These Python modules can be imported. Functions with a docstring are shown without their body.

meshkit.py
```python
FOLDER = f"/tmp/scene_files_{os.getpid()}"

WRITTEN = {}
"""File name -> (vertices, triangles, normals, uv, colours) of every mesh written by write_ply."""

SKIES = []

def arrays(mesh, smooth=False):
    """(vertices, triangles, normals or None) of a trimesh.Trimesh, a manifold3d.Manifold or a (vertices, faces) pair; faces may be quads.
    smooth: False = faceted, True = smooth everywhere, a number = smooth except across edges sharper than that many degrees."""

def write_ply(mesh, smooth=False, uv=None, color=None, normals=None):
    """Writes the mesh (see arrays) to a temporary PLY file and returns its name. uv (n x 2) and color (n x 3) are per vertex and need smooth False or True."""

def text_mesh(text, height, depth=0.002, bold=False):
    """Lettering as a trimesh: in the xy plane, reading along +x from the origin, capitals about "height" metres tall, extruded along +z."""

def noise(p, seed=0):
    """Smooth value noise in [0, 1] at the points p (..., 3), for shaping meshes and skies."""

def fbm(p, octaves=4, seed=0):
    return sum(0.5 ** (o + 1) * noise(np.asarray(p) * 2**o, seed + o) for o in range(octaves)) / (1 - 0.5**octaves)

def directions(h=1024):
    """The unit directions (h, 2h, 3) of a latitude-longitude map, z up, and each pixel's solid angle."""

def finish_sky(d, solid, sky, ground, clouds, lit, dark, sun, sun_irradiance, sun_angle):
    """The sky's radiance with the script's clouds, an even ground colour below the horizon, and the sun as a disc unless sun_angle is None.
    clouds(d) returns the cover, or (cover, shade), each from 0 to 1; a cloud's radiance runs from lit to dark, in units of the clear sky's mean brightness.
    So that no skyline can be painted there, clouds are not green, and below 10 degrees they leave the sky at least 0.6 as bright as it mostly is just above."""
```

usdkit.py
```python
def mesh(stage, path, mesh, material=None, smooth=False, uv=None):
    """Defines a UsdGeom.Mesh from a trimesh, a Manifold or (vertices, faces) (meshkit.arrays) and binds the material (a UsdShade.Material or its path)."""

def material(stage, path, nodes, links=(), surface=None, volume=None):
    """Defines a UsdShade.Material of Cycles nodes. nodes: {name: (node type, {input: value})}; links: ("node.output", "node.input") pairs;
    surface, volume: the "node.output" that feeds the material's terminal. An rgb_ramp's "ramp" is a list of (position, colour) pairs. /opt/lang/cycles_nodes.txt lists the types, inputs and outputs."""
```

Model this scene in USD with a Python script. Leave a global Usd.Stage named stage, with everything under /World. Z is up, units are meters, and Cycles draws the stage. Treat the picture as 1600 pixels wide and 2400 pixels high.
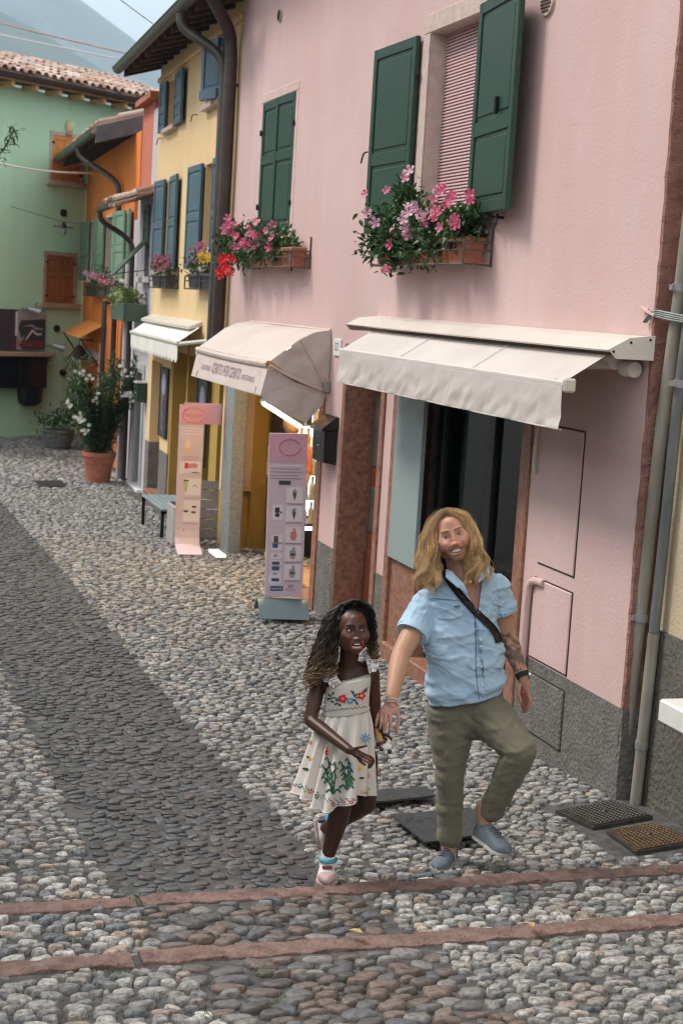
import math, random
import numpy as np, trimesh, manifold3d, usdkit, meshkit
from pxr import Usd, UsdGeom, UsdLux, UsdShade, Gf, Sdf, Vt
from scipy.spatial import Voronoi, cKDTree
from shapely.geometry import Polygon, box as rect
from shapely.ops import unary_union

rng = np.random.default_rng(7)
random.seed(7)
stage = Usd.Stage.CreateInMemory()
W = UsdGeom.Xform.Define(stage, '/World')
stage.SetDefaultPrim(W.GetPrim())
UsdGeom.Scope.Define(stage, '/World/Looks')

# ------------------------------------------------------------------ camera, sky, sun
cam = UsdGeom.Camera.Define(stage, '/World/camera')
R_, U_, F_ = (np.array(v) for v in ((.95198503, -.3004369, .05884023), (-.01626039, .1423057, .98968919), (.30571245, .94312606, -.13058767)))
m4 = np.eye(4); m4[0, :3], m4[1, :3], m4[2, :3], m4[3, :3] = R_, U_, -F_, (0, 0, 2.75)
cam.AddTransformOp().Set(Gf.Matrix4d(*m4.ravel().tolist()))
cam.CreateHorizontalApertureAttr(24.0); cam.CreateVerticalApertureAttr(36.0); cam.CreateFocalLengthAttr(55.5)
cam.CreateFStopAttr(5.0); cam.CreateFocusDistanceAttr(7.7)
cam.CreateExposureAttr(1.08)
SUN_EL, SUN_AZ = math.radians(52), math.radians(-62)          # azimuth = atan2(x, y) of the direction towards the sun
dome = UsdLux.DomeLight.Define(stage, '/World/sky')
dome.GetPrim().SetCustomDataByKey('kind', 'structure')
skymat = usdkit.material(stage, '/World/Looks/sky', {
    'sky': ('sky_texture', {'sky_type': 'single_scattering', 'sun_disc': False, 'sun_elevation': SUN_EL, 'sun_rotation': SUN_AZ, 'aerosol_density': 2.0}),
    'tc': ('texture_coordinate', {}), 'n': ('noise_texture', {'scale': 2.2, 'detail': 6.0, 'roughness': .55}),
    'cr': ('rgb_ramp', {'ramp': [(.25, (.86, .86, .86)), (.7, (1, 1, 1))]}),
    'bw': ('rgb_to_bw', {}), 
    'mx': ('mix', {'mix_type': 'mix', 'color2': (13.5, 13.3, 13.2)}),
    'bg': ('background_shader', {'strength': .062})},
    [('tc.generated', 'n.vector'), ('n.fac', 'cr.fac'), ('cr.color', 'bw.color'), ('bw.val', 'mx.fac'), ('sky.color', 'mx.color1'), ('mx.color', 'bg.color')], surface='bg.background')
UsdShade.MaterialBindingAPI.Apply(dome.GetPrim()).Bind(skymat)
sun = UsdLux.DistantLight.Define(stage, '/World/sun')
sun.CreateNormalizeAttr(True); sun.CreateIntensityAttr(.5); sun.CreateAngleAttr(16.0); sun.CreateColorAttr(Gf.Vec3f(1, .92, .82))
sun.AddRotateXYZOp().Set(Gf.Vec3f(90 - math.degrees(SUN_EL), 0, 180 - math.degrees(SUN_AZ)))

# ------------------------------------------------------------------ materials
MATS = {}
def mat(name, nodes, links=(), surface='p.BSDF', volume=None):
    MATS[name] = usdkit.material(stage, '/World/Looks/' + name, nodes, links, surface, volume)
    return name
def plain(name, c, rough=.6, metal=0., spec=.5, bump=0., bscale=60., c2=None, nscale=6., detail=3., lo=.35, hi=.65, stretch=None, **kw):
    """A principled material: colour varied by noise between c and c2, fine relief by bump."""
    n = {'g': ('geometry', {}), 'p': ('principled_bsdf', dict(roughness=rough, metallic=metal, specular_ior_level=spec, base_color=c, **kw))}
    L, vec = [], 'g.position'
    if stretch:
        n['mp'] = ('mapping', {'scale': stretch}); L.append(('g.position', 'mp.vector')); vec = 'mp.vector'
    if c2 is not None:
        n['n'] = ('noise_texture', {'scale': nscale, 'detail': detail, 'roughness': .6}); n['r'] = ('rgb_ramp', {'ramp': [(lo, c), (hi, c2)]})
        L += [(vec, 'n.vector'), ('n.fac', 'r.fac'), ('r.color', 'p.base_color')]
    if bump:
        n['bn'] = ('noise_texture', {'scale': bscale, 'detail': 4.0, 'roughness': .6}); n['b'] = ('bump', {'strength': bump, 'distance': .02})
        L += [('g.position', 'bn.vector'), ('bn.fac', 'b.height'), ('b.normal', 'p.normal')]
    return mat(name, n, L)
def plaster(name, a, b, c, rough=.9, streak=(2.5, 2.5, .35), bump=.25, bscale=45., big=.5):
    """Lime plaster: broad cloudy tone, soft vertical rain streaks and a trowelled relief."""
    return mat(name, {'g': ('geometry', {}), 'n1': ('noise_texture', {'scale': big, 'detail': 5.0, 'roughness': .6}), 'mp': ('mapping', {'scale': streak}),
        'n2': ('noise_texture', {'scale': 1.6, 'detail': 4.0, 'roughness': .6}), 'r1': ('rgb_ramp', {'ramp': [(.3, a), (.72, b)]}), 'r2': ('rgb_ramp', {'ramp': [(.35, (0, 0, 0)), (.75, (.6, .6, .6))]}),
        'mx': ('mix', {'mix_type': 'mix', 'color2': c}), 'bw': ('rgb_to_bw', {}), 'n3': ('noise_texture', {'scale': bscale, 'detail': 5.0}), 'b': ('bump', {'strength': bump, 'distance': .015}),
        'p': ('principled_bsdf', {'roughness': rough, 'specular_ior_level': .25})},
        [('g.position', 'n1.vector'), ('n1.fac', 'r1.fac'), ('g.position', 'mp.vector'), ('mp.vector', 'n2.vector'), ('n2.fac', 'r2.fac'), ('r2.color', 'bw.color'), ('bw.val', 'mx.fac'), ('r1.color', 'mx.color1'),
         ('mx.color', 'p.base_color'), ('g.position', 'n3.vector'), ('n3.fac', 'b.height'), ('b.normal', 'p.normal')])
VARIANTS, RAMPS, LEAFY = {}, {}, {}
def ramp_at(name, t): return np.stack([np.interp(t, [q[0] for q in RAMPS[name]], [q[1][j] for q in RAMPS[name]]) for j in range(3)], -1)
def pieces(name, ramp, rough=.7, bump=.3, bscale=40., speck=.35, spec=.5, variants=9):
    """For many alike pieces: every piece takes its own tone from the ramp, with mottling."""
    RAMPS[name] = ramp
    if variants:
        mat(name + '_mixed', {'a': ('attribute', {'attribute': 'tint'}), 'g': ('geometry', {}), 'n': ('noise_texture', {'scale': bscale, 'detail': 5.0, 'roughness': .65}), 'nr': ('rgb_ramp', {'ramp': [(.3, (1 - speck,) * 3), (.7, (1 + speck * .6,) * 3)]}), 'mx': ('mix', {'mix_type': 'multiply', 'fac': 1.0}), 'b': ('bump', {'strength': bump, 'distance': .01}), 'p': ('principled_bsdf', {'roughness': rough, 'specular_ior_level': spec})},
            [('g.position', 'n.vector'), ('n.fac', 'nr.fac'), ('a.color', 'mx.color1'), ('nr.color', 'mx.color2'), ('mx.color', 'p.base_color'), ('n.fac', 'b.height'), ('b.normal', 'p.normal')])
        VARIANTS[name] = [pieces(f'{name}_{k}', [(0, q[1]), (1, tuple(x * 1.15 for x in q[1]))], rough, bump, bscale, speck, spec, 0) for k, q in enumerate(ramp)]
    return mat(name, {'g': ('geometry', {}), 'oi': ('object_info', {}), 'ad': ('math', {'math_type': 'add'}), 'fr': ('math', {'math_type': 'fraction'}), 'r': ('rgb_ramp', {'ramp': ramp}),
        'n': ('noise_texture', {'scale': bscale, 'detail': 5.0, 'roughness': .65}), 'nr': ('rgb_ramp', {'ramp': [(.3, (1 - speck,) * 3), (.7, (1 + speck * .6,) * 3)]}), 'mx': ('mix', {'mix_type': 'multiply', 'fac': 1.0}),
        'b': ('bump', {'strength': bump, 'distance': .01}), 'p': ('principled_bsdf', {'roughness': rough, 'specular_ior_level': spec})},
        [('g.random_per_island', 'ad.value1'), ('oi.random', 'ad.value2'), ('ad.value', 'fr.value1'), ('fr.value', 'r.fac'), ('g.position', 'n.vector'), ('n.fac', 'nr.fac'), ('r.color', 'mx.color1'), ('nr.color', 'mx.color2'),
         ('mx.color', 'p.base_color'), ('n.fac', 'b.height'), ('b.normal', 'p.normal')])
def glow(name, c, s):
    return mat(name, {'e': ('emission', {'color': c, 'strength': s})}, surface='e.emission')
def leafy(name, c, c2, trans=.35, rough=.45):
    LEAFY[name] = (np.array(c), np.array(c2))
    return mat(name, {'a': ('attribute', {'attribute': 'tint'}), 'p': ('principled_bsdf', {'roughness': rough}), 't': ('translucent_bsdf', {}), 'm': ('mix_closure', {'fac': trans})},
        [('a.color', 'p.base_color'), ('a.color', 't.color'), ('p.BSDF', 'm.closure1'), ('t.BSDF', 'm.closure2')], surface='m.closure')
def tinted(name, rough=.55, bump=0., bscale=200., spec=.4, sss=0., radius=(1, .35, .2), sheen=0., var=.08):
    """Colour taken from the mesh's own tint (dyed cloth, skin), with fine mottling."""
    n = {'a': ('attribute', {'attribute': 'tint'}), 'g': ('geometry', {}), 'n': ('noise_texture', {'scale': bscale, 'detail': 3.0}), 'nr': ('rgb_ramp', {'ramp': [(.3, (1 - var,) * 3), (.7, (1 + var,) * 3)]}),
         'mx': ('mix', {'mix_type': 'multiply', 'fac': 1.0}), 'p': ('principled_bsdf', {'roughness': rough, 'specular_ior_level': spec, 'subsurface_weight': sss, 'subsurface_radius': radius, 'subsurface_scale': .006, 'sheen_weight': sheen})}
    L = [('g.position', 'n.vector'), ('n.fac', 'nr.fac'), ('a.color', 'mx.color1'), ('nr.color', 'mx.color2'), ('mx.color', 'p.base_color')]
    if bump:
        n['b'] = ('bump', {'strength': bump, 'distance': .002}); L += [('n.fac', 'b.height'), ('b.normal', 'p.normal')]
    return mat(name, n, L)

plaster('pink_plaster', (.56, .395, .38), (.645, .485, .468), (.575, .375, .338))
plaster('yellow_plaster', (.70, .51, .27), (.76, .57, .33), (.66, .45, .21))
plaster('orange_plaster', (.78, .225, .05), (.83, .27, .065), (.70, .18, .04))
plaster('salmon_plaster', (.52, .17, .11), (.58, .21, .14), (.44, .13, .08))
plaster('lilac_plaster', (.50, .45, .48), (.58, .53, .55), (.40, .36, .37))
plaster('green_plaster', (.50, .75, .52), (.56, .81, .58), (.44, .69, .46))
plaster('beige_plaster', (.56, .46, .31), (.62, .52, .36), (.46, .36, .24), bump=.5)
plaster('far_plaster', (.42, .42, .43), (.5, .5, .5), (.38, .38, .38))
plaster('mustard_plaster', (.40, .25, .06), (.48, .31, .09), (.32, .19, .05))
plaster('warm_ceiling', (.6, .5, .3), (.66, .55, .35), (.55, .45, .25))
def render_mat(name, a, b, bs=38., st=1.2):
    return mat(name, {'g': ('geometry', {}), 'n1': ('noise_texture', {'scale': 7.0, 'detail': 6.0, 'roughness': .7}), 'r': ('rgb_ramp', {'ramp': [(.3, a), (.7, b)]}), 'v': ('voronoi_texture', {'scale': bs}), 'n2': ('noise_texture', {'scale': bs * 1.5, 'detail': 5.0, 'roughness': .7}),
        'ad': ('math', {'math_type': 'multiply_add', 'value2': .5}), 'b': ('bump', {'strength': st, 'distance': .035}), 'p': ('principled_bsdf', {'roughness': .95, 'specular_ior_level': .2})},
        [('g.position', 'n1.vector'), ('n1.fac', 'r.fac'), ('r.color', 'p.base_color'), ('g.position', 'v.vector'), ('g.position', 'n2.vector'), ('v.distance', 'ad.value1'), ('n2.fac', 'ad.value3'), ('ad.value', 'b.height'), ('b.normal', 'p.normal')])
render_mat('rough_render', (.20, .195, .18), (.33, .32, .30))
render_mat('pebble_render', (.19, .18, .16), (.30, .285, .25), bs=26., st=1.6)
render_mat('corner_render', (.30, .15, .12), (.40, .21, .17), bs=14., st=1.2)  # rough end of the pink wall; its shade is put into the darker colour
plain('mortar', (.055, .054, .053), .95, c2=(.125, .123, .12), nscale=9., bump=.8, bscale=90.)
plain('earth', (.12, .11, .10), .95, c2=(.18, .17, .15))
pieces('light_stone', [(0, (.13, .137, .145)), (.12, (.27, .262, .25)), (.24, (.19, .197, .205)), (.36, (.37, .36, .34)), (.46, (.22, .215, .205)), (.56, (.44, .43, .41)), (.66, (.28, .25, .215)), (.74, (.165, .178, .185)), (.82, (.40, .39, .37)), (.9, (.25, .248, .245)), (.95, (.34, .27, .22)), (1, (.47, .46, .445))], .62, 1., 42., .75, .35)
pieces('dark_stone', [(0, (.050, .051, .055)), (.3, (.080, .080, .082)), (.55, (.062, .060, .060)), (.75, (.105, .104, .106)), (.9, (.085, .072, .068)), (1, (.072, .076, .084))], .45, .5, 55., .42, .5)
pieces('brown_stone', [(0, (.085, .077, .074)), (.2, (.125, .10, .088)), (.4, (.12, .117, .117)), (.55, (.145, .108, .092)), (.7, (.10, .10, .108)), (.85, (.16, .125, .11)), (1, (.19, .18, .172))], .55, .6, 45., .5, .5)
plain('red_kerb', (.13, .078, .063), .8, c2=(.25, .16, .135), nscale=14., bump=1., bscale=50., detail=6.)
plain('red_marble', (.20, .085, .05), .45, c2=(.36, .185, .125), nscale=20., bump=.15, bscale=70., detail=6.)
plain('pale_stone', (.50, .38, .32), .8, c2=(.58, .47, .41), nscale=12., bump=.3, bscale=60.)
plain('pinkish_stone', (.54, .39, .35), .8, c2=(.62, .47, .43), nscale=9., bump=.3, bscale=60.)
plain('tan_stone', (.40, .25, .17), .8, c2=(.52, .35, .25), nscale=14., bump=.4, bscale=50.)
plain('granite', (.18, .205, .22), .2, c2=(.35, .38, .39), nscale=70., detail=8., spec=.6)  # grey speckle paints in the cobbles mirrored by the shop glass
plain('green_paint', (.006, .036, .018), .42, bump=.08, bscale=25., c2=(.009, .047, .025), nscale=5., stretch=(9, 9, .8))
plain('sage_paint', (.16, .26, .18), .5, c2=(.20, .31, .22), nscale=5.)
plain('dark_sage', (.045, .085, .06), .5, c2=(.06, .10, .07), nscale=5.)
plain('blue_paint', (.05, .095, .13), .45, c2=(.07, .12, .165), nscale=5., stretch=(9, 9, .8))
plain('orange_wood', (.62, .25, .045), .5, c2=(.70, .31, .06), nscale=6., stretch=(9, 9, .6))
plain('brown_wood', (.27, .085, .022), .5, c2=(.36, .12, .035), nscale=6., stretch=(9, 9, .6))
plain('door_wood', (.10, .030, .014), .4, c2=(.20, .060, .022), nscale=6., stretch=(11, 11, .5))
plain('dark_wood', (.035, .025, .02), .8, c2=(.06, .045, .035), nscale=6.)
plain('dark_metal', (.02, .021, .022), .45, .3)
plain('black_metal', (.012, .012, .014), .4, .2)
plain('gutter_metal', (.085, .082, .07), .45, .5, c2=(.12, .115, .10), nscale=3.)
plain('brown_pipe', (.055, .036, .032), .4, .3, c2=(.08, .055, .048), nscale=2.5)
plain('grey_pipe', (.25, .23, .18), .4, .25, c2=(.36, .34, .29), nscale=2.2, stretch=(3, 3, .8))
plain('slate_pipe', (.11, .13, .14), .5, .3, c2=(.2, .21, .2), nscale=3., stretch=(3, 3, .8))
plain('zinc', (.36, .37, .37), .42, .6)
plain('cream_canvas', (.50, .455, .425), .85, c2=(.58, .54, .51), nscale=1.8, bump=.1, bscale=300., lo=.3, hi=.7)
plain('rose_canvas', (.54, .45, .41), .85, c2=(.60, .52, .48), nscale=1.6, bump=.1, bscale=300., lo=.3, hi=.7)
plain('white_canvas', (.68, .65, .59), .85, c2=(.74, .715, .66), nscale=2., bump=.1, bscale=300.)
plain('orange_canvas', (.82, .26, .055), .8, c2=(.85, .31, .07))
plain('cream_metal', (.60, .55, .49), .38, c2=(.66, .615, .56), nscale=2.)
plain('terracotta', (.33, .105, .06), .75, c2=(.42, .15, .09), nscale=8., bump=.2, bscale=70.)
plain('old_terracotta', (.20, .09, .06), .8, c2=(.30, .13, .08), nscale=12., bump=.2)
plain('purple_pot', (.045, .028, .05), .5)
plain('soil', (.03, .022, .016), .95, bump=.8, bscale=90.)
pieces('roof_tile', [(0, (.32, .20, .15)), (.3, (.46, .33, .27)), (.5, (.26, .17, .13)), (.7, (.52, .40, .34)), (.85, (.38, .25, .19)), (1, (.44, .36, .31))], .9, .3, 30., .3, .2)
plain('slate_sheet', (.075, .075, .08), .5, .3, c2=(.10, .10, .105))
plain('soffit_wood', (.06, .04, .028), .85, c2=(.09, .065, .045), nscale=8.)
plain('rafter_wood', (.52, .30, .13), .7, c2=(.60, .38, .18), nscale=8.)
plain('pink_blind', (.58, .40, .40), .55)
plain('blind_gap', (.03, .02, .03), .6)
plain('steel_panel', (.27, .335, .335), .45, c2=(.30, .365, .365), nscale=1.)
plain('black_gloss', (.008, .008, .009), .15)
plain('white_paint', (.72, .71, .69), .6, c2=(.66, .65, .62), nscale=6.)
plain('grey_stone', (.34, .36, .35), .7, c2=(.42, .44, .43), nscale=5.)
plain('rust_iron', (.075, .045, .026), .65, .4, c2=(.14, .085, .045), nscale=18., bump=.2, detail=6.)
plain('dark_iron', (.05, .045, .042), .6, .5, c2=(.085, .075, .065), nscale=18.)
plain('rubber_mat', (.026, .030, .032), .55, c2=(.05, .055, .058), nscale=22., bump=.6, bscale=60.)
plain('wood_floor', (.42, .22, .08), .35, c2=(.50, .28, .11), nscale=4.)
plain('orange_trousers', (.62, .27, .02), .8, c2=(.68, .31, .03), nscale=9.)
plain('plastic_white', (.72, .72, .72), .35)
plain('bench_slat', (.22, .28, .31), .45, .2, c2=(.28, .34, .37))
plain('steel_blue', (.13, .175, .195), .4, .2)
plain('concrete', (.30, .29, .27), .9, c2=(.38, .37, .35), nscale=20., bump=.4)
plain('wicker', (.10, .105, .10), .8, c2=(.15, .15, .14), nscale=30., bump=.5)
plain('neon_paint', (.35, .75, .10), .6)
plain('weed', (.05, .11, .025), .6)
plain('dry_leaf', (.38, .26, .10), .7)
for n_, c_ in dict(print_pink=(.62, .30, .36), print_rose=(.66, .20, .24), print_white=(.72, .66, .68), print_dark=(.05, .045, .055), print_navy=(.03, .09, .17), print_red=(.60, .02, .03), print_cream=(.72, .60, .36), print_choc=(.14, .06, .045),
                   print_lime=(.42, .50, .18), print_grey=(.33, .31, .32), print_mauve=(.38, .24, .30), print_amber=(.75, .50, .05), print_violet=(.36, .34, .46), print_teal=(.1, .3, .3), print_coral=(.62, .22, .18)).items():
    plain(n_, c_, .5)
plain('totem_face', (.60, .47, .52), .45, c2=(.66, .53, .575), nscale=1.2)
plain('totem_pink', (.58, .30, .38), .45, c2=(.63, .36, .43), nscale=1.5)
plain('pillar_print', (.03, .03, .035), .4)
glow('tube_light', (1, .90, .66), 3.0)
glow('tube_cool', (1, .97, .86), 1.6)
glow('shop_lamp', (1, .74, .32), 36.0)
glow('fridge_light', (.85, 1, .92), .75)
leafy('green_leaf', (.022, .058, .018), (.055, .125, .035))
leafy('dark_leaf', (.028, .062, .022), (.07, .13, .045))
leafy('pale_leaf', (.20, .26, .09), (.32, .38, .15))
leafy('pink_petal', (.74, .10, .23), (.80, .22, .36), .3, .6)
leafy('light_petal', (.74, .30, .44), (.80, .50, .60), .3, .6)
leafy('red_petal', (.62, .01, .015), (.72, .02, .03), .3, .6)
leafy('white_petal', (.72, .70, .62), (.80, .79, .74), .3, .6)
leafy('yellow_petal', (.70, .40, .01), (.78, .50, .03), .3, .6)
leafy('mauve_petal', (.45, .10, .19), (.55, .18, .28), .3, .6)
mat('glass_dark', {'f': ('fresnel', {'IOR': 1.5}), 't': ('transparent_bsdf', {'color': (.55, .60, .60)}), 'g': ('glossy_bsdf', {'color': (.9, .95, .95), 'roughness': .03}), 'm': ('mix_closure', {})}, [('f.fac', 'm.fac'), ('t.BSDF', 'm.closure1'), ('g.BSDF', 'm.closure2')], surface='m.closure')
mat('pane', {'f': ('fresnel', {'IOR': 1.5}), 't': ('transparent_bsdf', {}), 'g': ('glossy_bsdf', {'roughness': .02}), 'm': ('mix_closure', {})}, [('f.fac', 'm.fac'), ('t.BSDF', 'm.closure1'), ('g.BSDF', 'm.closure2')], surface='m.closure')
mat('bottle_glass', {'g': ('geometry', {}), 'r': ('rgb_ramp', {'interpolate': False, 'ramp': [(0, (.5, .55, .5)), (.3, (.05, .2, .12)), (.5, (.6, .62, .6)), (.7, (.06, .05, .04)), (.85, (.5, .3, .2))]}), 'p': ('principled_bsdf', {'roughness': .12})}, [('g.random_per_island', 'r.fac'), ('r.color', 'p.base_color')])
tinted('skin', .5, .25, 260., .4, .12)
tinted('dark_skin', .42, .15, 260., .4, .06)
tinted('cloth', .85, .25, 900., .2, sheen=.15, var=.06)
tinted('shoe_mat', .55, .1, 500., .35)
tinted('hair_strand', .4, 0., 60., .35, var=.25)
plain('eye_white', (.72, .70, .68), .15); plain('iris_blue', (.05, .06, .06), .1); plain('iris_dark', (.008, .006, .005), .08); plain('teeth', (.60, .56, .49), .25); plain('brow_hair', (.22, .12, .06), .7); plain('strap_black', (.006, .006, .007), .75)
plain('gum', (.30, .06, .05), .4); plain('watch_silver', (.5, .5, .5), .2, .9); plain('wafer', (.52, .29, .10), .8, c2=(.60, .36, .14), nscale=60., bump=.5, bscale=160.); plain('ice_cream', (.76, .73, .70), .5, bump=.4, bscale=80.); plain('choc_ice', (.07, .028, .018), .5)
plain('braid_white', (.62, .55, .50), .7); plain('button_pearl', (.62, .68, .74), .25)

# ------------------------------------------------------------------ scene-tree helpers
USED = {}
def path_for(parent, name):
    k = (parent, name); n = USED.get(k, 0); USED[k] = n + 1
    return f'{parent}/{name}' + (f'_{n:03d}' if n else '')
def data(prim, **kw):
    for k, v in kw.items():
        if v: prim.SetCustomDataByKey(k, v)
class Thing:
    """A thing: an Xform at its base; add() makes a part (or a sub-part under a part) from a mesh given in world metres."""
    def __init__(self, name, label=None, cat=None, base=(0, 0, 0), group=None, kind=None):
        self.path = path_for('/World', name); self.base = np.array(base, float)
        x = UsdGeom.Xform.Define(stage, self.path); x.AddTranslateOp().Set(Gf.Vec3d(*self.base.tolist()))
        self.prim = x.GetPrim(); data(self.prim, label=label, category=cat, group=group, kind=kind)
    def add(self, name, mesh, material, smooth=False, parent=None, label=None, tint=None, kind=None):
        p = path_for(parent or self.path, name)
        if isinstance(mesh, (list,)): mesh = trimesh.util.concatenate(mesh)
        if hasattr(mesh, 'to_mesh') or isinstance(mesh, tuple):
            v, f, _ = meshkit.arrays(mesh); mesh = trimesh.Trimesh(v, f, process=False)
        m = mesh.copy(); m.apply_translation(-self.base)
        if material in LEAFY and tint is None:
            k = len(m.vertices) if name == 'blossom' else 7; c0, c1 = LEAFY[material]; u = rng.random((len(m.vertices) + k - 1) // k); tint = np.repeat(c0 + (c1 - c0) * u[:, None], k, 0)[:len(m.vertices)]
        g = usdkit.mesh(stage, p, m, MATS[material], smooth=smooth)
        if tint is not None:
            tint = np.asarray(tint); gp = np.array(g.GetPointsAttr().Get()); tint = tint[cKDTree(m.vertices).query(gp)[1]] if len(gp) != len(tint) else tint
            UsdGeom.PrimvarsAPI(g).CreatePrimvar('tint', Sdf.ValueTypeNames.Color3fArray, 'vertex').Set(Vt.Vec3fArray.FromNumpy(np.asarray(tint, np.float32)))
        data(g.GetPrim(), label=label, kind=kind)
        return p
    def curves(self, name, strands, widths, material, parent=None, label=None, tint=None):
        p = path_for(parent or self.path, name)
        c = UsdGeom.BasisCurves.Define(stage, p)
        pts = np.concatenate(strands) - self.base
        c.CreatePointsAttr(Vt.Vec3fArray.FromNumpy(pts.astype(np.float32))); c.CreateCurveVertexCountsAttr([len(s) for s in strands])
        c.CreateTypeAttr('linear'); c.CreateWidthsAttr(Vt.FloatArray.FromNumpy(np.concatenate(widths).astype(np.float32))); c.SetWidthsInterpolation('vertex')
        if tint is not None: UsdGeom.PrimvarsAPI(c).CreatePrimvar('tint', Sdf.ValueTypeNames.Color3fArray, 'vertex').Set(Vt.Vec3fArray.FromNumpy(np.concatenate(tint).astype(np.float32)))
        UsdShade.MaterialBindingAPI.Apply(c.GetPrim()).Bind(MATS[material]); data(c.GetPrim(), label=label)
        return p
def setting(name, mesh, material, smooth=False, kind='structure'):
    p = path_for('/World', name)
    g = usdkit.mesh(stage, p, mesh, MATS[material], smooth=smooth); data(g.GetPrim(), kind=kind)
    return p
def copy_of(src, name, loc, label, cat, group=None):
    """Another one of a thing: an instance that references the first with its parts."""
    p = path_for('/World', name); x = UsdGeom.Xform.Define(stage, p); x.AddTranslateOp().Set(Gf.Vec3d(*map(float, loc)))
    x.GetPrim().GetReferences().AddInternalReference(src.path); x.GetPrim().SetInstanceable(True); data(x.GetPrim(), label=label, category=cat, group=group)

# ------------------------------------------------------------------ shape helpers
cat_ = trimesh.util.concatenate
def bx(a0, a1, b0, b1, c0, c1, ch=0.):
    """Box, with chamfered edges when ch > 0."""
    if ch <= 0:
        m = trimesh.creation.box((a1 - a0, b1 - b0, c1 - c0)); m.apply_translation(((a0 + a1) / 2, (b0 + b1) / 2, (c0 + c1) / 2)); return m
    h = np.array((a1 - a0, b1 - b0, c1 - c0)) / 2; c = np.array((a0 + a1, b0 + b1, c0 + c1)) / 2; ch = min(ch, h.min() * .9)
    P = []
    for s in np.array(np.meshgrid((-1, 1), (-1, 1), (-1, 1))).reshape(3, -1).T:
        for k in range(3):
            q = s * (h - ch); q[k] = s[k] * h[k]; P.append(q + c)
    return trimesh.convex.convex_hull(np.array(P))
def tube(pts, r, n=10, cap=True):
    pts = np.asarray(pts, float); r = np.broadcast_to(np.asarray(r, float), (len(pts),))
    t = np.gradient(pts, axis=0); t /= np.linalg.norm(t, axis=1, keepdims=True) + 1e-12
    up = np.array((0, 0, 1.)) if abs(t[0, 2]) < .9 else np.array((1., 0, 0))
    a = np.cross(t[0], up); a /= np.linalg.norm(a); V = []
    for i in range(len(pts)):
        a = a - t[i] * (a @ t[i]); a /= np.linalg.norm(a) + 1e-12; b = np.cross(t[i], a)
        th = np.arange(n) * 2 * np.pi / n
        V.append(pts[i] + r[i] * (np.cos(th)[:, None] * a + np.sin(th)[:, None] * b))
    V = np.concatenate(V); F = []
    for i in range(len(pts) - 1):
        for j in range(n):
            p, q = i * n + j, i * n + (j + 1) % n
            F += [(p, q, q + n), (p, q + n, p + n)]
    if cap:
        V = np.vstack([V, pts[0], pts[-1]]); k = len(V) - 2
        for j in range(n):
            F.append((k, (j + 1) % n, j)); F.append((k + 1, (len(pts) - 1) * n + j, (len(pts) - 1) * n + (j + 1) % n))
    return trimesh.Trimesh(V, F, process=False)
def bend(pts, k=4):
    """Chaikin corner rounding of a polyline."""
    p = np.asarray(pts, float)
    for _ in range(k):
        q = [p[0]]
        for a, b in zip(p[:-1], p[1:]): q += [a * .75 + b * .25, a * .25 + b * .75]
        p = np.array(q + [p[-1]])
    return p
def lathe(profile, n=24, at=(0, 0, 0)):
    m = trimesh.creation.revolve(np.asarray(profile, float), sections=n); m.apply_translation(at); return m
def prism(poly, h0, h1):
    m = trimesh.creation.extrude_polygon(poly, h1 - h0, engine='earcut'); m.apply_translation((0, 0, h0)); return m
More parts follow.
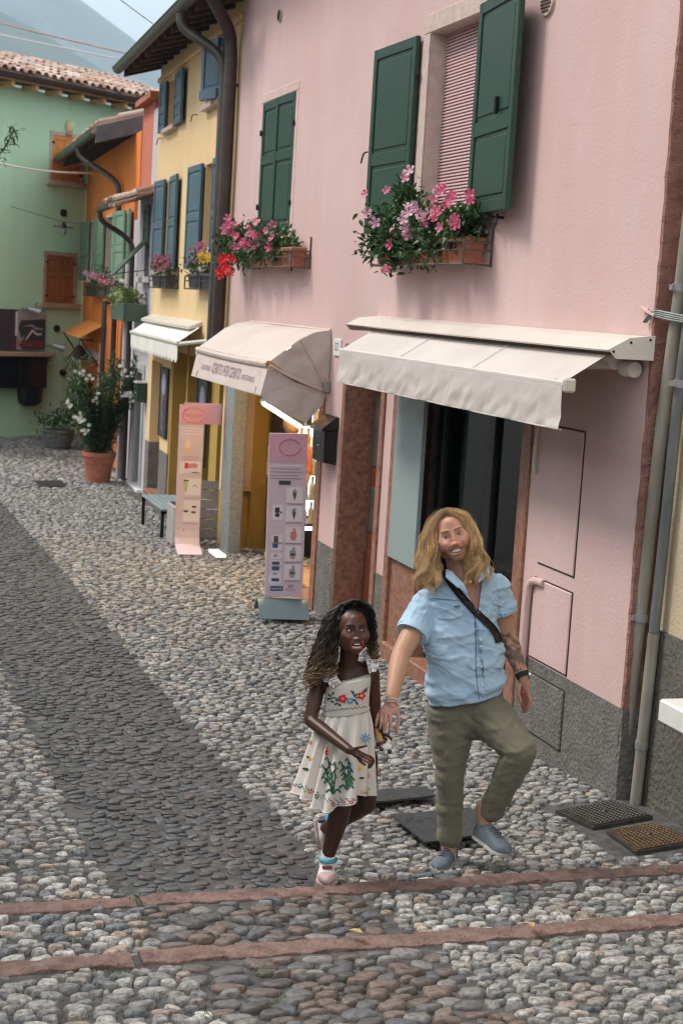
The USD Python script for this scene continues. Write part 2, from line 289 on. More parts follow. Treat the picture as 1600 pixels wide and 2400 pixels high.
def grid(P):
    """Sheet from an (n, m, 3) array of points."""
    P = np.asarray(P, float); n, m = P.shape[:2]; i, j = np.meshgrid(np.arange(n - 1), np.arange(m - 1), indexing='ij'); a = (i * m + j).ravel()
    return trimesh.Trimesh(P.reshape(-1, 3), np.vstack([np.stack([a, a + 1, a + m + 1], 1), np.stack([a, a + m + 1, a + m], 1)]), process=False)
def thick(sheet, t=.004):
    """A sheet of cloth given a thickness."""
    s = sheet.copy(); n = s.vertex_normals; k = len(s.vertices)
    e = s.edges_sorted; u, c = np.unique(e, axis=0, return_counts=True); bd = {tuple(x) for x in u[c == 1]}
    F = [s.faces, s.faces[:, ::-1] + k]; side = []
    for a, b in s.edges:
        if (min(a, b), max(a, b)) in bd: side += [(b, a, a + k), (b, a + k, b + k)]
    return trimesh.Trimesh(np.vstack([s.vertices, s.vertices - n * t]), np.vstack(F + [np.array(side).reshape(-1, 3)]), process=False)
class Frame:
    """A facade: s runs along it away from the camera, o outwards to the street, z up."""
    def __init__(self, o, deg):
        a = math.radians(deg); self.M = np.eye(4); self.M[:2, 0] = math.sin(a), math.cos(a); self.M[:2, 1] = -math.cos(a), math.sin(a); self.M[:2, 3] = o
    def __call__(self, m):
        m = cat_(m) if isinstance(m, list) else m.copy(); m.apply_transform(self.M); return m
    def pt(self, s, o, z): return (self.M @ np.array((s, o, z, 1.)))[:3]
    def pts(self, L): return np.array([self.pt(*p) for p in L])
    def b(self, *a): return self(bx(*a))
    def wall(self, poly, o0, o1):
        """Polygon in (s, z) extruded from o0 to o1."""
        m = prism(poly, 0, o1 - o0); v = m.vertices.copy(); m.vertices = np.stack([v[:, 0], o1 - v[:, 2], v[:, 1]], 1)
        return self(m)
PF, YF, GF = Frame((4.4, 0), 0), Frame((4.4, 18.3), 2.3), Frame((5.06, 34.7), 53.6 + 180)

# ------------------------------------------------------------------ ground
GZ = np.array([(-60, 10.), (-4, 1.5), (0, .98), (3, .53), (5.0, .27), (5.66, .20), (5.81, .195), (5.82, .145), (6.52, .09), (6.66, .085), (6.67, .03), (7.0, .015), (8.0, -.03), (9.2, -.115), (12, -.16), (14.3, -.18), (18, -.24), (21, -.33), (24.5, -.42), (30, -.42), (60, -.40), (9000, -2)])
def gz(y): return np.interp(y, GZ[:, 0], GZ[:, 1])
ys = np.unique(np.concatenate([GZ[:-1, 0], np.linspace(4, 36, 65)])); xs = np.array((-60, -8, -2, 0, 1, 2, 3, 4, 5, 6, 9, 60.))
setting('street_ground', grid([[(x, y, gz(y) - .012) for x in xs] for y in ys]), 'mortar', True)
g_ = 9000.; setting('terrain', grid([[(x, y, -3 if abs(x) < 60 and y < 50 else -4) for x in (-g_, -50, 50, g_)] for y in (-g_, -50, 50, g_)]), 'earth')
WOB = np.random.default_rng(77).uniform(.80, 1.08, 97)
def stone(P2, c, zc, h, tilt, K):
    """One cobble: its outline rounded into a dome."""
    d = P2 - c; ang = np.arctan2(d[:, 1], d[:, 0]); o = np.argsort(ang); P, A = d[o], ang[o]
    th = np.arange(K) * 2 * np.pi / K; u = np.stack([np.cos(th), np.sin(th)], 1)
    a = P; b = np.roll(P, -1, 0); e = b - a
    den = u[:, None, 0] * e[None, :, 1] - u[:, None, 1] * e[None, :, 0]; den = np.where(abs(den) < 1e-9, 1e-9, den)
    t = (a[None, :, 0] * e[None, :, 1] - a[None, :, 1] * e[None, :, 0]) / den; s = (a[None, :, 0] * u[:, None, 1] - a[None, :, 1] * u[:, None, 0]) / den
    t = np.where((t > 0) & (s >= -1e-6) & (s <= 1 + 1e-6), t, 9); r = t.min(1)
    mean = np.median(r); r = np.minimum(r * .95, mean * 1.45); r = .12 * np.roll(r, 1) + .76 * r + .12 * np.roll(r, -1); r = np.minimum(r * WOB[(np.arange(K) + int(abs(c[0]) * 9973 + abs(c[1]) * 7919)) % 97], t.min(1) * .985)
    q = u * r[:, None]; V = []
    for k, z in ((1., -.03), (1.0, .30 * h), (.88, .80 * h), (.58, .97 * h)):
        V.append(np.column_stack([q * k + c, zc + z + (q * k) @ tilt + (.10 * h * WOB[(np.arange(K) * 3 + int(abs(c[0]) * 5987)) % 97] if k < 1 else 0)]))
    V.append(np.array([[c[0], c[1], zc + h]])); V = np.concatenate(V); F = []
    for L in range(3):
        for j in range(K):
            p, n = L * K + j, L * K + (j + 1) % K; F += [(p, n, n + K), (p, n + K, p + K)]
    F += [(3 * K + j, 3 * K + (j + 1) % K, 4 * K) for j in range(K)]
    return V, np.array(F)
def lay(x0, x1, y0, y1, pitch, sx, h, gap, K, seed, keep=None, jit=.36):
    """Cobbles over a rectangle: relaxed irregular cells, each shrunk to a stone. sx > 1: stones longer across the street."""
    r = np.random.default_rng(seed); px, py = pitch * sx, pitch / sx
    gx, gy = np.meshgrid(np.arange(x0 - 2 * px, x1 + 2.5 * px, px), np.arange(y0 - 2 * py, y1 + 2.5 * py, py)); gx = gx + (np.arange(gx.shape[0]) % 2)[:, None] * px / 2
    P = np.stack([gx.ravel(), gy.ravel()], 1) + r.uniform(-jit, jit, (gx.size, 2)) * (px, py); P = P[r.random(len(P)) > .13]; ex = r.uniform((x0, y0), (x1, y1), (int(len(P) * .16), 2)); P = np.vstack([P, ex]); P[:, 0] /= sx; P[:, 1] *= sx
    vor = Voronoi(P); out = []
    for i, c in enumerate(P):
        reg = vor.regions[vor.point_region[i]]
        if -1 in reg or len(reg) < 4: continue
        poly = vor.vertices[reg] * (sx, 1 / sx); c2 = poly.mean(0)
        if not (x0 <= c2[0] <= x1 and y0 <= c2[1] <= y1) or (keep and not keep(*c2)): continue
        poly[:, 0] = np.clip(poly[:, 0], x0 - .02, x1 + .02); poly[:, 1] = np.clip(poly[:, 1], y0, y1)
        if np.ptp(poly[:, 0]) > .5 or np.ptp(poly[:, 1]) > .5: continue
        c2 = poly.mean(0); k = 1 - gap * r.uniform(.6, 1.5)
        out.append((c2, stone(c2 + (poly - c2) * k, c2, gz(c2[1]) - .012 + r.uniform(-.006, .003), h * r.uniform(.65, 1.25), r.uniform(-.12, .12, 2) + (0, (gz(c2[1] + .03) - gz(c2[1] - .03)) / .06 if gz(c2[1] + .03) - gz(c2[1] - .03) < .02 else 0), K)))
    return out
def place_stones(thing, name, stones, material, most=300):
    stones = sorted(stones, key=lambda s: np.hypot(*(s[0] - (0, 0))))
    for c, (V, F) in stones[:most]: thing.add(name, trimesh.Trimesh(V, F, process=False), random.choice(VARIANTS[material]), True)
    if stones[most:]:
        V = np.concatenate([s[1][0] for s in stones[most:]]); n = np.cumsum([0] + [len(s[1][0]) for s in stones[most:]])[:-1]
        thing.add('far_' + name + 's', trimesh.Trimesh(V, np.concatenate([s[1][1] + k for s, k in zip(stones[most:], n)]), process=False), material + '_mixed', True, kind='stuff', tint=np.concatenate([np.tile(c_, (len(s[1][0]), 1)) for s, c_ in zip(stones[most:], ramp_at(material, rng.random(len(stones) - most)))]))
MATS_ON = [(2.86, 3.36, 7.24, 7.82), (2.86, 3.32, 8.0, 8.3), (3.88, 4.42, 6.98, 7.96)]
def free(x, y): return not any(a < x < b and c < y < d for a, b, c, d in MATS_ON[2:])
L0, L1 = 1.25, 2.31
pave = Thing('pavement', base=(3, 12, -.2), kind='structure')
light = (lay(L1, 4.39, 6.70, 14.0, .074, 1.25, .017, .075, 9, 1, free, .5) + lay(-.2, L0, 6.70, 16, .076, 1.25, .018, .12, 9, 2, None, .5) + lay(L1, 5.6, 14.0, 25.0, .082, 1.25, .017, .08, 7, 3, lambda x, y: x < 4.42 or 14.6 < y < 20, .5) + lay(1.5, 6.0, 25.0, 36.0, .12, 1.25, .018, .08, 6, 4, lambda x, y: x < 4.8 + (y - 25) * .04, .42))
place_stones(pave, 'cobble', light, 'light_stone')
strip = Thing('carriage_strip', base=(1.8, 10, -.1), kind='structure')
place_stones(strip, 'cobble', lay(L0, L1, 6.70, 15, .086, 1.32, .012, .15, 9, 5, None, .48) + lay(L0, L1, 15, 25, .094, 1.32, .011, .14, 7, 6, None, .44), 'dark_stone')
for k, (y0, y1) in enumerate(((5.83, 6.51), (4.2, 5.65))):
    st = Thing('ramp_step', base=(2, (y0 + y1) / 2, .15), kind='structure')
    place_stones(st, 'cobble', lay(-.3, L0 + .05, y0, y1, .084, 1.2, .024, .07, 10, 10 + k, None, .5) + lay(L1, 4.39, y0, y1, .074, 1.25, .020, .07, 10, 20 + k, None, .5), 'light_stone')
    place_stones(st, 'brown_cobble', lay(L0 + .05, L1, y0, y1, .100, 1.28, .025, .06, 11, 30 + k, None, .47), 'brown_stone')
def kerb(x0, x1, yf0, yf1, zt, th, seed, wy=.125):
    """Rough-hewn red kerb stone from (x0, yf0) to (x1, yf1), its far edge."""
    n, m = 60, 9; U = np.linspace(0, 1, n); prof = [(0, -.12), (.004, -.02), (.02, -.004), (.05, 0), (.5, .003), (.92, 0), (.975, -.006), (.995, -.03), (1, -.12)]
    P = [[(x0 + (x1 - x0) * u, yf0 + (yf1 - yf0) * u - wy * (1 - a), zt + b) for a, b in prof] for u in U]
    P = np.array(P); e = meshkit.fbm(P * 14 + seed, 4) - .5; P[..., 2] += e * .034; P[..., 1] += (meshkit.fbm(P * 9 + seed + 50, 4) - .5) * .05
    s = grid(P); caps = [trimesh.convex.convex_hull(np.vstack([P[i], P[i] + (0.002 * d, 0, 0)])) for i, d in ((0, -1), (-1, 1))]
    return cat_([s] + caps)
for i, (xa, xb, ya, yb, z) in enumerate(((-.3, 1.29, 6.665, 6.66, .088), (1.32, 2.62, 6.67, 6.66, .088), (2.625, 3.9, 6.66, 6.67, .09), (3.905, 4.6, 6.672, 6.68, .09), (-.3, 1.12, 5.83, 5.80, .2), (1.16, 2.3, 5.82, 5.81, .2), (2.305, 3.42, 5.81, 5.82, .2), (3.43, 4.6, 5.82, 5.83, .2))):
    k_ = Thing('kerb_stone', ['reddish kerb stone at the lower step, left of the child', 'reddish kerb stone at the lower step under the child\'s shoe', 'long reddish kerb stone at the lower step in front of the man', 'reddish kerb stone at the lower step beside the rusty grate', 'reddish kerb stone at the upper step, leftmost and nearest the camera', 'chipped reddish kerb stone at the upper step before the brown cobbles', 'reddish kerb stone at the upper step right of the brown cobbles', 'reddish kerb stone at the upper step, at the right edge of the picture'][i], 'kerb stone', ((xa + xb) / 2, ya, z - .1))
    k_.add('stone', kerb(xa, xb, ya, yb, z, .1, i * 7.3), 'red_kerb', 40)
# ------------------------------------------------------------------ shared building parts
def shutter_leaf(F, s0, s1, z0, z1, o, hinge='far', deg=0., th=.042, panels=(.40,), rail=.085, stile=.075):
    """A panelled leaf lying in plane o; swung deg outwards about its hinge side. Two raised panels."""
    w, h = s1 - s0, z1 - z0; zs = [0] + [h * p for p in panels] + [h]
    M = [bx(0, stile, 0, th, 0, h, .006), bx(w - stile, w, 0, th, 0, h, .006)]
    for i, z in enumerate(zs):
        a, b = (z, z + rail) if i == 0 else (z - rail, z) if i == len(zs) - 1 else (z - rail * .6, z + rail * .6)
        M.append(bx(stile, w - stile, .002, th - .002, a, b, .005))
    for a, b in zip(zs[:-1], zs[1:]):
        a2, b2 = a + rail * (1 if a == 0 else .6), b - rail * (1 if b == h else .6)
        M += [bx(stile, w - stile, .012, th - .016, a2, b2), bx(stile + .028, w - stile - .028, .013, th - .007, a2 + .03, b2 - .03, .009)]
    m = cat_(M); m.apply_translation((0, 0, z0))
    if hinge == 'far':
        m.vertices[:, 0] -= w
        if deg: m.apply_transform(trimesh.transformations.rotation_matrix(math.radians(-deg), (0, 0, 1)))
        m.apply_translation((s1, o, 0))
    else:
        if deg: m.apply_transform(trimesh.transformations.rotation_matrix(math.radians(deg), (0, 0, 1)))
        m.apply_translation((s0, o, 0))
    return F(m)
def hinges(F, s, o, zs, w=.07): return F([cat_([bx(s - w / 2, s + w / 2, o, o + .012, z - .012, z + .012, .003), bx(s - .012, s + .012, o, o + .02, z - .03, z + .03, .004)]) for z in zs])
def holes(rects, outer):
    p = Polygon(outer)
    for a, b, c, d in rects: p = p.difference(rect(a, c, b, d))
    return p
def reveal(F, s0, s1, z0, z1, d, t=.05):
    e = .004; return F([bx(s0 - t, s0 + e, -d, -.003, z0 - t, z1 + t), bx(s1 - e, s1 + t, -d, -.003, z0 - t, z1 + t), bx(s0 + e, s1 - e, -d, -.003, z1 - e, z1 + t), bx(s0 + e, s1 - e, -d, -.003, z0 - t, z0 + e)])
def frame_band(F, s0, s1, z0, z1, w, o0, o1, bottom=True):
    L = [bx(s0 - w, s0, o0, o1, z0, z1, .006), bx(s1, s1 + w, o0, o1, z0, z1, .006), bx(s0 - w, s1 + w, o0, o1, z1 + .001, z1 + w, .006)]
    if bottom: L.append(bx(s0 - w, s1 + w, o0, o1 + .02, z0 - w, z0 - .001, .006))
    return F(L)
def catch(F, s, o, z, d=1): return F(tube(bend([(s, o, z), (s + d * .09, o + .05, z + .01), (s + d * .12, o + .06, z - .06), (s + d * .10, o + .07, z - .09)], 2), .008, 6))
def rough(m, amp, sc, seed=0, step=.1):
    """Subdivides and roughens a rendered wall edge."""
    m = m.subdivide_to_size(step) if hasattr(m, 'subdivide_to_size') else m
    v = m.vertices; n = np.stack([meshkit.fbm(v * sc + k * 31 + seed, 3) - .5 for k in range(3)], 1); m.vertices = v + n * amp; return m

# ------------------------------------------------------------------ pink house
pk = Thing('pink_house', 'pink plastered house with dark green shutters, grey plinth and two shop fronts', 'house', (4.4, 13, -.1))
SHOP, DOOR, SHW = (14.40, 18.28, -.6, 2.3), (12.62, 13.62, -.6, 2.25), (9.69, 12.2, -.05, 2.2)
SM, BG = (15.86, 17.18, 3.46, 4.87), (10.87, 12.02, 3.46, 4.90)
op = [SHOP, DOOR, SHW, SM, BG]
pk.add('wall', PF.wall(holes(op, [(8.06, .5), (18.30, .5), (18.30, 6.7), (8.06, 6.7)]), -.35, 0), 'pink_plaster')
pk.add('plinth', PF.wall(holes(op, [(8.06, -.7), (14.40, -.7), (14.40, .499), (8.06, .499)]), -.35, .003), 'rough_render')
pk.add('corner_strip', rough(PF.b(8.03, 8.059, -.34, .004, .50, 6.7), .022, 7., 3, .05), 'corner_render')  # wall end facing the camera, shade painted in by a darker tone
pk.add('corner_plinth', rough(PF.b(8.03, 8.059, -.34, .002, -.6, .499), .018, 9., 5, .05), 'rough_render')
pk.add('roof', [PF.b(7.8, 18.6, -5., .75, 6.72, 6.80)], 'soffit_wood')
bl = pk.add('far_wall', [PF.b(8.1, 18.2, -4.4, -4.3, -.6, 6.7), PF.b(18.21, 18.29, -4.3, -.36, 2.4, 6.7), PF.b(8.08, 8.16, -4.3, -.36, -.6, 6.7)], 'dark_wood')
# closed small window
w = pk.add('window', [frame_band(PF, SM[0], SM[1], SM[2], SM[3], .10, -.05, .006), reveal(PF, *SM, .3)], 'pinkish_stone')
for a, b, hs in ((SM[0], (SM[0] + SM[1]) / 2 - .003, 'near'), ((SM[0] + SM[1]) / 2 + .003, SM[1], 'far')):
    lf = pk.add('shutter', shutter_leaf(PF, a + .005, b, SM[2] + .005, SM[3] - .005, -.035, hs, 3. if hs == 'near' else .5, panels=(.56,)), 'green_paint', parent=w)
pk.add('hinge', [hinges(PF, SM[0], .01, (3.75, 4.55)), hinges(PF, SM[1], .01, (3.75, 4.55))], 'black_metal', parent=w)
pk.add('backing', PF.b(SM[0], SM[1], -.3, -.25, SM[2], SM[3]), 'blind_gap', parent=w)
# big window: open shutters, lowered slatted blind
w = pk.add('window', [frame_band(PF, BG[0], BG[1], BG[2], BG[3], .15, -.06, .008), reveal(PF, *BG, .3)], 'pale_stone')
pk.add('sill', PF.b(BG[0] - .2, BG[1] + .2, -.3, .05, BG[2] - .05, BG[2] - .002, .008), 'pale_stone', parent=w)
n = 58; dz = (BG[3] - BG[2]) / n
for i in range(n):
    z = BG[2] + i * dz
    s = trimesh.Trimesh([(a, o, zz) for a in (BG[0] + .012, BG[1] - .012) for o, zz in ((-.150, z), (-.128, z + .006), (-.130, z + dz * .74), (-.150, z + dz * .8))], [(0, 1, 5), (0, 5, 4), (1, 2, 6), (1, 6, 5), (2, 3, 7), (2, 7, 6), (3, 0, 4), (3, 4, 7), (0, 3, 2), (0, 2, 1), (4, 5, 6), (4, 6, 7)])
    pk.add('slat', PF(s), 'pink_blind', parent=w)
pk.add('blind_cord', PF.b(BG[0], BG[1], -.19, -.165, BG[2], BG[3]), 'blind_gap', parent=w)  # near-black backing sheet puts the shade behind the slats in as colour
pk.add('shutter', shutter_leaf(PF, 12.19, 13.14, 3.36, 4.90, .018, 'near', 2.0), 'green_paint', parent=w)
pk.add('shutter', shutter_leaf(PF, 9.90, 10.85, 3.44, 4.93, .03, 'far', 6.), 'green_paint', parent=w)
pk.add('shutter_latch', [catch(PF, 13.2, .03, 4.06), catch(PF, 10.3, .05, 3.42, -1), PF.b(10.24, 10.27, .128, .158, 4.1, 4.22, .006), hinges(PF, 12.18, .03, (3.7, 4.6)), PF(tube([(10.32, 0, 3.41), (10.32, .14, 3.41)], .012, 6))], 'black_metal', parent=w)
# front door with red marble surround
d = pk.add('door', [PF.b(12.66, 13.10, -.30, -.25, -.2, 2.2, .01), PF.b(13.12, 13.58, -.30, -.25, -.2, 2.2, .01)], 'door_wood')
for s0, s1 in ((12.72, 13.04), (13.18, 13.52)):
    for z0, z1 in ((-.02, .55), (.70, 1.12), (1.30, 1.95)): pk.add('panel', PF.b(s0, s1, -.262, -.237, z0, z1, .02), 'door_wood' if z0 < .6 else 'dark_wood', parent=d)
pk.add('door_surround', [PF.b(13.612, 13.70, -.26, .02, -.45, 2.3, .006), PF.b(12.53, 12.628, -.26, .02, -.45, 2.3, .006), PF.b(12.53, 13.7, -.26, .02, 2.301, 2.4, .006), PF.b(12.53, 13.7, -.26, .03, -.46, -.16, .01)], 'red_marble')
# right-hand shop front
sf = pk.add('shop_window', [PF.b(12.193, 12.30, -.3, .02, -.45, 2.3, .006), PF.b(9.55, 9.697, -.3, .02, -.2, 2.3, .006), PF.b(9.55, 12.3, -.3, .02, 2.301, 2.42), PF.b(11.62, 12.19, -.30, -.012, -.3, .7)], 'red_marble')
pk.add('step', [PF.b(9.69, 12.2, -.35, .035, -.4, -.02, .012)], 'red_marble', parent=sf)
pk.add('glass', [PF.b(9.74, 10.52, -.17, -.165, .02, 2.18), PF.b(10.60, 11.55, -.17, -.165, .02, 2.18)], 'glass_dark', parent=sf)
for a, b in ((9.69, 9.74), (10.50, 10.62), (11.50, 11.615)): pk.add('mullion', PF.b(a, b, -.2, -.13, -.02, 2.2, .008), 'black_metal', parent=sf)
pk.add('rail', [PF.b(9.74, 11.5, -.2, -.13, -.02, .03, .005), PF.b(9.74, 11.5, -.2, -.13, 2.15, 2.2, .005)], 'black_metal', parent=sf)
pk.add('interior', [PF.b(9.3, 12.3, -2.6, -2.5, -.2, 2.5), PF.b(9.2, 9.3, -2.5, -.36, -.2, 2.5), PF.b(12.3, 12.4, -2.5, -.36, -.2, 2.5), PF.b(9.3, 12.3, -2.5, -.36, -.3, -.1), PF.b(9.3, 12.3, -2.5, -.36, 2.5, 2.55)], 'steel_panel', parent=sf)
pk.add('counter', [PF.b(10.2, 11.6, -1.7, -1.1, -.1, .85, .02), PF.b(9.5, 9.9, -2.3, -1.2, -.1, 1.3, .02), PF.b(10.7, 10.74, -.6, -.5, -.1, 1.75)], 'steel_panel', parent=sf)
pk.add('side_panel', PF.b(11.56, 12.19, -.010, .028, .70, 2.1, .004), 'steel_panel', parent=sf)
pk.add('cable_end', PF(tube(bend([(9.47, .0, 2.02), (9.46, .03, 1.9), (9.46, .02, 1.72)], 2), .012, 6)), 'cream_metal', parent=sf)
# meter cupboard doors
def hatch(s0, s1, z0, z1, m, back, o): 
    h = pk.add('hatch', PF.b(s0 + .009, s1 - .009, o, o + .013, z0 + .009, z1 - .009, .006), m)
    pk.add('gap', [PF.b(s0, s1, o - .001, o + .0035, z0, z1)], back, parent=h)
    return h
h1 = hatch(8.79, 9.34, 1.14, 2.06, 'pink_plaster', 'dark_wood', .0)
h2 = hatch(8.79, 9.36, .51, 1.05, 'pink_plaster', 'dark_wood', .0)
bolt = lambda s, z, o: PF(cat_([trimesh.creation.icosphere(1, .011)])).apply_translation(PF.pt(s, o, z))
for s, z in [(8.86 + i * .14, .98 - 0 * i) for i in range(4)] + [(8.86 + i * .14, .57) for i in range(4)] + [(9.32, .8)]: pk.add('bolt', bolt(s, z, .01), 'black_metal', parent=h2)
pk.add('bolt', bolt(9.28, 1.62, .01), 'black_metal', parent=h1)
h3 = hatch(8.79, 9.30, .02, .42, 'rough_render', 'dark_wood', .003)
for s, z in ((8.55, 2.2), (8.75, 2.22), (8.95, 2.22), (8.32, 2.12), (8.4, 1.35), (8.4, 1.18), (8.45, .85), (14.9, 3.35)): pk.add('nail', bolt(s, z, .002), 'dark_iron')
pk.add('conduit', PF(tube(bend([(9.40, .03, .42), (9.40, .03, .96), (9.34, .025, 1.03), (9.2, .012, 1.03)], 3), .026, 10)), 'pink_plaster')
for s, z, r in ((9.82, 4.80, .10), (16.66, 5.73, .07)):
    v_ = pk.add('vent', PF(trimesh.creation.cylinder(r, .02, sections=24, transform=trimesh.transformations.rotation_matrix(np.pi / 2, (1, 0, 0)))).apply_translation(PF.pt(s, .01, z) - np.array((4.4, 0, 0)) * 0 - PF.pt(0, 0, 0)), 'pale_stone')
    for k in range(7):
        hz = r * .72 * (k - 3) / 3.2; hw = math.sqrt(max(r * r * .64 - hz * hz, 1e-4)); pk.add('louvre', PF.b(s - hw, s + hw, .016, .026, z + hz - .007, z + hz + .004), 'dark_wood', parent=v_)

# porch of the ice-cream shop, part of the pink house
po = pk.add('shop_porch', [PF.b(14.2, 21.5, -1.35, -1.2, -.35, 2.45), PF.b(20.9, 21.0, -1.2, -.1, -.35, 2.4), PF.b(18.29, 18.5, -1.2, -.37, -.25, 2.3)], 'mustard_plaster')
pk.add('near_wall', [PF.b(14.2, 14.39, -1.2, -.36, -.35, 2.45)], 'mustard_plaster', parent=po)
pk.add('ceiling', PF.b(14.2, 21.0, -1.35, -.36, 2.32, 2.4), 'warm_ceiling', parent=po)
pk.add('lit_floor', PF.b(14.36, 16.7, -1.2, -.30, -.24, -.185), 'wood_floor', parent=po)
pk.add('threshold', [PF.b(14.36, 15.3, -.30, .01, -.28, -.165, .01), PF.b(17.1, 21., -1.2, -1.1, -.3, -.12, .01)], 'red_marble', parent=po)
pk.add('post', PF.b(14.26, 14.399, -.2, .02, -.3, 2.0, .006), 'red_marble', parent=po)
pk.add('counter', [PF.b(18.6, 20.6, -1.19, -.8, -.12, .35, .01), PF.b(18.6, 20.6, -1.19, -.75, .72, .80, .02)], 'yellow_plaster', parent=po)
pk.add('strip_lamp', [PF.b(18.7, 20.5, -.79, -.76, .02, .06), PF.b(15., 18.2, -.9, -.86, 2.26, 2.31)], 'tube_light', parent=po)
pl_ = pk.add('pillar', [PF.b(17.88, 18.27, -.17, -.006, -.30, 2.3, .012)], 'granite', parent=po, label='shop front glass with its cobble reflection painted as grey speckle')  # opaque block for the shop glass; the street reflection is in its colour
bulb = pk.add('lamp', trimesh.creation.icosphere(2, .07).apply_translation((4.85, 15.6, 2.15)), 'shop_lamp', parent=po)
pk.add('lamp', PF.b(15.2, 16.6, -.30, -.24, 2.20, 2.26), 'shop_lamp', parent=po)

# ------------------------------------------------------------------ beige house at the right edge
bh = Thing('beige_house', 'beige house at the right edge with a rough pebbledash plinth', 'house', (4.4, 5, 0))
bh.add('wall', PF.wall(holes([(5.6, 7.30, .70, 1.9)], [(1, 1.0), (8.02, 1.0), (8.02, 6.8), (1, 6.8)]), -.5, -.13), 'beige_plaster')
bh.add('plinth', PF.wall(holes([(5.6, 7.30, .70, 1.9)], [(1, -.5), (8.02, -.5), (8.02, .999), (1, .999)]), -.5, -.115), 'pebble_render')
w = bh.add('window', [PF.b(5.62, 7.28, -.48, -.4, .75, 1.88)], 'dark_wood')
bh.add('sill', PF.b(5.4, 7.55, -.4, .05, .565, .695, .012), 'white_paint', parent=w)
bh.add('shutter', shutter_leaf(PF, 6.4, 7.26, .74, 1.88, -.16), 'brown_wood', parent=w)
bh.add('hinge', hinges(PF, 7.30, -.12, (.95, 1.7), .09), 'black_metal', parent=w)
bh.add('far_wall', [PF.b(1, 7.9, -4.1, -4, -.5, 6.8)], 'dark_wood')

# ------------------------------------------------------------------ yellow house
yh = Thing('yellow_house', 'yellow ochre house with slate blue shutters beyond the brown drainpipes', 'house', (4.5, 21, -.3))
Y1, Y2, Y3, Y4 = (4.55, 5.36, 5.16, 5.84), (.92, 2.05, 5.16, 5.86), (4.62, 5.10, 3.12, 4.40), (1.25, 2.02, 3.12, 4.42)
YD1, YD2 = (4.86, 5.92, -.6, 1.72), (.12, 4.10, -.6, 1.95)
yh.add('wall', YF.wall(holes([Y1, Y2, Y3, Y4, YD1, YD2], [(0.02, .45), (6.3, .45), (6.3, 6.3), (0.02, 6.3)]), -.4, 0), 'yellow_plaster')
yh.add('plinth', YF.wall(holes([YD1, YD2], [(4.05, -.8), (6.3, -.8), (6.3, .449), (4.05, .449)]), -.4, .002), 'rough_render')
yh.add('far_wall', [YF.b(.02, 6.3, -4.4, -4.3, 2.5, 6.5), YF.b(6.22, 6.3, -4.3, -.42, -.6, 6.3), YF.b(.02, .1, -4.3, -.42, 2.5, 6.3)], 'yellow_plaster')
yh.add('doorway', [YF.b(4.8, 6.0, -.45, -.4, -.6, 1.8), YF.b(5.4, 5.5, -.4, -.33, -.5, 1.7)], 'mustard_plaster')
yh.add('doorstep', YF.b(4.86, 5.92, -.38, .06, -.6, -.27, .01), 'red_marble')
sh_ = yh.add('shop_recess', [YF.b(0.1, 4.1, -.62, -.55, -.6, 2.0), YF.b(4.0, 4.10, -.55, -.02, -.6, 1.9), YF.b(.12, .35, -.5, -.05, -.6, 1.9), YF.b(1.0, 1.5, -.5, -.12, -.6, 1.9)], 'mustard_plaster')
yh.add('dark_glass', [YF.b(1.6, 2.3, -.5, -.47, -.1, 1.85), YF.b(.4, .95, -.5, -.47, -.1, 1.85)], 'black_gloss', parent=sh_)
yh.add('door_frame', [YF.b(2.3, 2.42, -.52, -.42, -.6, 1.9), YF.b(.95, 1.0, -.52, -.42, -.6, 1.9), YF.b(1.5, 1.6, -.52, -.42, -.6, 1.9)], 'black_metal', parent=sh_)
yh.add('bench_board', [YF.b(.4, 3.6, -.5, -.1, .02 + .12 * k, .11 + .12 * k, .006) for k in range(1)], 'concrete', parent=sh_)
def open_window(T, F, r, near, far, m, panels=(.45,), deg=(4, 4), fr='yellow_plaster', sill='pale_stone', d=.3, both=(1, 1)):
    s0, s1, z0, z1 = r
    w = T.add('window', reveal(F, *r, d), fr); T.add('pane', F.b(s0, s1, -d - .02, -d, z0, z1), 'black_gloss', parent=w)
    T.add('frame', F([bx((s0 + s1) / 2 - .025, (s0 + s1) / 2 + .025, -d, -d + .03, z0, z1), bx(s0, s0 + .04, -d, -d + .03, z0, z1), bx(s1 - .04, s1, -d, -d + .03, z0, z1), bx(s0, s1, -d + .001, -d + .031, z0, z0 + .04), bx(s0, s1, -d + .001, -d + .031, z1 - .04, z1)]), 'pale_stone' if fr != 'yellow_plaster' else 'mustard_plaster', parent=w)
    if sill: T.add('sill', F.b(s0 - .1, s1 + .1, -d, .09, z0 - .07, z0 - .001, .01), sill, parent=w)
    if near: T.add('shutter', shutter_leaf(F, near[0], near[1], z0 - .03, z1 + .02, .02, 'far', deg[0], panels=panels), m, parent=w)
    if far: T.add('shutter', shutter_leaf(F, far[0], far[1], z0 - .03, z1 + .02, .02, 'near', deg[1], panels=panels), m, parent=w)
    return w
open_window(yh, YF, Y1, (3.76, 4.54), (5.37, 5.80), 'blue_paint', deg=(2, 4))
w_ = open_window(yh, YF, Y2, None, None, 'blue_paint')
yh.add('shutter', shutter_leaf(YF, .93, 1.48, 5.14, 5.86, .02, 'near', 17, panels=(.12, .88)), 'blue_paint', parent=w_); yh.add('shutter', shutter_leaf(YF, 1.49, 2.04, 5.14, 5.86, .0, 'far', 2, panels=(.5,)), 'blue_paint', parent=w_)
open_window(yh, YF, Y3, (3.86, 4.61), (5.12, 5.85), 'blue_paint', panels=(.5,), deg=(2, 3))
open_window(yh, YF, Y4, (.45, 1.24), (2.03, 2.90), 'blue_paint', panels=(.5,), deg=(4, 2))
yh.add('latch', [catch(YF, 2.75, .02, 5.12), catch(YF, 5.75, .02, 5.06)], 'black_metal')
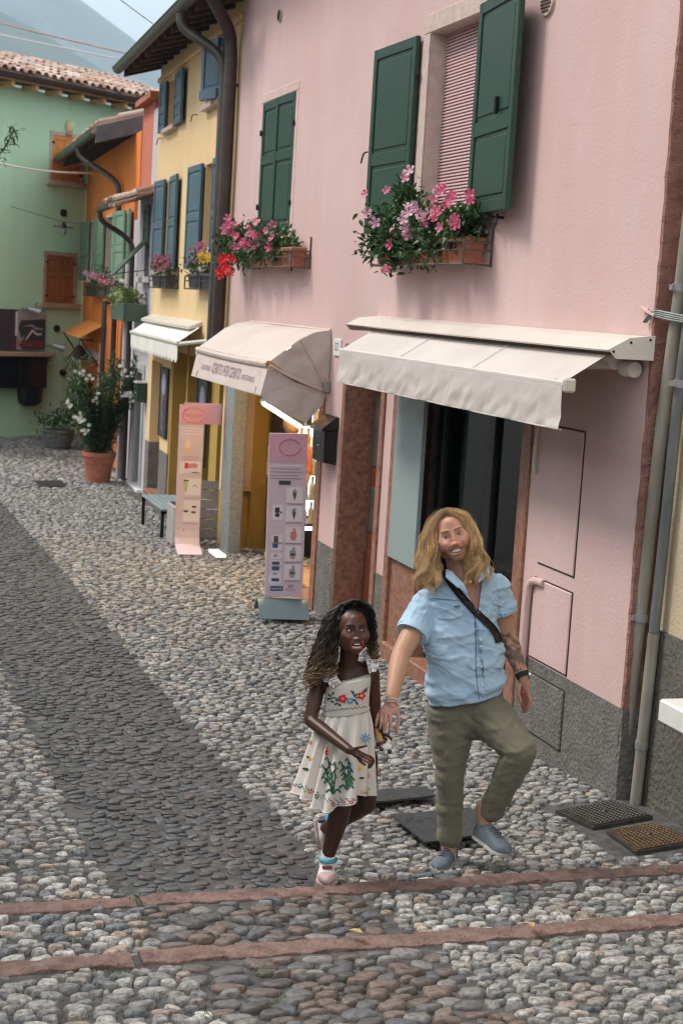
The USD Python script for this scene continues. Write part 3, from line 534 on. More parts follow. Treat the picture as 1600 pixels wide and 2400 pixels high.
ro = yh.add('roof', [YF(trimesh.Trimesh([(s, o, z) for s in (-.3, 6.5) for o, z in ((.62, 6.09), (.62, 6.15), (-4.5, 7.7), (-4.5, 7.64))], [(0, 1, 5), (0, 5, 4), (1, 2, 6), (1, 6, 5), (3, 0, 4), (3, 4, 7), (0, 3, 2), (0, 2, 1), (4, 5, 6), (4, 6, 7)]))], 'soffit_wood')
for k in range(12): yh.add('rafter', YF(trimesh.Trimesh(*[(lambda b: (b.vertices, b.faces))(bx(-.02 + .57 * k, .07 + .57 * k, -.4, .56, 0, .11))][0]).apply_transform(np.array([[1, 0, 0, 0], [0, 1, 0, 0], [0, -.30, 1, 6.15], [0, 0, 0, 1.]]))), 'soffit_wood', parent=ro)
def half_gutter(F, s0, s1, o, z, r=.075):
    th = np.linspace(np.pi, 2 * np.pi, 11); P = [[(s, o + r * math.cos(t), z + r * math.sin(t)) for t in th] for s in np.linspace(s0, s1, 6)]
    return F([thick(grid(P), .004), tube([(s0, o + r, z), (s1, o + r, z)], .012, 6), prism(Polygon([(r * math.cos(t), r * math.sin(t)) for t in th]), 0, .01).apply_transform(np.array([[0, 0, 1, s1 - .005], [1, 0, 0, o], [0, 1, 0, z], [0, 0, 0, 1.]]))])
yh.add('gutter', half_gutter(YF, -.35, 6.45, .64, 6.12, .085), 'gutter_metal')
yh.add('cornice', YF.b(.02, 6.3, .0, .05, 5.93, 6.0, .01), 'yellow_plaster')

# ------------------------------------------------------------------ lilac house (low, with a tiled canopy) and salmon wall above it
lh = Thing('lilac_house', 'narrow pale lilac house with a small tiled canopy roof and propped green shutter', 'house', (4.7, 25.8, -.3))
LD, LW = (6.85, 7.55, -.7, 1.45), (6.75, 7.25, 3.0, 4.12)
lh.add('wall', YF.wall(holes([LD, LW], [(6.31, -.8), (8.7, -.8), (8.7, 3.95), (8.3, 3.95), (8.3, 4.3), (6.9, 4.3), (6.9, 5.6), (6.31, 5.6)]), -.35, -.01), 'lilac_plaster')
lh.add('door', [YF.b(6.86, 7.54, -.30, -.24, -.5, 1.4, .01)], 'steel_panel')
lh.add('door_frame', [YF.b(7.55, 7.72, -.3, .012, -.6, 1.5), YF.b(6.66, 6.849, -.3, .012, -.6, 1.5), YF.b(6.66, 7.72, -.3, .012, 1.501, 1.6)], 'grey_stone')
lh.add('doorstep', YF.b(6.5, 7.8, -.3, .08, -.7, -.38, .01), 'white_paint')
w = lh.add('window', [reveal(YF, *LW, .25)], 'lilac_plaster'); lh.add('pane', YF.b(*LW[:2], -.27, -.25, *LW[2:]), 'black_gloss', parent=w)
lh.add('shutter', shutter_leaf(YF, LW[0], LW[1], 3.5, 4.12, .0, panels=(.5,)), 'dark_sage', parent=w)
tilt = bx(LW[0], LW[1], 0, .035, -.78, 0, .008); tilt.apply_transform(trimesh.transformations.rotation_matrix(math.radians(-42) * -1, (1, 0, 0))); tilt.apply_translation((0, .02, 3.55)); lh.add('propped_leaf', YF(tilt), 'dark_sage', parent=w)
lh.add('prop', YF(tube([(7.0, 0, 3.1), (7.0, .48, 3.02)], .008, 6)), 'black_metal', parent=w)
lh.add('sill', YF.b(6.6, 7.4, -.25, .1, 2.9, 2.99, .01), 'white_paint', parent=w)
cr = lh.add('canopy', YF(trimesh.Trimesh([(s, o, z) for s in (6.35, 8.05) for o, z in ((.58, 4.06), (.58, 4.11), (-.6, 4.52), (-.6, 4.45))], [(0, 1, 5), (0, 5, 4), (1, 2, 6), (1, 6, 5), (3, 0, 4), (3, 4, 7), (0, 3, 2), (0, 2, 1), (4, 5, 6), (4, 6, 7)])), 'dark_wood')
def barrel(L, r0, r1, up=True, n=7):
    th = np.linspace(0, np.pi, n); P = [[(r * math.cos(t), y, (r * math.sin(t) if up else -r * math.sin(t) * .8 + .02)) for t in th] for y, r in ((0, r0), (L, r1))]
    g = grid(P); return thick(g if not up else trimesh.Trimesh(g.vertices, g.faces[:, ::-1], process=False), .012)
tile_up, tile_dn = barrel(.46, .085, .068), barrel(.46, .085, .068, False)
def tiles(T, parent, F, s0, s1, o_e, z_e, slope, rows, course=.36, pitch=.21, most=10 ** 6, seed=0):
    """Courses of barrel tiles from the eave upward; the nearest ones single parts."""
    r = np.random.default_rng(seed); cs, sn = math.cos(slope), math.sin(slope); L = []
    for row in range(rows):
        for k in range(int((s1 - s0) / pitch) + 1):
            for t, dz, ds in ((tile_dn, -.02, 0), (tile_up, .03, pitch / 2)):
                m = t.copy(); m.apply_transform(trimesh.transformations.rotation_matrix(r.uniform(-.05, .05), (0, 0, 1)))
                v = m.vertices; y = v[:, 1]; m.vertices = np.stack([v[:, 0] + s0 + k * pitch + ds, o_e - (row * course + y) * cs - v[:, 2] * sn * 0, z_e + (row * course + y) * sn + v[:, 2] + dz + .012 * (row % 2) + r.uniform(-.012, .012)], 1); m.faces = m.faces[:, ::-1]
                L.append((row, k, F(m)))
    for q in L[:most]: T.add('tile', q[2], VARIANTS['roof_tile'][r.integers(6)], parent=parent)
    if L[most:]: T.add('upper_tiles', [q[2] for q in L[most:]], 'roof_tile_mixed', parent=parent, kind='stuff', tint=np.concatenate([np.tile(c_, (len(q[2].vertices), 1)) for q, c_ in zip(L[most:], ramp_at('roof_tile', r.random(len(L) - most)))]))
tiles(lh, cr, YF, 6.4, 7.95, .62, 4.10, .33, 3, seed=3)
lh.add('gutter', half_gutter(YF, 6.3, 8.1, .66, 4.07, .07), 'gutter_metal')
lh.add('elbow', YF(tube(bend([(7.98, .66, 4.03), (7.98, .64, 3.86), (8.04, .3, 3.70), (8.1, .1, 3.56), (8.1, .08, 3.4), (8.1, .08, 1.), (8.1, .08, -.42)], 3), .045, 9)), 'brown_pipe')
sw = Thing('salmon_house', 'tall narrow salmon red house wall rising behind the lilac canopy', 'house', (4.8, 25.7, 3))
sw.add('wall', YF.wall(Polygon([(6.91, 4.31), (8.2, 4.31), (8.2, 5.75), (6.91, 5.75)]), -.35, -.02), 'salmon_plaster')
sw.add('top_course', YF.b(6.5, 8.2, -.4, .12, 5.751, 5.84), 'terracotta')

# ------------------------------------------------------------------ orange house
oh = Thing('orange_house', 'bright orange house with sage green shutters and dark timber eaves', 'house', (5, 31, -.3))
O1, O2, O3 = (14.25, 15.25, 2.95, 4.13), (11.25, 12.6, 2.95, 4.13), (9.1, 9.5, 2.95, 4.13)
OD = (13.0, 15.0, -.7, 1.35)
oh.add('wall', YF.wall(holes([O1, O2, O3, OD], [(8.71, -.8), (16.4, -.8), (16.4, 5.4), (8.21, 5.4), (8.21, 4.31), (8.71, 4.31)]), -.35, -.005), 'orange_plaster')
oh.add('doorway', [YF.b(12.9, 15.1, -.42, -.36, -.8, 1.45)], 'dark_wood')
oh.add('lintel', [YF.b(12.8, 15.2, -.2, .02, 1.35, 1.52, .01), YF.b(12.75, 12.99, -.2, .02, -.6, 1.349, .01)], 'pale_stone')
open_window(oh, YF, O1, (13.5, 14.24), (15.27, 16.1), 'sage_paint', fr='pale_stone', deg=(4, 5))
open_window(oh, YF, O2, (10.5, 11.24), (12.62, 13.3), 'sage_paint', fr='pale_stone', deg=(4, 5))
open_window(oh, YF, O3, (8.72, 9.09), (9.51, 10.3), 'sage_paint', fr='pale_stone', deg=(4, 5))
orf = oh.add('roof', YF(trimesh.Trimesh([(s, o, z) for s in (9.0, 16.7) for o, z in ((.62, 5.40), (.62, 5.47), (-4.0, 6.9), (-4.0, 6.82))], [(0, 1, 5), (0, 5, 4), (1, 2, 6), (1, 6, 5), (3, 0, 4), (3, 4, 7), (0, 3, 2), (0, 2, 1), (4, 5, 6), (4, 6, 7)])), 'soffit_wood')
for k in range(13): oh.add('rafter', YF(bx(9.1 + .6 * k, 9.2 + .6 * k, -.3, .56, 0, .12).apply_transform(np.array([[1, 0, 0, 0], [0, 1, 0, 0], [0, -.31, 1, 5.44], [0, 0, 0, 1.]]))), 'dark_wood', parent=orf)
oh.add('verge_flashing', YF(trimesh.Trimesh([(s, o, z + dz) for s in (8.9, 9.06) for o, z, dz in ((.66, 5.44, -.24), (.66, 5.44, .03), (-3.2, 6.64, .03), (-3.2, 6.64, -.24))], [(0, 1, 5), (0, 5, 4), (1, 2, 6), (1, 6, 5), (3, 0, 4), (3, 4, 7), (0, 3, 2), (0, 2, 1), (4, 5, 6), (4, 6, 7)])), 'slate_sheet', parent=orf)
tiles(oh, orf, YF, 9.2, 16.6, .6, 5.52, .30, 2, seed=5, most=70)
oh.add('gutter', half_gutter(YF, 8.95, 16.8, .68, 5.42, .085), 'gutter_metal')
oh.add('downpipe', YF(tube(bend([(11.7, .68, 5.38), (11.7, .66, 5.16), (11.2, .3, 4.92), (10.3, .09, 4.66), (10.25, .07, 4.4), (10.25, .07, 3.95), (10.25, .07, -.4)], 3), .05, 9)), 'brown_pipe')

# ------------------------------------------------------------------ green house closing the street
gh = Thing('green_house', 'mint green house closing off the street, with a terracotta tiled roof', 'house', (4.2, 34, -.4))
gh.add('wall', GF.wall(holes([(.30, 1.10, 2.41, 3.41), (.22, 1.04, 4.98, 5.9)], [(-6, -1), (6, -1), (6, 6.72), (-6, 6.72)]), -.4, 0), 'green_plaster')
for (s0, s1, z0, z1), m, fm, sl in (((.30, 1.10, 2.41, 3.41), 'brown_wood', 'tan_stone', 2.3), ((.22, 1.04, 4.98, 5.9), 'orange_wood', 'pale_stone', 4.87)):
    w = gh.add('window', frame_band(GF, s0, s1, z0, z1, .085, -.1, .02, False), fm)
    gh.add('sill', GF.b(s0 - .16, s1 + .16, -.1, .09, sl, z0 - .001, .012), fm, parent=w)
    gh.add('shutter', shutter_leaf(GF, s0, (s0 + s1) / 2 - .003, z0, z1, -.03, panels=(.62,)), m, parent=w); gh.add('shutter', shutter_leaf(GF, (s0 + s1) / 2 + .003, s1, z0, z1, -.03, panels=(.62,)), m, parent=w)
    gh.add('hinge', [hinges(GF, s, .02, (z0 + .15, z1 - .15), .1) for s in (s0, s1)] + ([] if z0 > 4 else [catch(GF, s0 - .2, .0, z0 - .03, -1), catch(GF, s1 + .2, .0, z0 - .03, 1)]), 'black_metal', parent=w)
gr_ = gh.add('roof', GF(trimesh.Trimesh([(s, o, z) for s in (-6, 6) for o, z in ((.52, 6.80), (.52, 6.86), (-6., 8.5), (-6., 8.4))], [(0, 1, 5), (0, 5, 4), (1, 2, 6), (1, 6, 5), (3, 0, 4), (3, 4, 7), (0, 3, 2), (0, 2, 1), (4, 5, 6), (4, 6, 7)])), 'soffit_wood')
tiles(gh, gr_, GF, -3.6, 3.0, .55, 6.93, .25, 10, pitch=.22, most=300, seed=1)
for k in range(12): gh.add('rafter', GF.b(-3.95 + .645 * k, -3.85 + .645 * k, .0, .42, 6.66, 6.77, .008), 'rafter_wood', parent=gr_)
gh.add('soffit', GF.b(-6, 6, .002, .41, 6.771, 6.80), 'soffit_wood', parent=gr_)
gh.add('fascia', GF.b(-6, 6, .40, .44, 6.775, 6.87), 'rafter_wood', parent=gr_)
gh.add('gutter', half_gutter(GF, -6, 6, .53, 6.90, .08), 'brown_pipe')
sk = gh.add('skylight', GF(bx(0, .62, 0, .45, 0, .07, .01).apply_transform(np.array([[1, 0, 0, .45], [0, -math.cos(.25), 0, -.95], [0, math.sin(.25), 1, 7.36], [0, 0, 0, 1.]]))), 'zinc', parent=gr_)
for i, (s, z) in enumerate(((.68, 4.32), (.76, 1.87), (.53, .93))):
    c_ = trimesh.creation.cylinder(.075, .06, sections=18, transform=trimesh.transformations.rotation_matrix(np.pi / 2, (1, 0, 0))); c_.apply_translation((s, .02, z)); gh.add('vent', GF(c_), 'black_metal')
ch = Thing('chimney_flue', 'small metal flue with a pale conical cap behind the orange roof', 'chimney', YF.pt(11.5, -1.2, 5.9))
p_ = YF.pt(11.5, -1.2, 5.6); ch.add('pipe', lathe([(0, 0), (.12, 0), (.12, .9), (0, .9)], 14, p_), 'brown_pipe'); ch.add('cap', lathe([(.0, 1.12), (.25, .98), (.25, .95), (0, .97)], 16, p_), 'zinc')

op_ = Thing('opposite_houses', 'pale plastered row of houses across the street, left of the camera', 'house', (-3.4, 14, 0))
op_.add('wall', bx(-9, -2.6, -7, 19, -2, 4.3), 'far_plaster'); op_.add('roof', trimesh.convex.convex_hull(np.array([(x, y, z) for y in (-7.3, 19.3) for x, z in ((-2.2, 4.31), (-9.4, 4.31), (-5.8, 6.))])), 'terracotta')
# ------------------------------------------------------------------ mountains and air
def ridge(name, D, azel, seed, m, depth):
    """A mountain flank: rises from the valley to a ridge line seen at the given bearings, rough with gullies."""
    az = np.linspace(-40, 60, 161); el = np.interp(az, [a for a, _ in azel], [e for _, e in azel]); rows = np.linspace(0, 1, 40); P = []
    for a, e in zip(az, el):
        P.append([((D - depth * (1 - t)) * math.sin(math.radians(a)), (D - depth * (1 - t)) * math.cos(math.radians(a)), -20 + (D * math.tan(math.radians(e)) + 20) * t ** 1.15) for t in rows] + [((D + depth) * math.sin(math.radians(a)), (D + depth) * math.cos(math.radians(a)), -20)])
    P = np.array(P); P[:, :-1, 2] += (meshkit.fbm(P[:, :-1] / 260. + seed, 5) - .5) * D * .045 * np.sin(np.pi * np.clip(rows * .98, 0, 1))
    setting(name, grid(P), m, True)
plain('mountain_green', (.035, .06, .03), .95, c2=(.07, .09, .05), nscale=.01); plain('mountain_rock', (.06, .08, .06), .95, c2=(.12, .13, .11), nscale=.006)
ridge('far_mountain', 4200., [(-40, 6.), (-6, 11.), (3, 11.5), (6, 10.9), (7.94, 9.78), (8.99, 9.14), (10.12, 8.42), (14, 5.6), (20, 2.5), (60, 1.5)], 1.7, 'mountain_rock', 1900)
ridge('near_mountain', 2500., [(-40, 13.), (0, 11.), (5.1, 9.25), (6.3, 8.8), (7.34, 8.26), (8.38, 7.78), (12, 5.8), (20, 3.), (60, 1)], 4.1, 'mountain_green', 1300)
hz = bx(-7200, 7200, -6000, 7500, -60, 1150); mat('air', {'v': ('principled_volume', {'color': (.58, .80, 1.0), 'density': .00026, 'anisotropy': .2})}, surface=None, volume='v.volume')
setting('haze', hz, 'air', kind='stuff')
# ------------------------------------------------------------------ awnings
def pts_sheet(F, rows, sub=24, sag=0., seed=0, wr=.0):
    """Cloth through rows of (o, z) profile points swept from s0 to s1; light wrinkles."""
    (s0, s1), prof = rows; P = []
    prof = np.array(prof, float)
    for u in np.linspace(0, 1, sub):
        P.append([(s0 + (s1 - s0) * u, o, z - sag * math.sin(math.pi * u)) for o, z in prof])
    P = np.array(P)
    if wr: P[..., 1] += (meshkit.fbm(np.stack([P[..., 0] * 6 + P[..., 2] * 5, P[..., 1], P[..., 2] * 4 - P[..., 0] * 1.5], -1) + seed, 4) - .5) * wr * np.linspace(0, 1, P.shape[1])[None]
    m = grid(P); m.vertices = F(trimesh.Trimesh(m.vertices, m.faces, process=False)).vertices; return m
def dens(prof, k=6):
    prof = np.array(prof, float); return np.concatenate([np.linspace(a, b, k, endpoint=False) for a, b in zip(prof[:-1], prof[1:])] + [prof[-1:]])
a1 = Thing('cassette_awning', 'large off-white awning with a metal cassette over the dark shop window', 'awning', PF.pt(10.4, 0, 2.6))
prof = Polygon([(0, 2.535), (0, 2.675), (.16, 2.655), (.285, 2.585), (.235, 2.535)])
def endcap(F, s, t=.012): 
    m = prism(prof, 0, t); m.vertices = np.stack([s + m.vertices[:, 2], m.vertices[:, 0], m.vertices[:, 1]], 1); return F(m)
a1.add('cassette', PF(trimesh.convex.convex_hull(np.array([(s, o, z) for s in (8.035, 12.9) for o, z in ((0.003, 2.56), (0.003, 2.67), (.16, 2.648), (.28, 2.582), (.27, 2.572))]))), 'cream_metal')
for s in (8.022, 12.902): 
    c_ = a1.add('end_cap', endcap(PF, s), 'cream_metal')
    for o, z in ((.03, 2.65), (.15, 2.63), (.255, 2.575)): a1.add('screw', trimesh.creation.icosphere(1, .008).apply_translation(PF.pt(s if s < 9 else s + .012, o, z)), 'black_metal', parent=c_)
c_ = a1.add('canvas', thick(pts_sheet(PF, ((8.17, 12.35), dens([(.22, 2.545), (.47, 2.385)], 8)), 30, .008, 3, .02)), 'cream_canvas', True)
for s in (9.55, 10.95): a1.add('seam', PF(tube([(s, .225, 2.552), (s, .472, 2.391)], .0035, 5)), 'cream_canvas', parent=c_)
a1.add('front_bar', [PF.b(8.12, 12.38, .455, .495, 2.36, 2.392, .008)], 'cream_metal')
a1.add('bar_cap', PF.b(8.095, 8.12, .43, .51, 2.33, 2.41, .02), 'cream_metal')
v_ = a1.add('valance', thick(pts_sheet(PF, ((8.15, 12.36), dens([(.49, 2.372), (.488, 2.115)], 12)), 130, .0, 9, .07)), 'cream_canvas', True)
a1.add('hem', PF(tube([(s, .489 + .006 * math.sin(s * 9), 2.115) for s in np.linspace(8.15, 12.36, 40)], .005, 5)), 'cream_canvas', parent=v_)
a1.add('roller', PF(tube([(8.25, .12, 2.51), (12.3, .12, 2.51)], .045, 12)), 'cream_metal')
a1.add('arm', [PF(tube([(8.3, .06, 2.49), (8.9, .26, 2.45)], .022, 8)), PF(tube([(8.9, .26, 2.45), (8.3, .46, 2.38)], .02, 8))], 'cream_metal')
a1.add('motor_cap', PF(tube([(8.12, .06, 2.475), (8.24, .06, 2.475)], .045, 14)), 'cream_metal')

a2 = Thing('basket_awning', 'rose beige folding awning with printed shop lettering over the ice-cream shop', 'awning', PF.pt(15.7, 0, 2.2))
T0, T1, T2, T3 = (.0, 2.50), (.30, 2.40), (.575, 2.185), (.65, 1.86)
c_ = a2.add('canvas', thick(pts_sheet(PF, ((14.2, 17.25), dens([T0, (.16, 2.468), T1, T2], 7)), 26, .012, 5, .02)), 'rose_canvas', True)
a2.add('fold_roll', thick(pts_sheet(PF, ((14.2, 17.25), dens([(.56, 2.17), (.60, 2.185), (.62, 2.165), (.61, 2.13), (.585, 2.12)], 3)), 26, .014, 5, .01)), 'rose_canvas', True, parent=c_)
v_ = a2.add('valance', thick(pts_sheet(PF, ((14.2, 17.25), dens([(.592, 2.135), T3], 9)), 40, .0, 8, .008)), 'rose_canvas', True)
def fan(F, s, P, amp=.02, seed=1):
    poly = Polygon(P); m = trimesh.Trimesh(*trimesh.creation.triangulate_polygon(poly, engine='earcut')).subdivide_to_size(.06); v = m.vertices
    return thick(F(trimesh.Trimesh(np.column_stack([s + (meshkit.fbm(np.column_stack([v * 6, v[:, 0] * 0]) + seed, 3) - .5) * amp, v[:, 0], v[:, 1]]), m.faces, process=False)))
c2 = a2.add('side_cloth', fan(PF, 14.19, [T0, (.16, 2.468), T1, T2, (.33, 2.02), (.02, 1.93)], .03), 'rose_canvas', True)
a2.add('side_flap', fan(PF, 14.185, [(.595, 2.14), T3, (.60, 1.80), (.21, 1.62), (.05, 1.80), (.02, 1.915), (.33, 2.0)], .03, 4), 'rose_canvas', True, parent=c2)
a2.add('rib', [PF(tube([(14.18, .30, 2.40), (14.175, .03, 1.97)], .010, 6))], 'rose_canvas', parent=c2)
a2.add('pleat', [PF(tube(bend([(14.17, .585, 2.15), (14.15, .40, 2.06), (14.155, .24, 1.99), (14.17, .03, 1.93)], 2), [.008] + [.018] * 9 + [.024] * 3 + [.008], 6)) if 0 else PF(tube(bend([(14.17, .585, 2.15), (14.155, .40, 2.055), (14.16, .22, 1.985), (14.17, .03, 1.93)], 2), .014, 6))], 'rose_canvas', parent=c2)
a2.add('wall_rail', PF(tube([(14.2, .01, 2.50), (17.25, .01, 2.50)], .014, 6)), 'rose_canvas')
a2.add('cord', PF(tube([(14.19, .012, 2.49), (14.19, .012, 1.97)], .008, 5)), 'rose_canvas')
a2.add('bracket', [PF.b(14.12, 14.22, .0, .07, 1.92, 2.02, .01)], 'grey_pipe')
def lettering(F, text, h, s, o, z, m, T, parent=None, name='lettering', flip=True, slope=None, width=None):
    """Raised print reading along the facade from the far end towards the camera; s is where it starts."""
    t = meshkit.text_mesh(text, h, .0012)
    if width: t.vertices[:, 0] *= width / np.ptp(t.vertices[:, 0])
    v = t.vertices; t.vertices = np.column_stack([s - v[:, 0], o + v[:, 2] + (0 if slope is None else slope * v[:, 1]), z + v[:, 1]]); t.faces = t.faces if np.linalg.det(F.M[:3, :3]) * 1 > 0 else t.faces[:, ::-1]
    return T.add(name, F(t), m, parent=parent)
sl = -(T3[0] - .592) / (2.135 - T3[1])
zz = lambda z: .592 + (2.135 - z) * -sl + .009
lettering(PF, 'CENTO PER CENTO', .105, 16.35, zz(1.955), 1.955, 'print_mauve', a2, v_, width=1.22, slope=sl)
lettering(PF, 'GELATERIA', .05, 16.85, zz(1.965), 1.965, 'print_mauve', a2, v_, width=.42, slope=sl)
lettering(PF, 'ARTIGIANALE', .05, 15.05, zz(1.965), 1.965, 'print_mauve', a2, v_, width=.5, slope=sl)
for s in (17.0, 14.42):
    a2.add('emblem', [PF(tube([(s + .07 * math.cos(t), zz(1.99 + .09 * math.sin(t)) - .008, 1.99 + .09 * math.sin(t)) for t in np.linspace(.4, 5.6, 22)], .005, 5)), PF(tube([(s, zz(1.93) - .004, 1.93), (s, zz(1.87) - .004, 1.87)], .006, 5))], 'print_mauve', parent=v_)
lb = Thing('strip_light', 'bright slanting strip light under the side flap of the rose awning', 'lamp', (3.95, 14.5, 1.7))
lb.add('tray', tube([(3.80, 14.28, 1.815), (4.24, 14.5, 1.585)], .045, 8), 'zinc'); 
for k in range(9):
    u0, u1 = k / 9 + .004, (k + 1) / 9 - .01; a, b = np.array((3.79, 14.24, 1.79)), np.array((4.23, 14.46, 1.56)); lb.add('tube', tube([a + (b - a) * u0, a + (b - a) * u1], .024, 8), 'tube_cool')
a3 = Thing('cassette_awning', 'white awning with a scalloped valance on the yellow house', 'awning', YF.pt(4, 0, 2.3))
a3.add('cover', YF(trimesh.convex.convex_hull(np.array([(s, o, z) for s in (1.75, 6.15) for o, z in ((0, 2.42), (0, 2.36), (.17, 2.31), (.17, 2.345))]))), 'cream_metal')
c_ = a3.add('canvas', thick(pts_sheet(YF, ((1.6, 6.0), dens([(.06, 2.34), (.33, 2.14)], 6)), 20, .01, 2, .02)), 'white_canvas', True)
P = []; 
for s in np.linspace(1.6, 6.0, 111): P.append([(s, .335 + .006 * math.sin(s * 7) * t, 2.13 - t * (.20 + .055 * abs(math.sin((s - 1.6) * math.pi / .22)) * 1.)) for t in np.linspace(0, 1, 6)])
a3.add('valance', thick(YF(grid(P))), 'white_canvas', True)
a3.add('front_bar', YF(tube([(1.55, .33, 2.13), (6.02, .33, 2.13)], .028, 10)), 'cream_metal')
a3.add('arm', YF(tube([(1.6, .33, 2.12), (1.0, .03, 2.2)], .025, 8)), 'cream_metal')
rl = Thing('pipe_lamp', 'small round white lamp on the wall between white awning and brown pipe', 'lamp', YF.pt(.95, .1, 2.05)); rl.add('body', trimesh.creation.icosphere(2, .055).apply_translation(YF.pt(.95, .16, 2.05)), 'plastic_white'); rl.add('stem', YF(tube([(.95, 0, 2.05), (.95, .13, 2.05)], .02, 8)), 'zinc')
a4 = Thing('drop_awning', 'small bright orange awning over the doorway of the orange house', 'awning', YF.pt(13.5, 0, 2))
a4.add('canvas', thick(pts_sheet(YF, ((11.9, 15.2), dens([(.02, 2.10), (.50, 1.82)], 6)), 12, .01, 2, .02)), 'orange_canvas', True)
for s in (11.9, 15.2): a4.add('arm', YF(tube([(s, .50, 1.82), (s, .02, 1.15)], .016, 6)), 'dark_metal')

# ------------------------------------------------------------------ drainpipes
def pipe(label, pts, r, m, brackets=(), bm='zinc', F=PF, group=None):
    t = Thing('drainpipe', label, 'drainpipe', F.pt(*pts[-1]), group)
    t.add('pipe', F(tube(pts, r, 16)), m, 40)
    for (s, o, z), rr in brackets:
        b = t.add('bracket', F(tube([(s, o, z - .022), (s, o, z + .022)], rr + .008, 16)), bm); t.add('lug', F.b(s - .015, s + .015, 0, o, z - .015, z + .015), bm, parent=b)
    return t
pA = pipe('pale olive drainpipe at the corner between pink and beige house', [(7.76, -.06, 5.), (7.90, -.06, 2.9), (7.97, -.06, 2.2), (8.09, -.06, -.05)], .037, 'grey_pipe', [((7.90, -.06, 2.95), .037), ((8.03, -.06, 1.05), .037)])
pA.add('paint_mark', PF(tube([(8.098, -.030, .24), (8.103, -.029, .20), (8.108, -.029, .13)], [.006, .011, .006], 6)), 'neon_paint')
pB = pipe('slate grey drainpipe beside the olive one, on the beige house', [(7.72, -.075, 4.), (7.84, -.075, 2.3), (7.885, -.075, .99)], .031, 'slate_pipe', [((7.835, -.075, 2.42), .031)])
pB.add('lower_pipe', PF(tube([(7.885, -.075, .988), (7.905, -.075, .5), (7.93, -.075, -.06)], .034, 16)), 'grey_pipe', 40); pB.add('lower_bracket', PF(tube([(7.915, -.075, .30), (7.913, -.075, .345)], .040, 16)), 'zinc')
cb = Thing('cable_bundle', 'grey cables tied across the pale olive drainpipe near its top bracket', 'cable', PF.pt(7.9, 0, 2.77))
for k in range(4): cb.add('cable', PF(tube(bend([(8.12, .01 + .006 * k, 2.80 - .05 * (k % 2)), (8.02, .03, 2.79 + .01 * k), (7.9, .0, 2.77 + .012 * k), (7.72, -.03, 2.76 + .01 * k), (7.3, -.12, 2.75 + .01 * k)], 3), .008, 6)), 'slate_pipe')
cb.add('hook', PF(tube(bend([(8.13, .0, 2.82), (8.2, .03, 2.84), (8.1, .03, 2.81), (8.0, .03, 2.79)], 3), .010, 6)), 'pinkish_stone')
pipe('dark brown drainpipe with a swan neck between the pink and yellow houses', np.vstack([bend([(17.6, .62, 6.42), (17.8, .60, 6.2), (18.2, .30, 5.95), (18.42, .12, 5.78), (18.43, .10, 5.5)], 3), [(18.43, .10, 4.5), (18.45, .10, 2.6), (18.46, .10, 1.85)]]), .075, 'brown_pipe', [((18.43, .1, 5.2), .075), ((18.44, .1, 3.2), .075)], 'brown_pipe')
pipe('grey green drainpipe running from the yellow house gutter beside the brown one', np.vstack([bend([(18.9, .62, 6.02), (18.9, .60, 5.85), (18.75, .32, 5.68), (18.65, .14, 5.52), (18.65, .12, 5.2)], 3), [(18.65, .12, 4.5), (18.66, .12, 2.6), (18.67, .12, 1.9)]]), .06, 'gutter_metal', [((18.65, .12, 5.05), .06)], 'gutter_metal')
pipe('thin lilac drainpipe beside the oleander pot', [(8.15, .12, 3.2), (8.15, .12, 1.6), (8.3, .13, -.42)], .06, 'lilac_plaster', [], 'zinc', YF)

# ------------------------------------------------------------------ foliage and flowers
def leaf(L, w, fold=.25, droop=.2):
    P = np.array([(0, 0, 0), (w * .5, L * .35, fold * w * .5), (w * .42, L * .7, fold * w * .3 - droop * L * .3), (0, L, -droop * L), (-w * .42, L * .7, fold * w * .3 - droop * L * .3), (-w * .5, L * .35, fold * w * .5), (0, L * .5, -droop * L * .15)])
    return P, np.array([(0, 1, 6), (1, 2, 6), (2, 3, 6), (3, 4, 6), (4, 5, 6), (5, 0, 6)])
def orient(d, r, roll=None):
    d = d / np.linalg.norm(d); a = np.cross(d, (0, 0, 1.)); a = a / np.linalg.norm(a) if np.linalg.norm(a) > 1e-3 else np.array((1., 0, 0)); b = np.cross(a, d); t = r.uniform(-.7, .7) if roll is None else roll
    return np.stack([a * math.cos(t) + b * math.sin(t), d, -a * math.sin(t) + b * math.cos(t)], 1)
def leaves(spots, r, L=(.05, .08), w=.4, **k):
    """Leaf blades at (point, direction) spots joined to one foliage mesh."""
    V, F, n = [], [], 0
    for p, d in spots:
        l = r.uniform(*L); P, f = leaf(l, l * w, **k); V.append(P @ orient(d, r).T + p); F.append(f + n); n += len(P)
    return trimesh.Trimesh(np.concatenate(V), np.concatenate(F), process=False)
def blossom(R, p, d, r, cup=.35, petals=5):
    V, F = [np.zeros((1, 3))], []; n = 1
    for k in range(petals):
        a = 2 * math.pi * k / petals + .2; c, s = math.cos(a), math.sin(a); q = np.array([(.28, -.16, .10), (.75, -.34, .30), (1., 0., .26), (.75, .34, .30), (.28, .16, .10)]) * R; q[:, 2] += (q[:, 0] / R) ** 1.5 * cup * R * .6 - .12 * R
        q = np.stack([q[:, 0] * c - q[:, 1] * s, q[:, 0] * s + q[:, 1] * c, q[:, 2]], 1); V.append(q); F += [(0, n, n + 4), (n, n + 1, n + 4), (n + 1, n + 3, n + 4), (n + 1, n + 2, n + 3)]; n += 5
    V = np.concatenate(V); d = d / np.linalg.norm(d); a = np.cross(d, (0.3, .2, 1.)); a /= np.linalg.norm(a); b = np.cross(d, a)
    return trimesh.Trimesh(V @ np.stack([a, b, d], 0) + p, F, process=False)
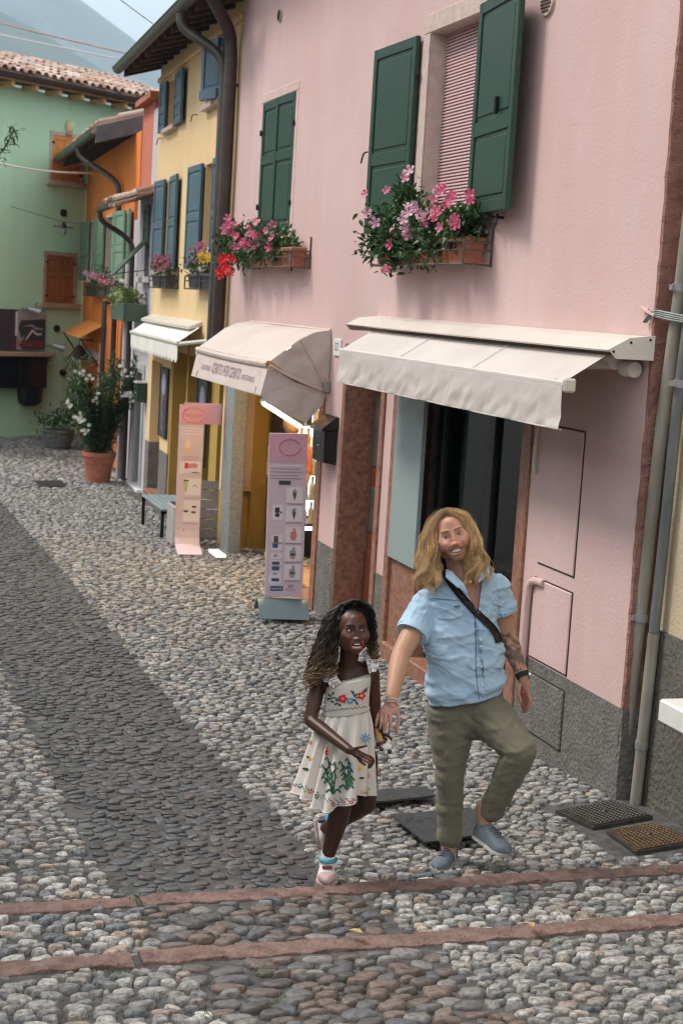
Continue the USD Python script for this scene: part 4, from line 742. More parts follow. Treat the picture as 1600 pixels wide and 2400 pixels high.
def shoots(centres, r, n, spread=.07, up=(0, 0, .6)):
    out = []
    for c in centres:
        ax = r.normal(size=3) * .8 + up; ax /= np.linalg.norm(ax)
        for k in range(n):
            d = r.normal(size=3); d -= ax * (d @ ax) * .6; d += ax * .35; out.append((c + r.normal(size=3) * spread + ax * spread * r.uniform(-.5, .8), d))
    return out
def flower_box(name, label, F, s0, s1, z, d, r, pots, fol, blooms, rack='gutter_metal', pot_m='terracotta', leafm='green_leaf', rail=(.16, .1)):
    T = Thing(name, label, 'flower box', F.pt((s0 + s1) / 2, d / 2, z))
    rk = T.add('rack', [F(tube([(s0, .0, z), (s0, d, z)], .009, 6)), F(tube([(s1, .0, z), (s1, d, z)], .009, 6)), F(tube([(s0, d, z), (s1, d, z)], .010, 6))], rack)
    for h in rail: T.add('rail', F(tube([(s0, 0.01, z + h), (s0, d, z + h), ((s0 + s1) / 2, d + .01, z + h), (s1, d, z + h), (s1, 0.01, z + h)], .008, 6)), rack, parent=rk)
    for s, o in ((s0, .01), (s0, d), (s1, d), (s1, .01), (s0 + (s1 - s0) * .35, d)): T.add('upright', F(tube([(s, o, z - .01), (s, o, z + (.30 if o < .1 else .17))], .009, 6)), rack, parent=rk)
    for a, b in pots:
        q = T.add('pot', F(trimesh.convex.convex_hull(np.array([(s, o, zz) for zz, e in ((z + .012, .02), (z + .19, 0)) for s in (a + e, b - e) for o in (.04 + e, d - .02 - e)]))), pot_m)
        T.add('rim', F.b(a - .008, b + .008, .03, d - .012, z + .15, z + .195, .008), pot_m, parent=q)
    T.add('foliage', leaves(fol, r, w=.5), leafm)
    for m, L in blooms:
        for p, dd, R in L: T.add('blossom', blossom(R, p, dd, r), m)
    return T
r = np.random.default_rng(11)
def scatter(F, boxes, n):
    out = []
    for (s0, s1, o0, o1, z0, z1), k in zip(boxes, n):
        for _ in range(k): out.append(F.pt(r.uniform(s0, s1), r.uniform(o0, o1), r.uniform(z0, z1)))
    return out
C = scatter(PF, [(11.75, 12.5, .06, .30, 3.18, 3.5), (11.85, 12.05, .1, .2, 3.48, 3.64), (11.85, 12.0, .2, .28, 3.08, 3.2), (10.55, 11.75, .06, .24, 3.22, 3.46), (10.9, 11.8, .06, .24, 3.16, 3.3)], [52, 9, 6, 54, 26])
fol = shoots(C, r, 26, .055)
SH = [-.34, -.12]
def flowers(F, spots, R=(.036, .05)): return [(F.pt(s + SH[0] + r.normal() * .02, max(.05, o + SH[1]), z + r.normal() * .012), np.array((-.75, -.85, .35)) + r.normal(size=3) * .35, r.uniform(*R)) for s, o, z in spots]
light = flowers(PF, [(11.85, .4, 3.52), (11.88, .42, 3.43), (11.9, .4, 3.36), (11.8, .42, 3.45), (11.82, .4, 3.30), (11.62, .4, 3.45), (11.55, .4, 3.42), (11.6, .42, 3.5), (12.1, .42, 3.36), (12.13, .4, 3.33), (12.45, .45, 3.42), (12.72, .42, 3.45), (12.75, .42, 3.5), (12.2, .3, 3.79), (12.25, .3, 3.74), (11.45, .38, 3.44), (11.35, .36, 3.62), (11.3, .36, 3.6)], (.042, .056))
hot = flowers(PF, [(11.22, .4, 3.46), (11.15, .4, 3.43), (11.08, .4, 3.5), (11.0, .4, 3.52), (11.28, .4, 3.4), (11.12, .4, 3.34), (10.98, .38, 3.56), (10.9, .4, 3.38), (10.82, .4, 3.36), (10.86, .4, 3.42), (11.35, .38, 3.55), (11.25, .36, 3.62), (11.2, .36, 3.64), (11.1, .34, 3.58), (10.75, .36, 3.56), (10.72, .36, 3.5), (12.9, .4, 3.66), (12.05, .45, 3.24), (12.35, .4, 3.64), (11.4, .42, 3.38), (12.08, .46, 3.05), (11.48, .4, 3.36)])
flower_box('flower_box', 'flower box under the open green shutters, pink mandevilla in terracotta pots', PF, 10.47, 12.5, 3.08, .22, r, [(10.52, 10.86), (10.92, 11.5), (11.55, 11.98), (12.03, 12.45)], fol, [('light_petal', light), ('pink_petal', hot)])
SH = [-.15, -.12]
C = scatter(PF, [(15.5, 17.3, .06, .24, 3.2, 3.46), (16.7, 17.9, .1, .3, 3.12, 3.5), (15.2, 16.5, .06, .2, 3.2, 3.36)], [60, 40, 20])
fol = shoots(C, r, 24, .055)
hot = flowers(PF, [(r.uniform(16.1, 17.65), .38 + r.uniform(-.05, .08), r.uniform(3.27, 3.55)) for _ in range(34)] + [(15.75, .36, 3.48), (15.72, .38, 3.35), (15.8, .38, 3.28), (15.95, .38, 3.42), (17.75, .36, 3.62), (17.7, .4, 3.5)], (.045, .06))
red = flowers(PF, [(17.3 + r.uniform(-.25, .25), .44 + r.uniform(-.04, .05), r.uniform(2.93, 3.2)) for _ in range(14)], (.05, .065))
flower_box('flower_box', 'flower box under the closed green shutters with trailing red petunias', PF, 15.02, 16.95, 3.08, .20, r, [(15.07, 15.5), (15.55, 16.15), (16.2, 16.9)], fol, [('pink_petal', hot), ('red_petal', red)])
C = scatter(YF, [(3.85, 5.3, .04, .17, 3.02, 3.24)], [36])
bl = [(p + np.array((-.04, -.02, .05)), np.array((-.6, -.7, .6)) + r.normal(size=3) * .4, r.uniform(.03, .045)) for p in C for _ in (0, 1, 2)]
flower_box('window_planter', 'purple planter full of mauve flowers under the farther blue shutters', YF, 3.75, 5.45, 2.83, .17, r, [(3.85, 5.35)], shoots(C, r, 7, .05), [('mauve_petal', bl)], 'black_metal', 'purple_pot')
C = scatter(YF, [(.6, 2.1, .04, .17, 3.02, 3.2)], [40])
ye = [(YF.pt(r.uniform(.5, 1.3), r.uniform(.05, .18), r.uniform(3.16, 3.26)), np.array((-.5, -.7, .7)) + r.normal(size=3) * .4, r.uniform(.03, .045)) for _ in range(60)]
ma = [(YF.pt(r.uniform(1.3, 2.1), r.uniform(.05, .17), r.uniform(3.1, 3.42)), np.array((-.5, -.7, .6)) + r.normal(size=3) * .4, r.uniform(.025, .04)) for _ in range(45)]
flower_box('window_planter', 'purple planter with yellow and mauve flowers next to the brown drainpipe', YF, .4, 2.25, 2.83, .17, r, [(.5, 2.15)], shoots(C, r, 7, .06), [('yellow_petal', ye), ('mauve_petal', ma)], 'black_metal', 'purple_pot')
jr = Thing('jar', 'small pale jar with a lid on the sill behind the yellow flowers', 'jar', YF.pt(1.35, .02, 3.12)); jr.add('body', lathe([(0, 0), (.07, 0), (.075, .03), (.075, .17), (.05, .2), (0, .2)], 14, YF.pt(1.35, .0, 3.122)), 'tan_stone'); jr.add('lid', lathe([(0, .2), (.055, .2), (.055, .235), (0, .235)], 14, YF.pt(1.35, .0, 3.122)), 'white_paint')
C = scatter(YF, [(9., 13.8, .05, .2, 2.86, 3.08)], [44])
wh = [(YF.pt(r.uniform(12.8, 14.2), r.uniform(.1, .24), r.uniform(2.95, 3.1)), np.array((-.7, -.6, .5)) + r.normal(size=3) * .3, r.uniform(.05, .07)) for _ in range(16)]
rd = [(YF.pt(r.uniform(9.5, 12.8), r.uniform(.1, .24), r.uniform(2.85, 3.05)), np.array((-.7, -.6, .5)) + r.normal(size=3) * .3, r.uniform(.05, .07)) for _ in range(12)]
flower_box('flower_box', 'long dark timber flower box under the sage shutters of the orange house', YF, 8.75, 14.3, 2.62, .2, r, [(8.85, 10.8), (10.9, 12.5), (12.6, 14.2)], shoots(C, r, 9, .09), [('light_petal', wh), ('pink_petal', rd)], 'dark_wood', 'dark_wood', rail=(.22, .04))
pc = Thing('planter_crate', 'dark green crate of pale succulents on the lilac house wall', 'planter', YF.pt(7.4, .2, 2.3))
pc.add('crate', [YF.b(6.6, 8.2, .36, .39, 2.28, 2.56, .006), YF.b(6.6, 6.63, .02, .36, 2.28, 2.56, .006), YF.b(8.17, 8.2, .02, .36, 2.28, 2.56, .006), YF.b(6.63, 8.17, .02, .36, 2.28, 2.31)], 'dark_sage'); pc.add('liner_pot', YF.b(7.0, 7.5, .08, .34, 2.32, 2.52, .02), 'terracotta')
C = scatter(YF, [(6.9, 8.2, .1, .4, 2.55, 2.76)], [34]); pc.add('succulents', leaves(shoots(C, r, 12, .05), r, (.07, .12), .5), 'pale_leaf')

# ------------------------------------------------------------------ pots and plants on the ground
ol = Thing('potted_oleander', 'large oleander with white blossoms in a terracotta pot by the lilac house', 'potted plant', (4.17, 26.1, gz(26.1)))
b0 = np.array((4.17, 26.1, gz(26.1)))
ol.add('pot', lathe([(0, 0), (.20, 0), (.235, .30), (.245, .31), (.27, .42), (.285, .43), (.285, .50), (.25, .50), (.24, .44), (0, .44)], 28, b0), 'terracotta', 30); ol.add('soil', lathe([(0, .455), (.243, .455), (.243, .44), (0, .44)], 20, b0), 'soil')
r = np.random.default_rng(21); sp = []; tips = []
for k in range(38):
    a = r.uniform(0, 2 * np.pi); e = r.uniform(.12, .72); H = r.uniform(.8, 1.65); d = np.array((math.cos(a) * e, math.sin(a) * e, 0)); q = [b0 + (0, 0, .45) + d * .12, b0 + d * .5 + (0, 0, .45 + H * .5), b0 + d * 1.0 + (0, 0, .45 + H)]
    q = bend(q, 2); ol.add('stem', tube(q, np.linspace(.012, .005, len(q)), 5), 'dark_wood')
    tips.append(q[-1])
    for t in np.linspace(.25, 1, 22):
        p = q[int(t * (len(q) - 1))]
        for _ in range(5): sp.append((p + r.normal(size=3) * .04, r.normal(size=3) * .8 + (0, 0, .5)))
ol.add('foliage', leaves(sp, r, (.10, .17), .2), 'dark_leaf')
for k, (px, pz) in enumerate(((-.42, 1.62), (-.30, 1.48), (-.10, 1.18), (.36, 1.22), (.42, 1.16), (-.56, .98), (-.42, .72), (-.35, .68), (-.28, .45), (.28, 1.75))):
    for _ in range(5): ol.add('blossom', blossom(.036, b0 + (px + r.normal() * .05, -.42 + r.normal() * .04, .5 + pz * .82 + r.normal() * .04), np.array((-.2, -1, .4)) + r.normal(size=3) * .3, r), 'white_petal')
bk = Thing('wicker_tub', 'grey wicker tub with a low leafy plant beside the green wall', 'potted plant', (4.05, 31.4, gz(31)))
b1 = np.array((4.2, 31.4, gz(31))); bk.add('tub', lathe([(0, 0), (.23, 0), (.29, .2), (.31, .38), (.27, .38), (.26, .32), (0, .32)], 20, b1), 'wicker')
for k in range(4): bk.add('band', lathe([(.24 + .022 * k, .05 + .09 * k), (.262 + .022 * k, .06 + .09 * k), (.262 + .022 * k, .09 + .09 * k), (.24 + .022 * k, .10 + .09 * k)], 20, b1), 'wicker')
bk.add('foliage', leaves(shoots([b1 + (r.normal() * .19, r.normal() * .19, .45 + r.uniform(-.05, .2)) for _ in range(26)], r, 9, .08), r, (.09, .15), .4), 'dark_leaf')
lv = Thing('overhanging_branch', 'leafy green twig reaching in from the left edge before the green house', 'branch', (2.3, 20, 4.6))
q = bend([(1.95, 22., 4.35), (2.12, 22., 4.6), (2.2, 22., 4.8)], 3); lv.add('twig', tube(q, .01, 5), 'dark_wood')
lv.add('foliage', leaves([(q[int(t * (len(q) - 1))] + r.normal(size=3) * .04, r.normal(size=3) + (.4, 0, .3)) for t in np.linspace(.1, 1, 60)], r, (.09, .14), .25), 'green_leaf')

# ------------------------------------------------------------------ signs, totems, bench, boxes
def facing(px, nrm, up=(0, 0, 1.)):
    """4x4 of a flat board: x to the right as read, y up, z towards the reader; origin px."""
    z = np.array(nrm, float); z /= np.linalg.norm(z); u = np.array(up, float); x = np.cross(u, z); x /= np.linalg.norm(x); y = np.cross(z, x); M = np.eye(4); M[:3, 0], M[:3, 1], M[:3, 2], M[:3, 3] = x, y, z, px; return M
class Board:
    def __init__(s, T, M, parent): s.T, s.M, s.parent = T, M, parent
    def rect(s, x0, x1, y0, y1, m, name='print', lift=.002):
        return s.T.add(name, bx(x0, x1, y0, y1, .0, lift).apply_transform(s.M), m, parent=s.parent)
    def shape(s, poly, m, name='print', lift=.003):
        return s.T.add(name, prism(poly, 0, lift).apply_transform(s.M), m, parent=s.parent)
    def text(s, t, h, x, y, m, width=None, name='lettering'):
        g = meshkit.text_mesh(t, h, .0035)
        if width: g.vertices[:, 0] *= width / np.ptp(g.vertices[:, 0])
        g.apply_translation((x, y, 0)); return s.T.add(name, g.apply_transform(s.M), m, parent=s.parent)
    def ring(s, cx, cy, rx, ry, w, m, a0=0, a1=6.3):
        return s.T.add('emblem', tube([(cx + rx * math.cos(t), cy + ry * math.sin(t), .003) for t in np.linspace(a0, a1, 30)], w, 5).apply_transform(s.M), m, parent=s.parent)
from shapely.geometry import Point
from shapely import affinity
ell = lambda x, y, a, b: affinity.scale(Point(x, y).buffer(1, 10), a, b)
# near totem
g0 = gz(13.75)
t2 = Thing('menu_totem', 'tall ice-cream menu totem on an arched grey base, right in front of the shop', 'menu sign', (3.95, 13.85, g0))
nrm = np.array((-.15, -1, 0)); M = facing((3.80, 13.88, g0 + .20), nrm, (-.022, 0, 1.)); w, h = .355, 1.52
bd = t2.add('board', bx(0, w, 0, h, -.022, 0, .004).apply_transform(M), 'totem_face')
B = Board(t2, M, bd); B.rect(0.002, w - .002, h - .27, h - .002, 'totem_pink'); B.ring(.19, h - .125, .095, .075, .006, 'print_rose', .4, 6.2)
for k, wd in enumerate((.30, .28, .30, .26, .29)): B.rect(.02, .02 + wd, h - .30 - .03 * k, h - .292 - .03 * k, 'print_white' if k < 1 else 'print_mauve')
B.rect(.10, .21, h - .475, h - .435, 'print_dark')
for k in range(5):
    y = h - .63 - k * .175 - (.02 if k > 1 else 0); B.rect(.175, .325, y - .01, y + .135, 'print_white'); B.rect(.18, .33, y - .026, y - .016, 'print_mauve')
    if k in (0, 1): B.shape(unary_union([ell(.25, y + .085, .018, .03), Polygon([(.232, y + .07), (.268, y + .07), (.25, y + .005)])]), 'print_choc'); B.shape(ell(.255, y + .10, .012, .018), 'print_grey', lift=.004)
    else: B.shape(unary_union([Polygon([(.215, y + .06), (.285, y + .06), (.268, y + .01), (.232, y + .01)]), ell(.25, y + .075, .03, .022), ell(.258, y + .105, .014, .022)]), ('print_choc', 'print_choc', 'print_coral', 'print_grey', 'print_grey')[k]); B.shape(ell(.25, y + .055, .022, .012), ('print_white', 'print_white', 'print_rose', 'print_choc', 'print_choc')[k], lift=.004)
B.rect(.05, .15, h - .80, h - .66, 'print_white'); B.shape(ell(.095, h - .755, .022, .018), 'print_dark', lift=.004); B.rect(.072, .115, h - .735, h - .685, 'print_dark', lift=.004); B.shape(ell(.13, h - .73, .009, .009), 'print_dark', lift=.004)
for y0, y1, m_ in ((.95, 1.01, 'print_choc'), (1.02, 1.06, 'print_navy'), (1.12, 1.145, 'print_violet'), (1.19, 1.218, 'print_navy'), (1.235, 1.272, 'print_navy'), (1.295, 1.315, 'print_violet'), (1.345, 1.375, 'print_navy')):
    B.rect(.05, .15, h - y1 - .02, h - y0 + .012, 'print_white'); (B.rect(.07 + (.0 if m_ != 'print_navy' else -.01), .11 + (.02 if m_ == 'print_navy' and y0 > 1.1 else 0), h - y1, h - y0, m_, lift=.004))
B.shape(ell(.09, .13 + .03, .06, .055), 'print_white'); B.rect(.05, .17, .055, .10, 'print_navy'); B.text('facebook', .02, .058, .068, 'print_white', .1); B.rect(.215, .265, .085, .115, 'print_grey'); B.rect(.19, .29, .062, .07, 'print_mauve')
arc = np.array([(-.27 + .54 * u, .015 + .185 * math.sin(math.pi * (.08 + .84 * u)) ** 1.15 - .03) for u in np.linspace(0, 1, 15)]); arc = np.concatenate([arc, arc[::-1] * (.93, .88) - (0, .008)])
bs = prism(Polygon(arc), 0, .46); bv = bs.vertices; bs.vertices = np.column_stack([bv[:, 2] - .05, bv[:, 1], -bv[:, 0]]); Mb = facing((3.79, 13.90, g0 + .02), nrm); t2.add('base', bs.apply_transform(Mb), 'steel_blue', 35)
# far totem
g1 = gz(17.6); t1 = Thing('menu_totem', 'pale pink menu totem with curved foot near the slatted bench', 'menu sign', (4.0, 17.7, g1))
nrm1 = np.array((-.08, -1, 0)); M1 = facing((3.80, 18.0, g1 + .12), nrm1, (-.004, 0, 1.)); w1, h1 = .29, 1.60
prof = np.array([(0, h1), (0, .12), (.015, .04), (.06, -.03), (.34, -.105), (.34, -.117), (.055, -.044), (.0, .03), (-.018, .12), (-.018, h1)])
fb = prism(Polygon(prof), 0, w1); fv = fb.vertices; fb.vertices = np.column_stack([fv[:, 2], fv[:, 1], fv[:, 0]]); fb.faces = fb.faces[:, ::-1]
bd = t1.add('board', fb.apply_transform(M1), 'totem_face'); B = Board(t1, M1, bd)
B.rect(0, w1, h1 - .23, h1 - .002, 'totem_pink'); B.ring(.16, h1 - .12, .125, .085, .006, 'print_rose', .5, 6.0); B.text('Cento per Cento', .055, .05, h1 - .145, 'print_rose', .22)
for k in range(3): B.rect(.02, .27, h1 - .275 - .035 * k, h1 - .265 - .035 * k, 'print_white')
B.shape(unary_union([ell(.11, h1 - .47, .03, .035), ell(.12, h1 - .43, .018, .03)]), 'print_cream'); B.shape(Polygon([(.09, h1 - .50), (.13, h1 - .50), (.12, h1 - .56), (.1, h1 - .56)]), 'print_amber', lift=.002)
for k in range(2): B.rect(.06, .25, h1 - .615 - .03 * k, h1 - .607 - .03 * k, 'print_mauve')
B.rect(.025, .275, h1 - .80, h1 - .66, 'print_white'); B.rect(.085, .125, h1 - .745, h1 - .68, 'print_red', lift=.004); B.shape(unary_union([ell(.15, h1 - .715, .03, .028), ell(.2, h1 - .71, .035, .03)]), 'print_coral', lift=.004); B.rect(.17, .26, h1 - .795, h1 - .785, 'print_choc', lift=.004)
B.rect(.10, .28, h1 - 1.06, h1 - .86, 'print_white'); B.shape(Polygon([(.085, h1 - .90), (.13, h1 - .89), (.122, h1 - 1.02), (.10, h1 - 1.03)]), 'print_lime', lift=.004); B.rect(.08, .14, h1 - .895, h1 - .88, 'print_dark', lift=.005); B.ring(.215, h1 - .97, .025, .03, .003, 'print_dark', 0, 3)
B.rect(.09, .27, h1 - 1.10, h1 - 1.09, 'print_violet'); B.rect(.09, .28, h1 - 1.37, h1 - 1.12, 'print_white')
for x, y in ((.12, 1.25), (.21, 1.26), (.215, 1.195)): B.shape(ell(x, h1 - y, .03, .014), 'print_choc', lift=.004)
B.shape(ell(.06, h1 - 1.2, .018, .03), 'print_cream'); B.rect(.09, .26, h1 - 1.40, h1 - 1.39, 'print_violet'); B.rect(.10, .107, .10, .14, 'print_dark')
sg = Thing('shop_panel', 'plain rose coloured sign panel behind the curved menu totem', 'sign', (4.25, 18.3, 1.1))
sg.add('panel', bx(0, .45, 0, .25, -.02, 0, .004).apply_transform(facing((3.92, 18.35, g1 + 1.47), nrm1)), 'totem_pink'); sg.add('post', bx(.08, .11, -1.3, 0, -.02, -.004).apply_transform(facing((3.92, 18.35, g1 + 1.47), nrm1)), 'dark_metal')
db = Thing('display_board', 'slim striped wooden crate board leaning behind the curved menu totem', 'board', (4.35, 18.6, g1))
for k in range(6): db.add('board', bx(0, .6, .12 * k, .12 * k + .11, 0, .02, .003).apply_transform(facing((4.12, 18.9, g1 + .02), (-.1, -1, .25))), 'concrete')
ut = Thing('lit_tray', 'small glowing panel on the ground behind the curved menu totem foot', 'lamp', (4.2, 17.45, g1)); ut.add('panel', bx(4.16, 4.27, 17.35, 17.75, gz(17.4) + .03, gz(17.4) + .06), 'fridge_light'); ut.add('tray', bx(4.15, 4.28, 17.34, 17.76, gz(17.4), gz(17.4) + .028), 'zinc')
bn = Thing('slatted_bench', 'low bench of blue grey slats beside the yellow house', 'bench', (4.1, 19.9, gz(19.9)))
gb = gz(19.9); 
for k in range(6): bn.add('slat', bx(3.88 + .078 * k, 3.945 + .078 * k, 19.2, 20.6, gb + .36, gb + .39, .006), 'bench_slat')
for x in (3.90, 4.32):
    for y in (19.25, 20.55): bn.add('leg', bx(x - .02, x + .02, y - .02, y + .02, gz(y), gb + .36), 'black_metal')
bn.add('frame', [bx(3.88, 4.34, 19.23, 19.27, gb + .32, gb + .359), bx(3.88, 4.34, 20.53, 20.57, gb + .32, gb + .359)], 'black_metal')
pb = Thing('planter_box', 'square concrete planter box between bench and menu totem', 'planter', (4.0, 18.6, g1)); pb.add('box', bx(3.87, 4.16, 18.4, 18.85, gz(18.4), gz(18.4) + .48, .012), 'concrete'); pb.add('soil', bx(3.90, 4.13, 18.43, 18.82, gz(18.4) + .48, gz(18.4) + .492), 'soil')
for i, (s0, s1, z0, z1, lab) in enumerate(((4.16, 4.80, .66, 1.66, 'tall narrow blackboard sign with white chalk letters on the yellow pier'), (1.62, 2.28, .55, 1.66, 'narrow dark sign board with pale oval half hidden by the rose panel'))):
    o_ = .012 if i == 0 else -.10; cbk = Thing('hanging_signboard', lab, 'sign', YF.pt((s0 + s1) / 2, o_, z0)); fr = cbk.add('board', YF.b(s0, s1, o_, o_ + .02, z0, z1, .004), 'print_dark')
    Mk = facing(YF.pt(s1, o_ + .021, z0), -YF.M[:3, 1] * -1); B = Board(cbk, Mk, fr); B.shape(ell((s1 - s0) / 2, (z1 - z0) * .78, .17, .16), 'print_violet')
    cbk.add('edge', [YF.b(s0 - .02, s0, o_, o_ + .03, z0, z1), YF.b(s1, s1 + .02, o_, o_ + .03, z0, z1), YF.b(s0 - .02, s1 + .02, o_, o_ + .03, z1, z1 + .02)], 'dark_wood', parent=fr)
    for k, ch_ in enumerate('GELATO' if i == 0 else ''):
        g = meshkit.text_mesh(ch_, .075, .003); g.vertices[:, 0] *= 2.6; g.apply_translation(((s1 - s0) * .26, .55 - .09 * k, 0)); cbk.add('lettering', g.apply_transform(Mk), 'print_grey', parent=fr)
nt = Thing('paper_notice', 'framed notice with a yellow panel on the dark wall left of the rose panel', 'notice', YF.pt(3.4, -.5, 1.4)); f_ = nt.add('frame', YF.b(2.86, 3.92, -.54, -.515, 1.14, 1.62, .004), 'tan_stone'); nt.add('yellow_panel', YF.b(3.05, 3.6, -.5145, -.512, 1.36, 1.55), 'print_amber', parent=f_); nt.add('dark_bar', YF.b(2.95, 3.8, -.5145, -.512, 1.575, 1.605), 'print_dark', parent=f_); nt.add('drawing', YF.b(3.2, 3.45, -.5119, -.510, 1.43, 1.49), 'print_dark', parent=f_)
def mailbox(lab, F, s0, s1, z0, z1, d, m, o0=.0, roof=True):
    t = Thing('mailbox', lab, 'mailbox', F.pt((s0 + s1) / 2, o0, z0)); sm = (s0 + s1) / 2
    bo = t.add('body', F(trimesh.convex.convex_hull(np.array([(s, o, z) for s in (s0, s1) for o, z in ((o0, z0), (o0, z1), (o0 + d, z1 - .02), (o0 + d * .95, z0 + .02))]))), m)
    if roof: t.add('lid', F(trimesh.convex.convex_hull(np.array([(s, o, z) for s in (s0 - .02, s1 + .02) for o, z in ((o0, z1 + .01), (o0, z1 + .11), (o0 + .02, z1 + .12), (o0 + d + .03, z1 + .005), (o0 + d + .03, z1 - .02))]))), m)
    else: t.add('lid', F.b(s0 - .015, s1 + .015, o0, o0 + d + .02, z1 + .002, z1 + .03, .006), 'grey_stone')
    t.add('slot', F.b(sm - .1, sm + .1, o0 + d - .012, o0 + d + .001, z1 - .09, z1 - .07), 'black_gloss', parent=bo); t.add('lock', F(trimesh.creation.icosphere(1, .012)).apply_translation(F.pt(sm, o0 + d - .004, (z0 + z1) / 2) - F.pt(0, 0, 0)), 'zinc', parent=bo)
mailbox('black mailbox with a pitched lid between the ice-cream shop and the wooden door', PF, 13.82, 14.18, 1.27, 1.60, .13, 'black_metal')
mailbox('dark green mailbox beside the door of the lilac house', YF, 6.33, 6.62, 1.02, 1.32, .16, 'green_paint', .0, False)
mailbox('small dark brown mailbox at the far side of the lilac house door', YF, 7.8, 8.15, .98, 1.32, .10, 'dark_wood', .0, False)
hn = Thing('house_number', 'small white house number plate 33 right of the rose awning', 'number plate', PF.pt(13.95, 0, 2.35)); p_ = hn.add('plate', PF.b(13.85, 14.07, .0, .014, 2.27, 2.43, .004), 'plastic_white'); lettering(PF, '33', .07, 14.03, .014, 2.32, 'print_dark', hn, p_, 'digits'); lettering(PF, 'VIA', .018, 14.03, .014, 2.40, 'print_dark', hn, p_, 'digits') if 0 else None
wl_ = Thing('wall_light', 'oval yellowish lamp housing above the orange shutters of the green house', 'lamp', GF.pt(.61, 0, 6.1)); wl_.add('housing', GF(trimesh.creation.icosphere(3, 1.).apply_transform(np.diag((.10, .09, .15, 1)))).apply_translation(GF.pt(.61, .04, 6.12) - GF.pt(0, 0, 0)), 'print_cream'); wl_.add('shade', GF.b(.53, .69, .0, .07, 5.94, 6.0, .01), 'rafter_wood')
ln = Thing('hanging_lantern', 'small lantern hung on a wire before the green wall', 'lamp', GF.pt(1.14, .5, 4.0)); c_ = GF.pt(1.12, .5, 3.98); ln.add('glass', lathe([(0, -.16), (.05, -.14), (.07, -.06), (.05, .0), (0, .01)], 14, c_), 'print_grey'); ln.add('cap', lathe([(0, .12), (.03, .10), (.06, .03), (.07, .0), (0, .0)], 14, c_), 'dark_metal'); ln.add('arm', GF(tube([(.85, .5, 4.0), (1.4, .5, 4.0)], .02, 6)), 'grey_pipe')
ln.add('wire', GF(tube([(-.1, .5, 4.12), (1.1, .5, 4.10), (2.6, .5, 4.3)], .008, 5)), 'sage_paint')
# poster panel of the restaurant on the green wall
ps = Thing('restaurant_sign', 'black and white photo sign with red letters above a dark case, green wall', 'sign', GF.pt(1.7, 0, 1.4))
p_ = ps.add('panel', GF.b(1.13, 3.4, .02, .07, 1.40, 2.24, .004), 'print_dark'); ps.add('paper', GF.b(1.13, 1.93, .0705, .073, 1.405, 2.235), 'print_grey', parent=p_)
Mp = facing(GF.pt(1.93, .074, 1.40), GF.M[:3, 1]); B = Board(ps, Mp, p_)
B.shape(Polygon([(.10, .62), (.79, .66), (.79, .02), (.16, .02), (.06, .10), (.15, .18), (.04, .46)]), 'print_dark', lift=.002); B.shape(Polygon([(.16, .50), (.42, .545), (.55, .48), (.72, .47), (.72, .43), (.52, .43), (.40, .50)]), 'print_grey', lift=.004); B.shape(Polygon([(.22, .20), (.42, .44), (.56, .36), (.69, .36), (.69, .325), (.54, .32), (.43, .39), (.27, .22)]), 'print_white', lift=.004); B.shape(Polygon([(.08, .2), (.2, .3), (.2, .26), (.12, .18)]), 'print_grey', lift=.004); B.shape(Polygon([(.01, .80), (.01, .3), (-.05, .3), (-.05, .80)]), 'print_white', lift=.004)
B.text('BONACINI', .105, .02, .085, 'print_red', .70); B.text('O', .075, -.12, .09, 'print_red')
ps.add('shelf', [GF.b(1.02, 3.5, .0, .32, 1.28, 1.37, .01), GF.b(1.05, 1.12, .0, .25, 1.10, 1.279, .01)], 'tan_stone')
cs = ps.add('display_case', [GF.b(1.18, 1.95, .0, .22, .62, 1.278, .01), GF.b(2.0, 3.4, .0, .22, .62, 1.278, .01)], 'black_gloss')
ps.add('lower_case', GF(lathe([(0, -.38), (.16, -.37), (.24, -.30), (.27, 0), (0, 0)], 20).apply_transform(np.diag((1.2, .8, 1, 1)))).apply_translation(GF.pt(1.55, .12, .615) - GF.pt(0, 0, 0)), 'black_gloss', parent=cs)
for s, z in ((1.72, 2.27), (1.0, 1.52)):
    q = Thing('spotlight', 'metal spotlight on top of the black and white photo sign' if z > 2 else 'metal spotlight at the right edge of the black and white photo sign', 'lamp', GF.pt(s, .1, z)); q.add('head', GF(tube([(s, .16, z), (s - .18, .34, z - .06)], [.05, .085], 10)), 'zinc'); q.add('arm', GF(tube([(s + .05, .0, z - .02), (s, .16, z)], .025, 8)), 'zinc')
vb = Thing('banner_post', 'black vertical banner with small pale lettering before the orange house', 'banner', YF.pt(9.9, .3, 2)); f_ = vb.add('banner', YF.b(9.5, 9.95, .30, .33, -.1, 2.56, .004), 'black_metal'); vb.add('side', YF.b(9.96, 10.02, .29, .34, .2, 1.8), 'salmon_plaster', parent=f_); vb.add('bracket', YF.b(9.6, 9.8, .0, .3, 2.5, 2.54), 'black_metal', parent=f_)
for k, ch_ in enumerate('RISTORANTE'): g = meshkit.text_mesh(ch_, .1, .004); vb.add('lettering', g.apply_transform(facing(YF.pt(9.99, .345, 1.66 - .14 * k), (-1, -.3, 0))), 'print_white', parent=f_) if 0 else None
cl = Thing('hanging_bell_lamp', 'dark conical lamp under the orange awning', 'lamp', YF.pt(14.2, .3, 1.3)); cl.add('shade', lathe([(0, .3), (.05, .28), (.26, 0), (.24, 0), (.03, .24), (0, .25)], 18, YF.pt(14.0, .28, 1.32)), 'dark_wood'); cl.add('arm', YF(tube([(14.0, .0, 1.72), (14.0, .28, 1.72), (14.0, .28, 1.6)], .015, 6)), 'dark_metal')
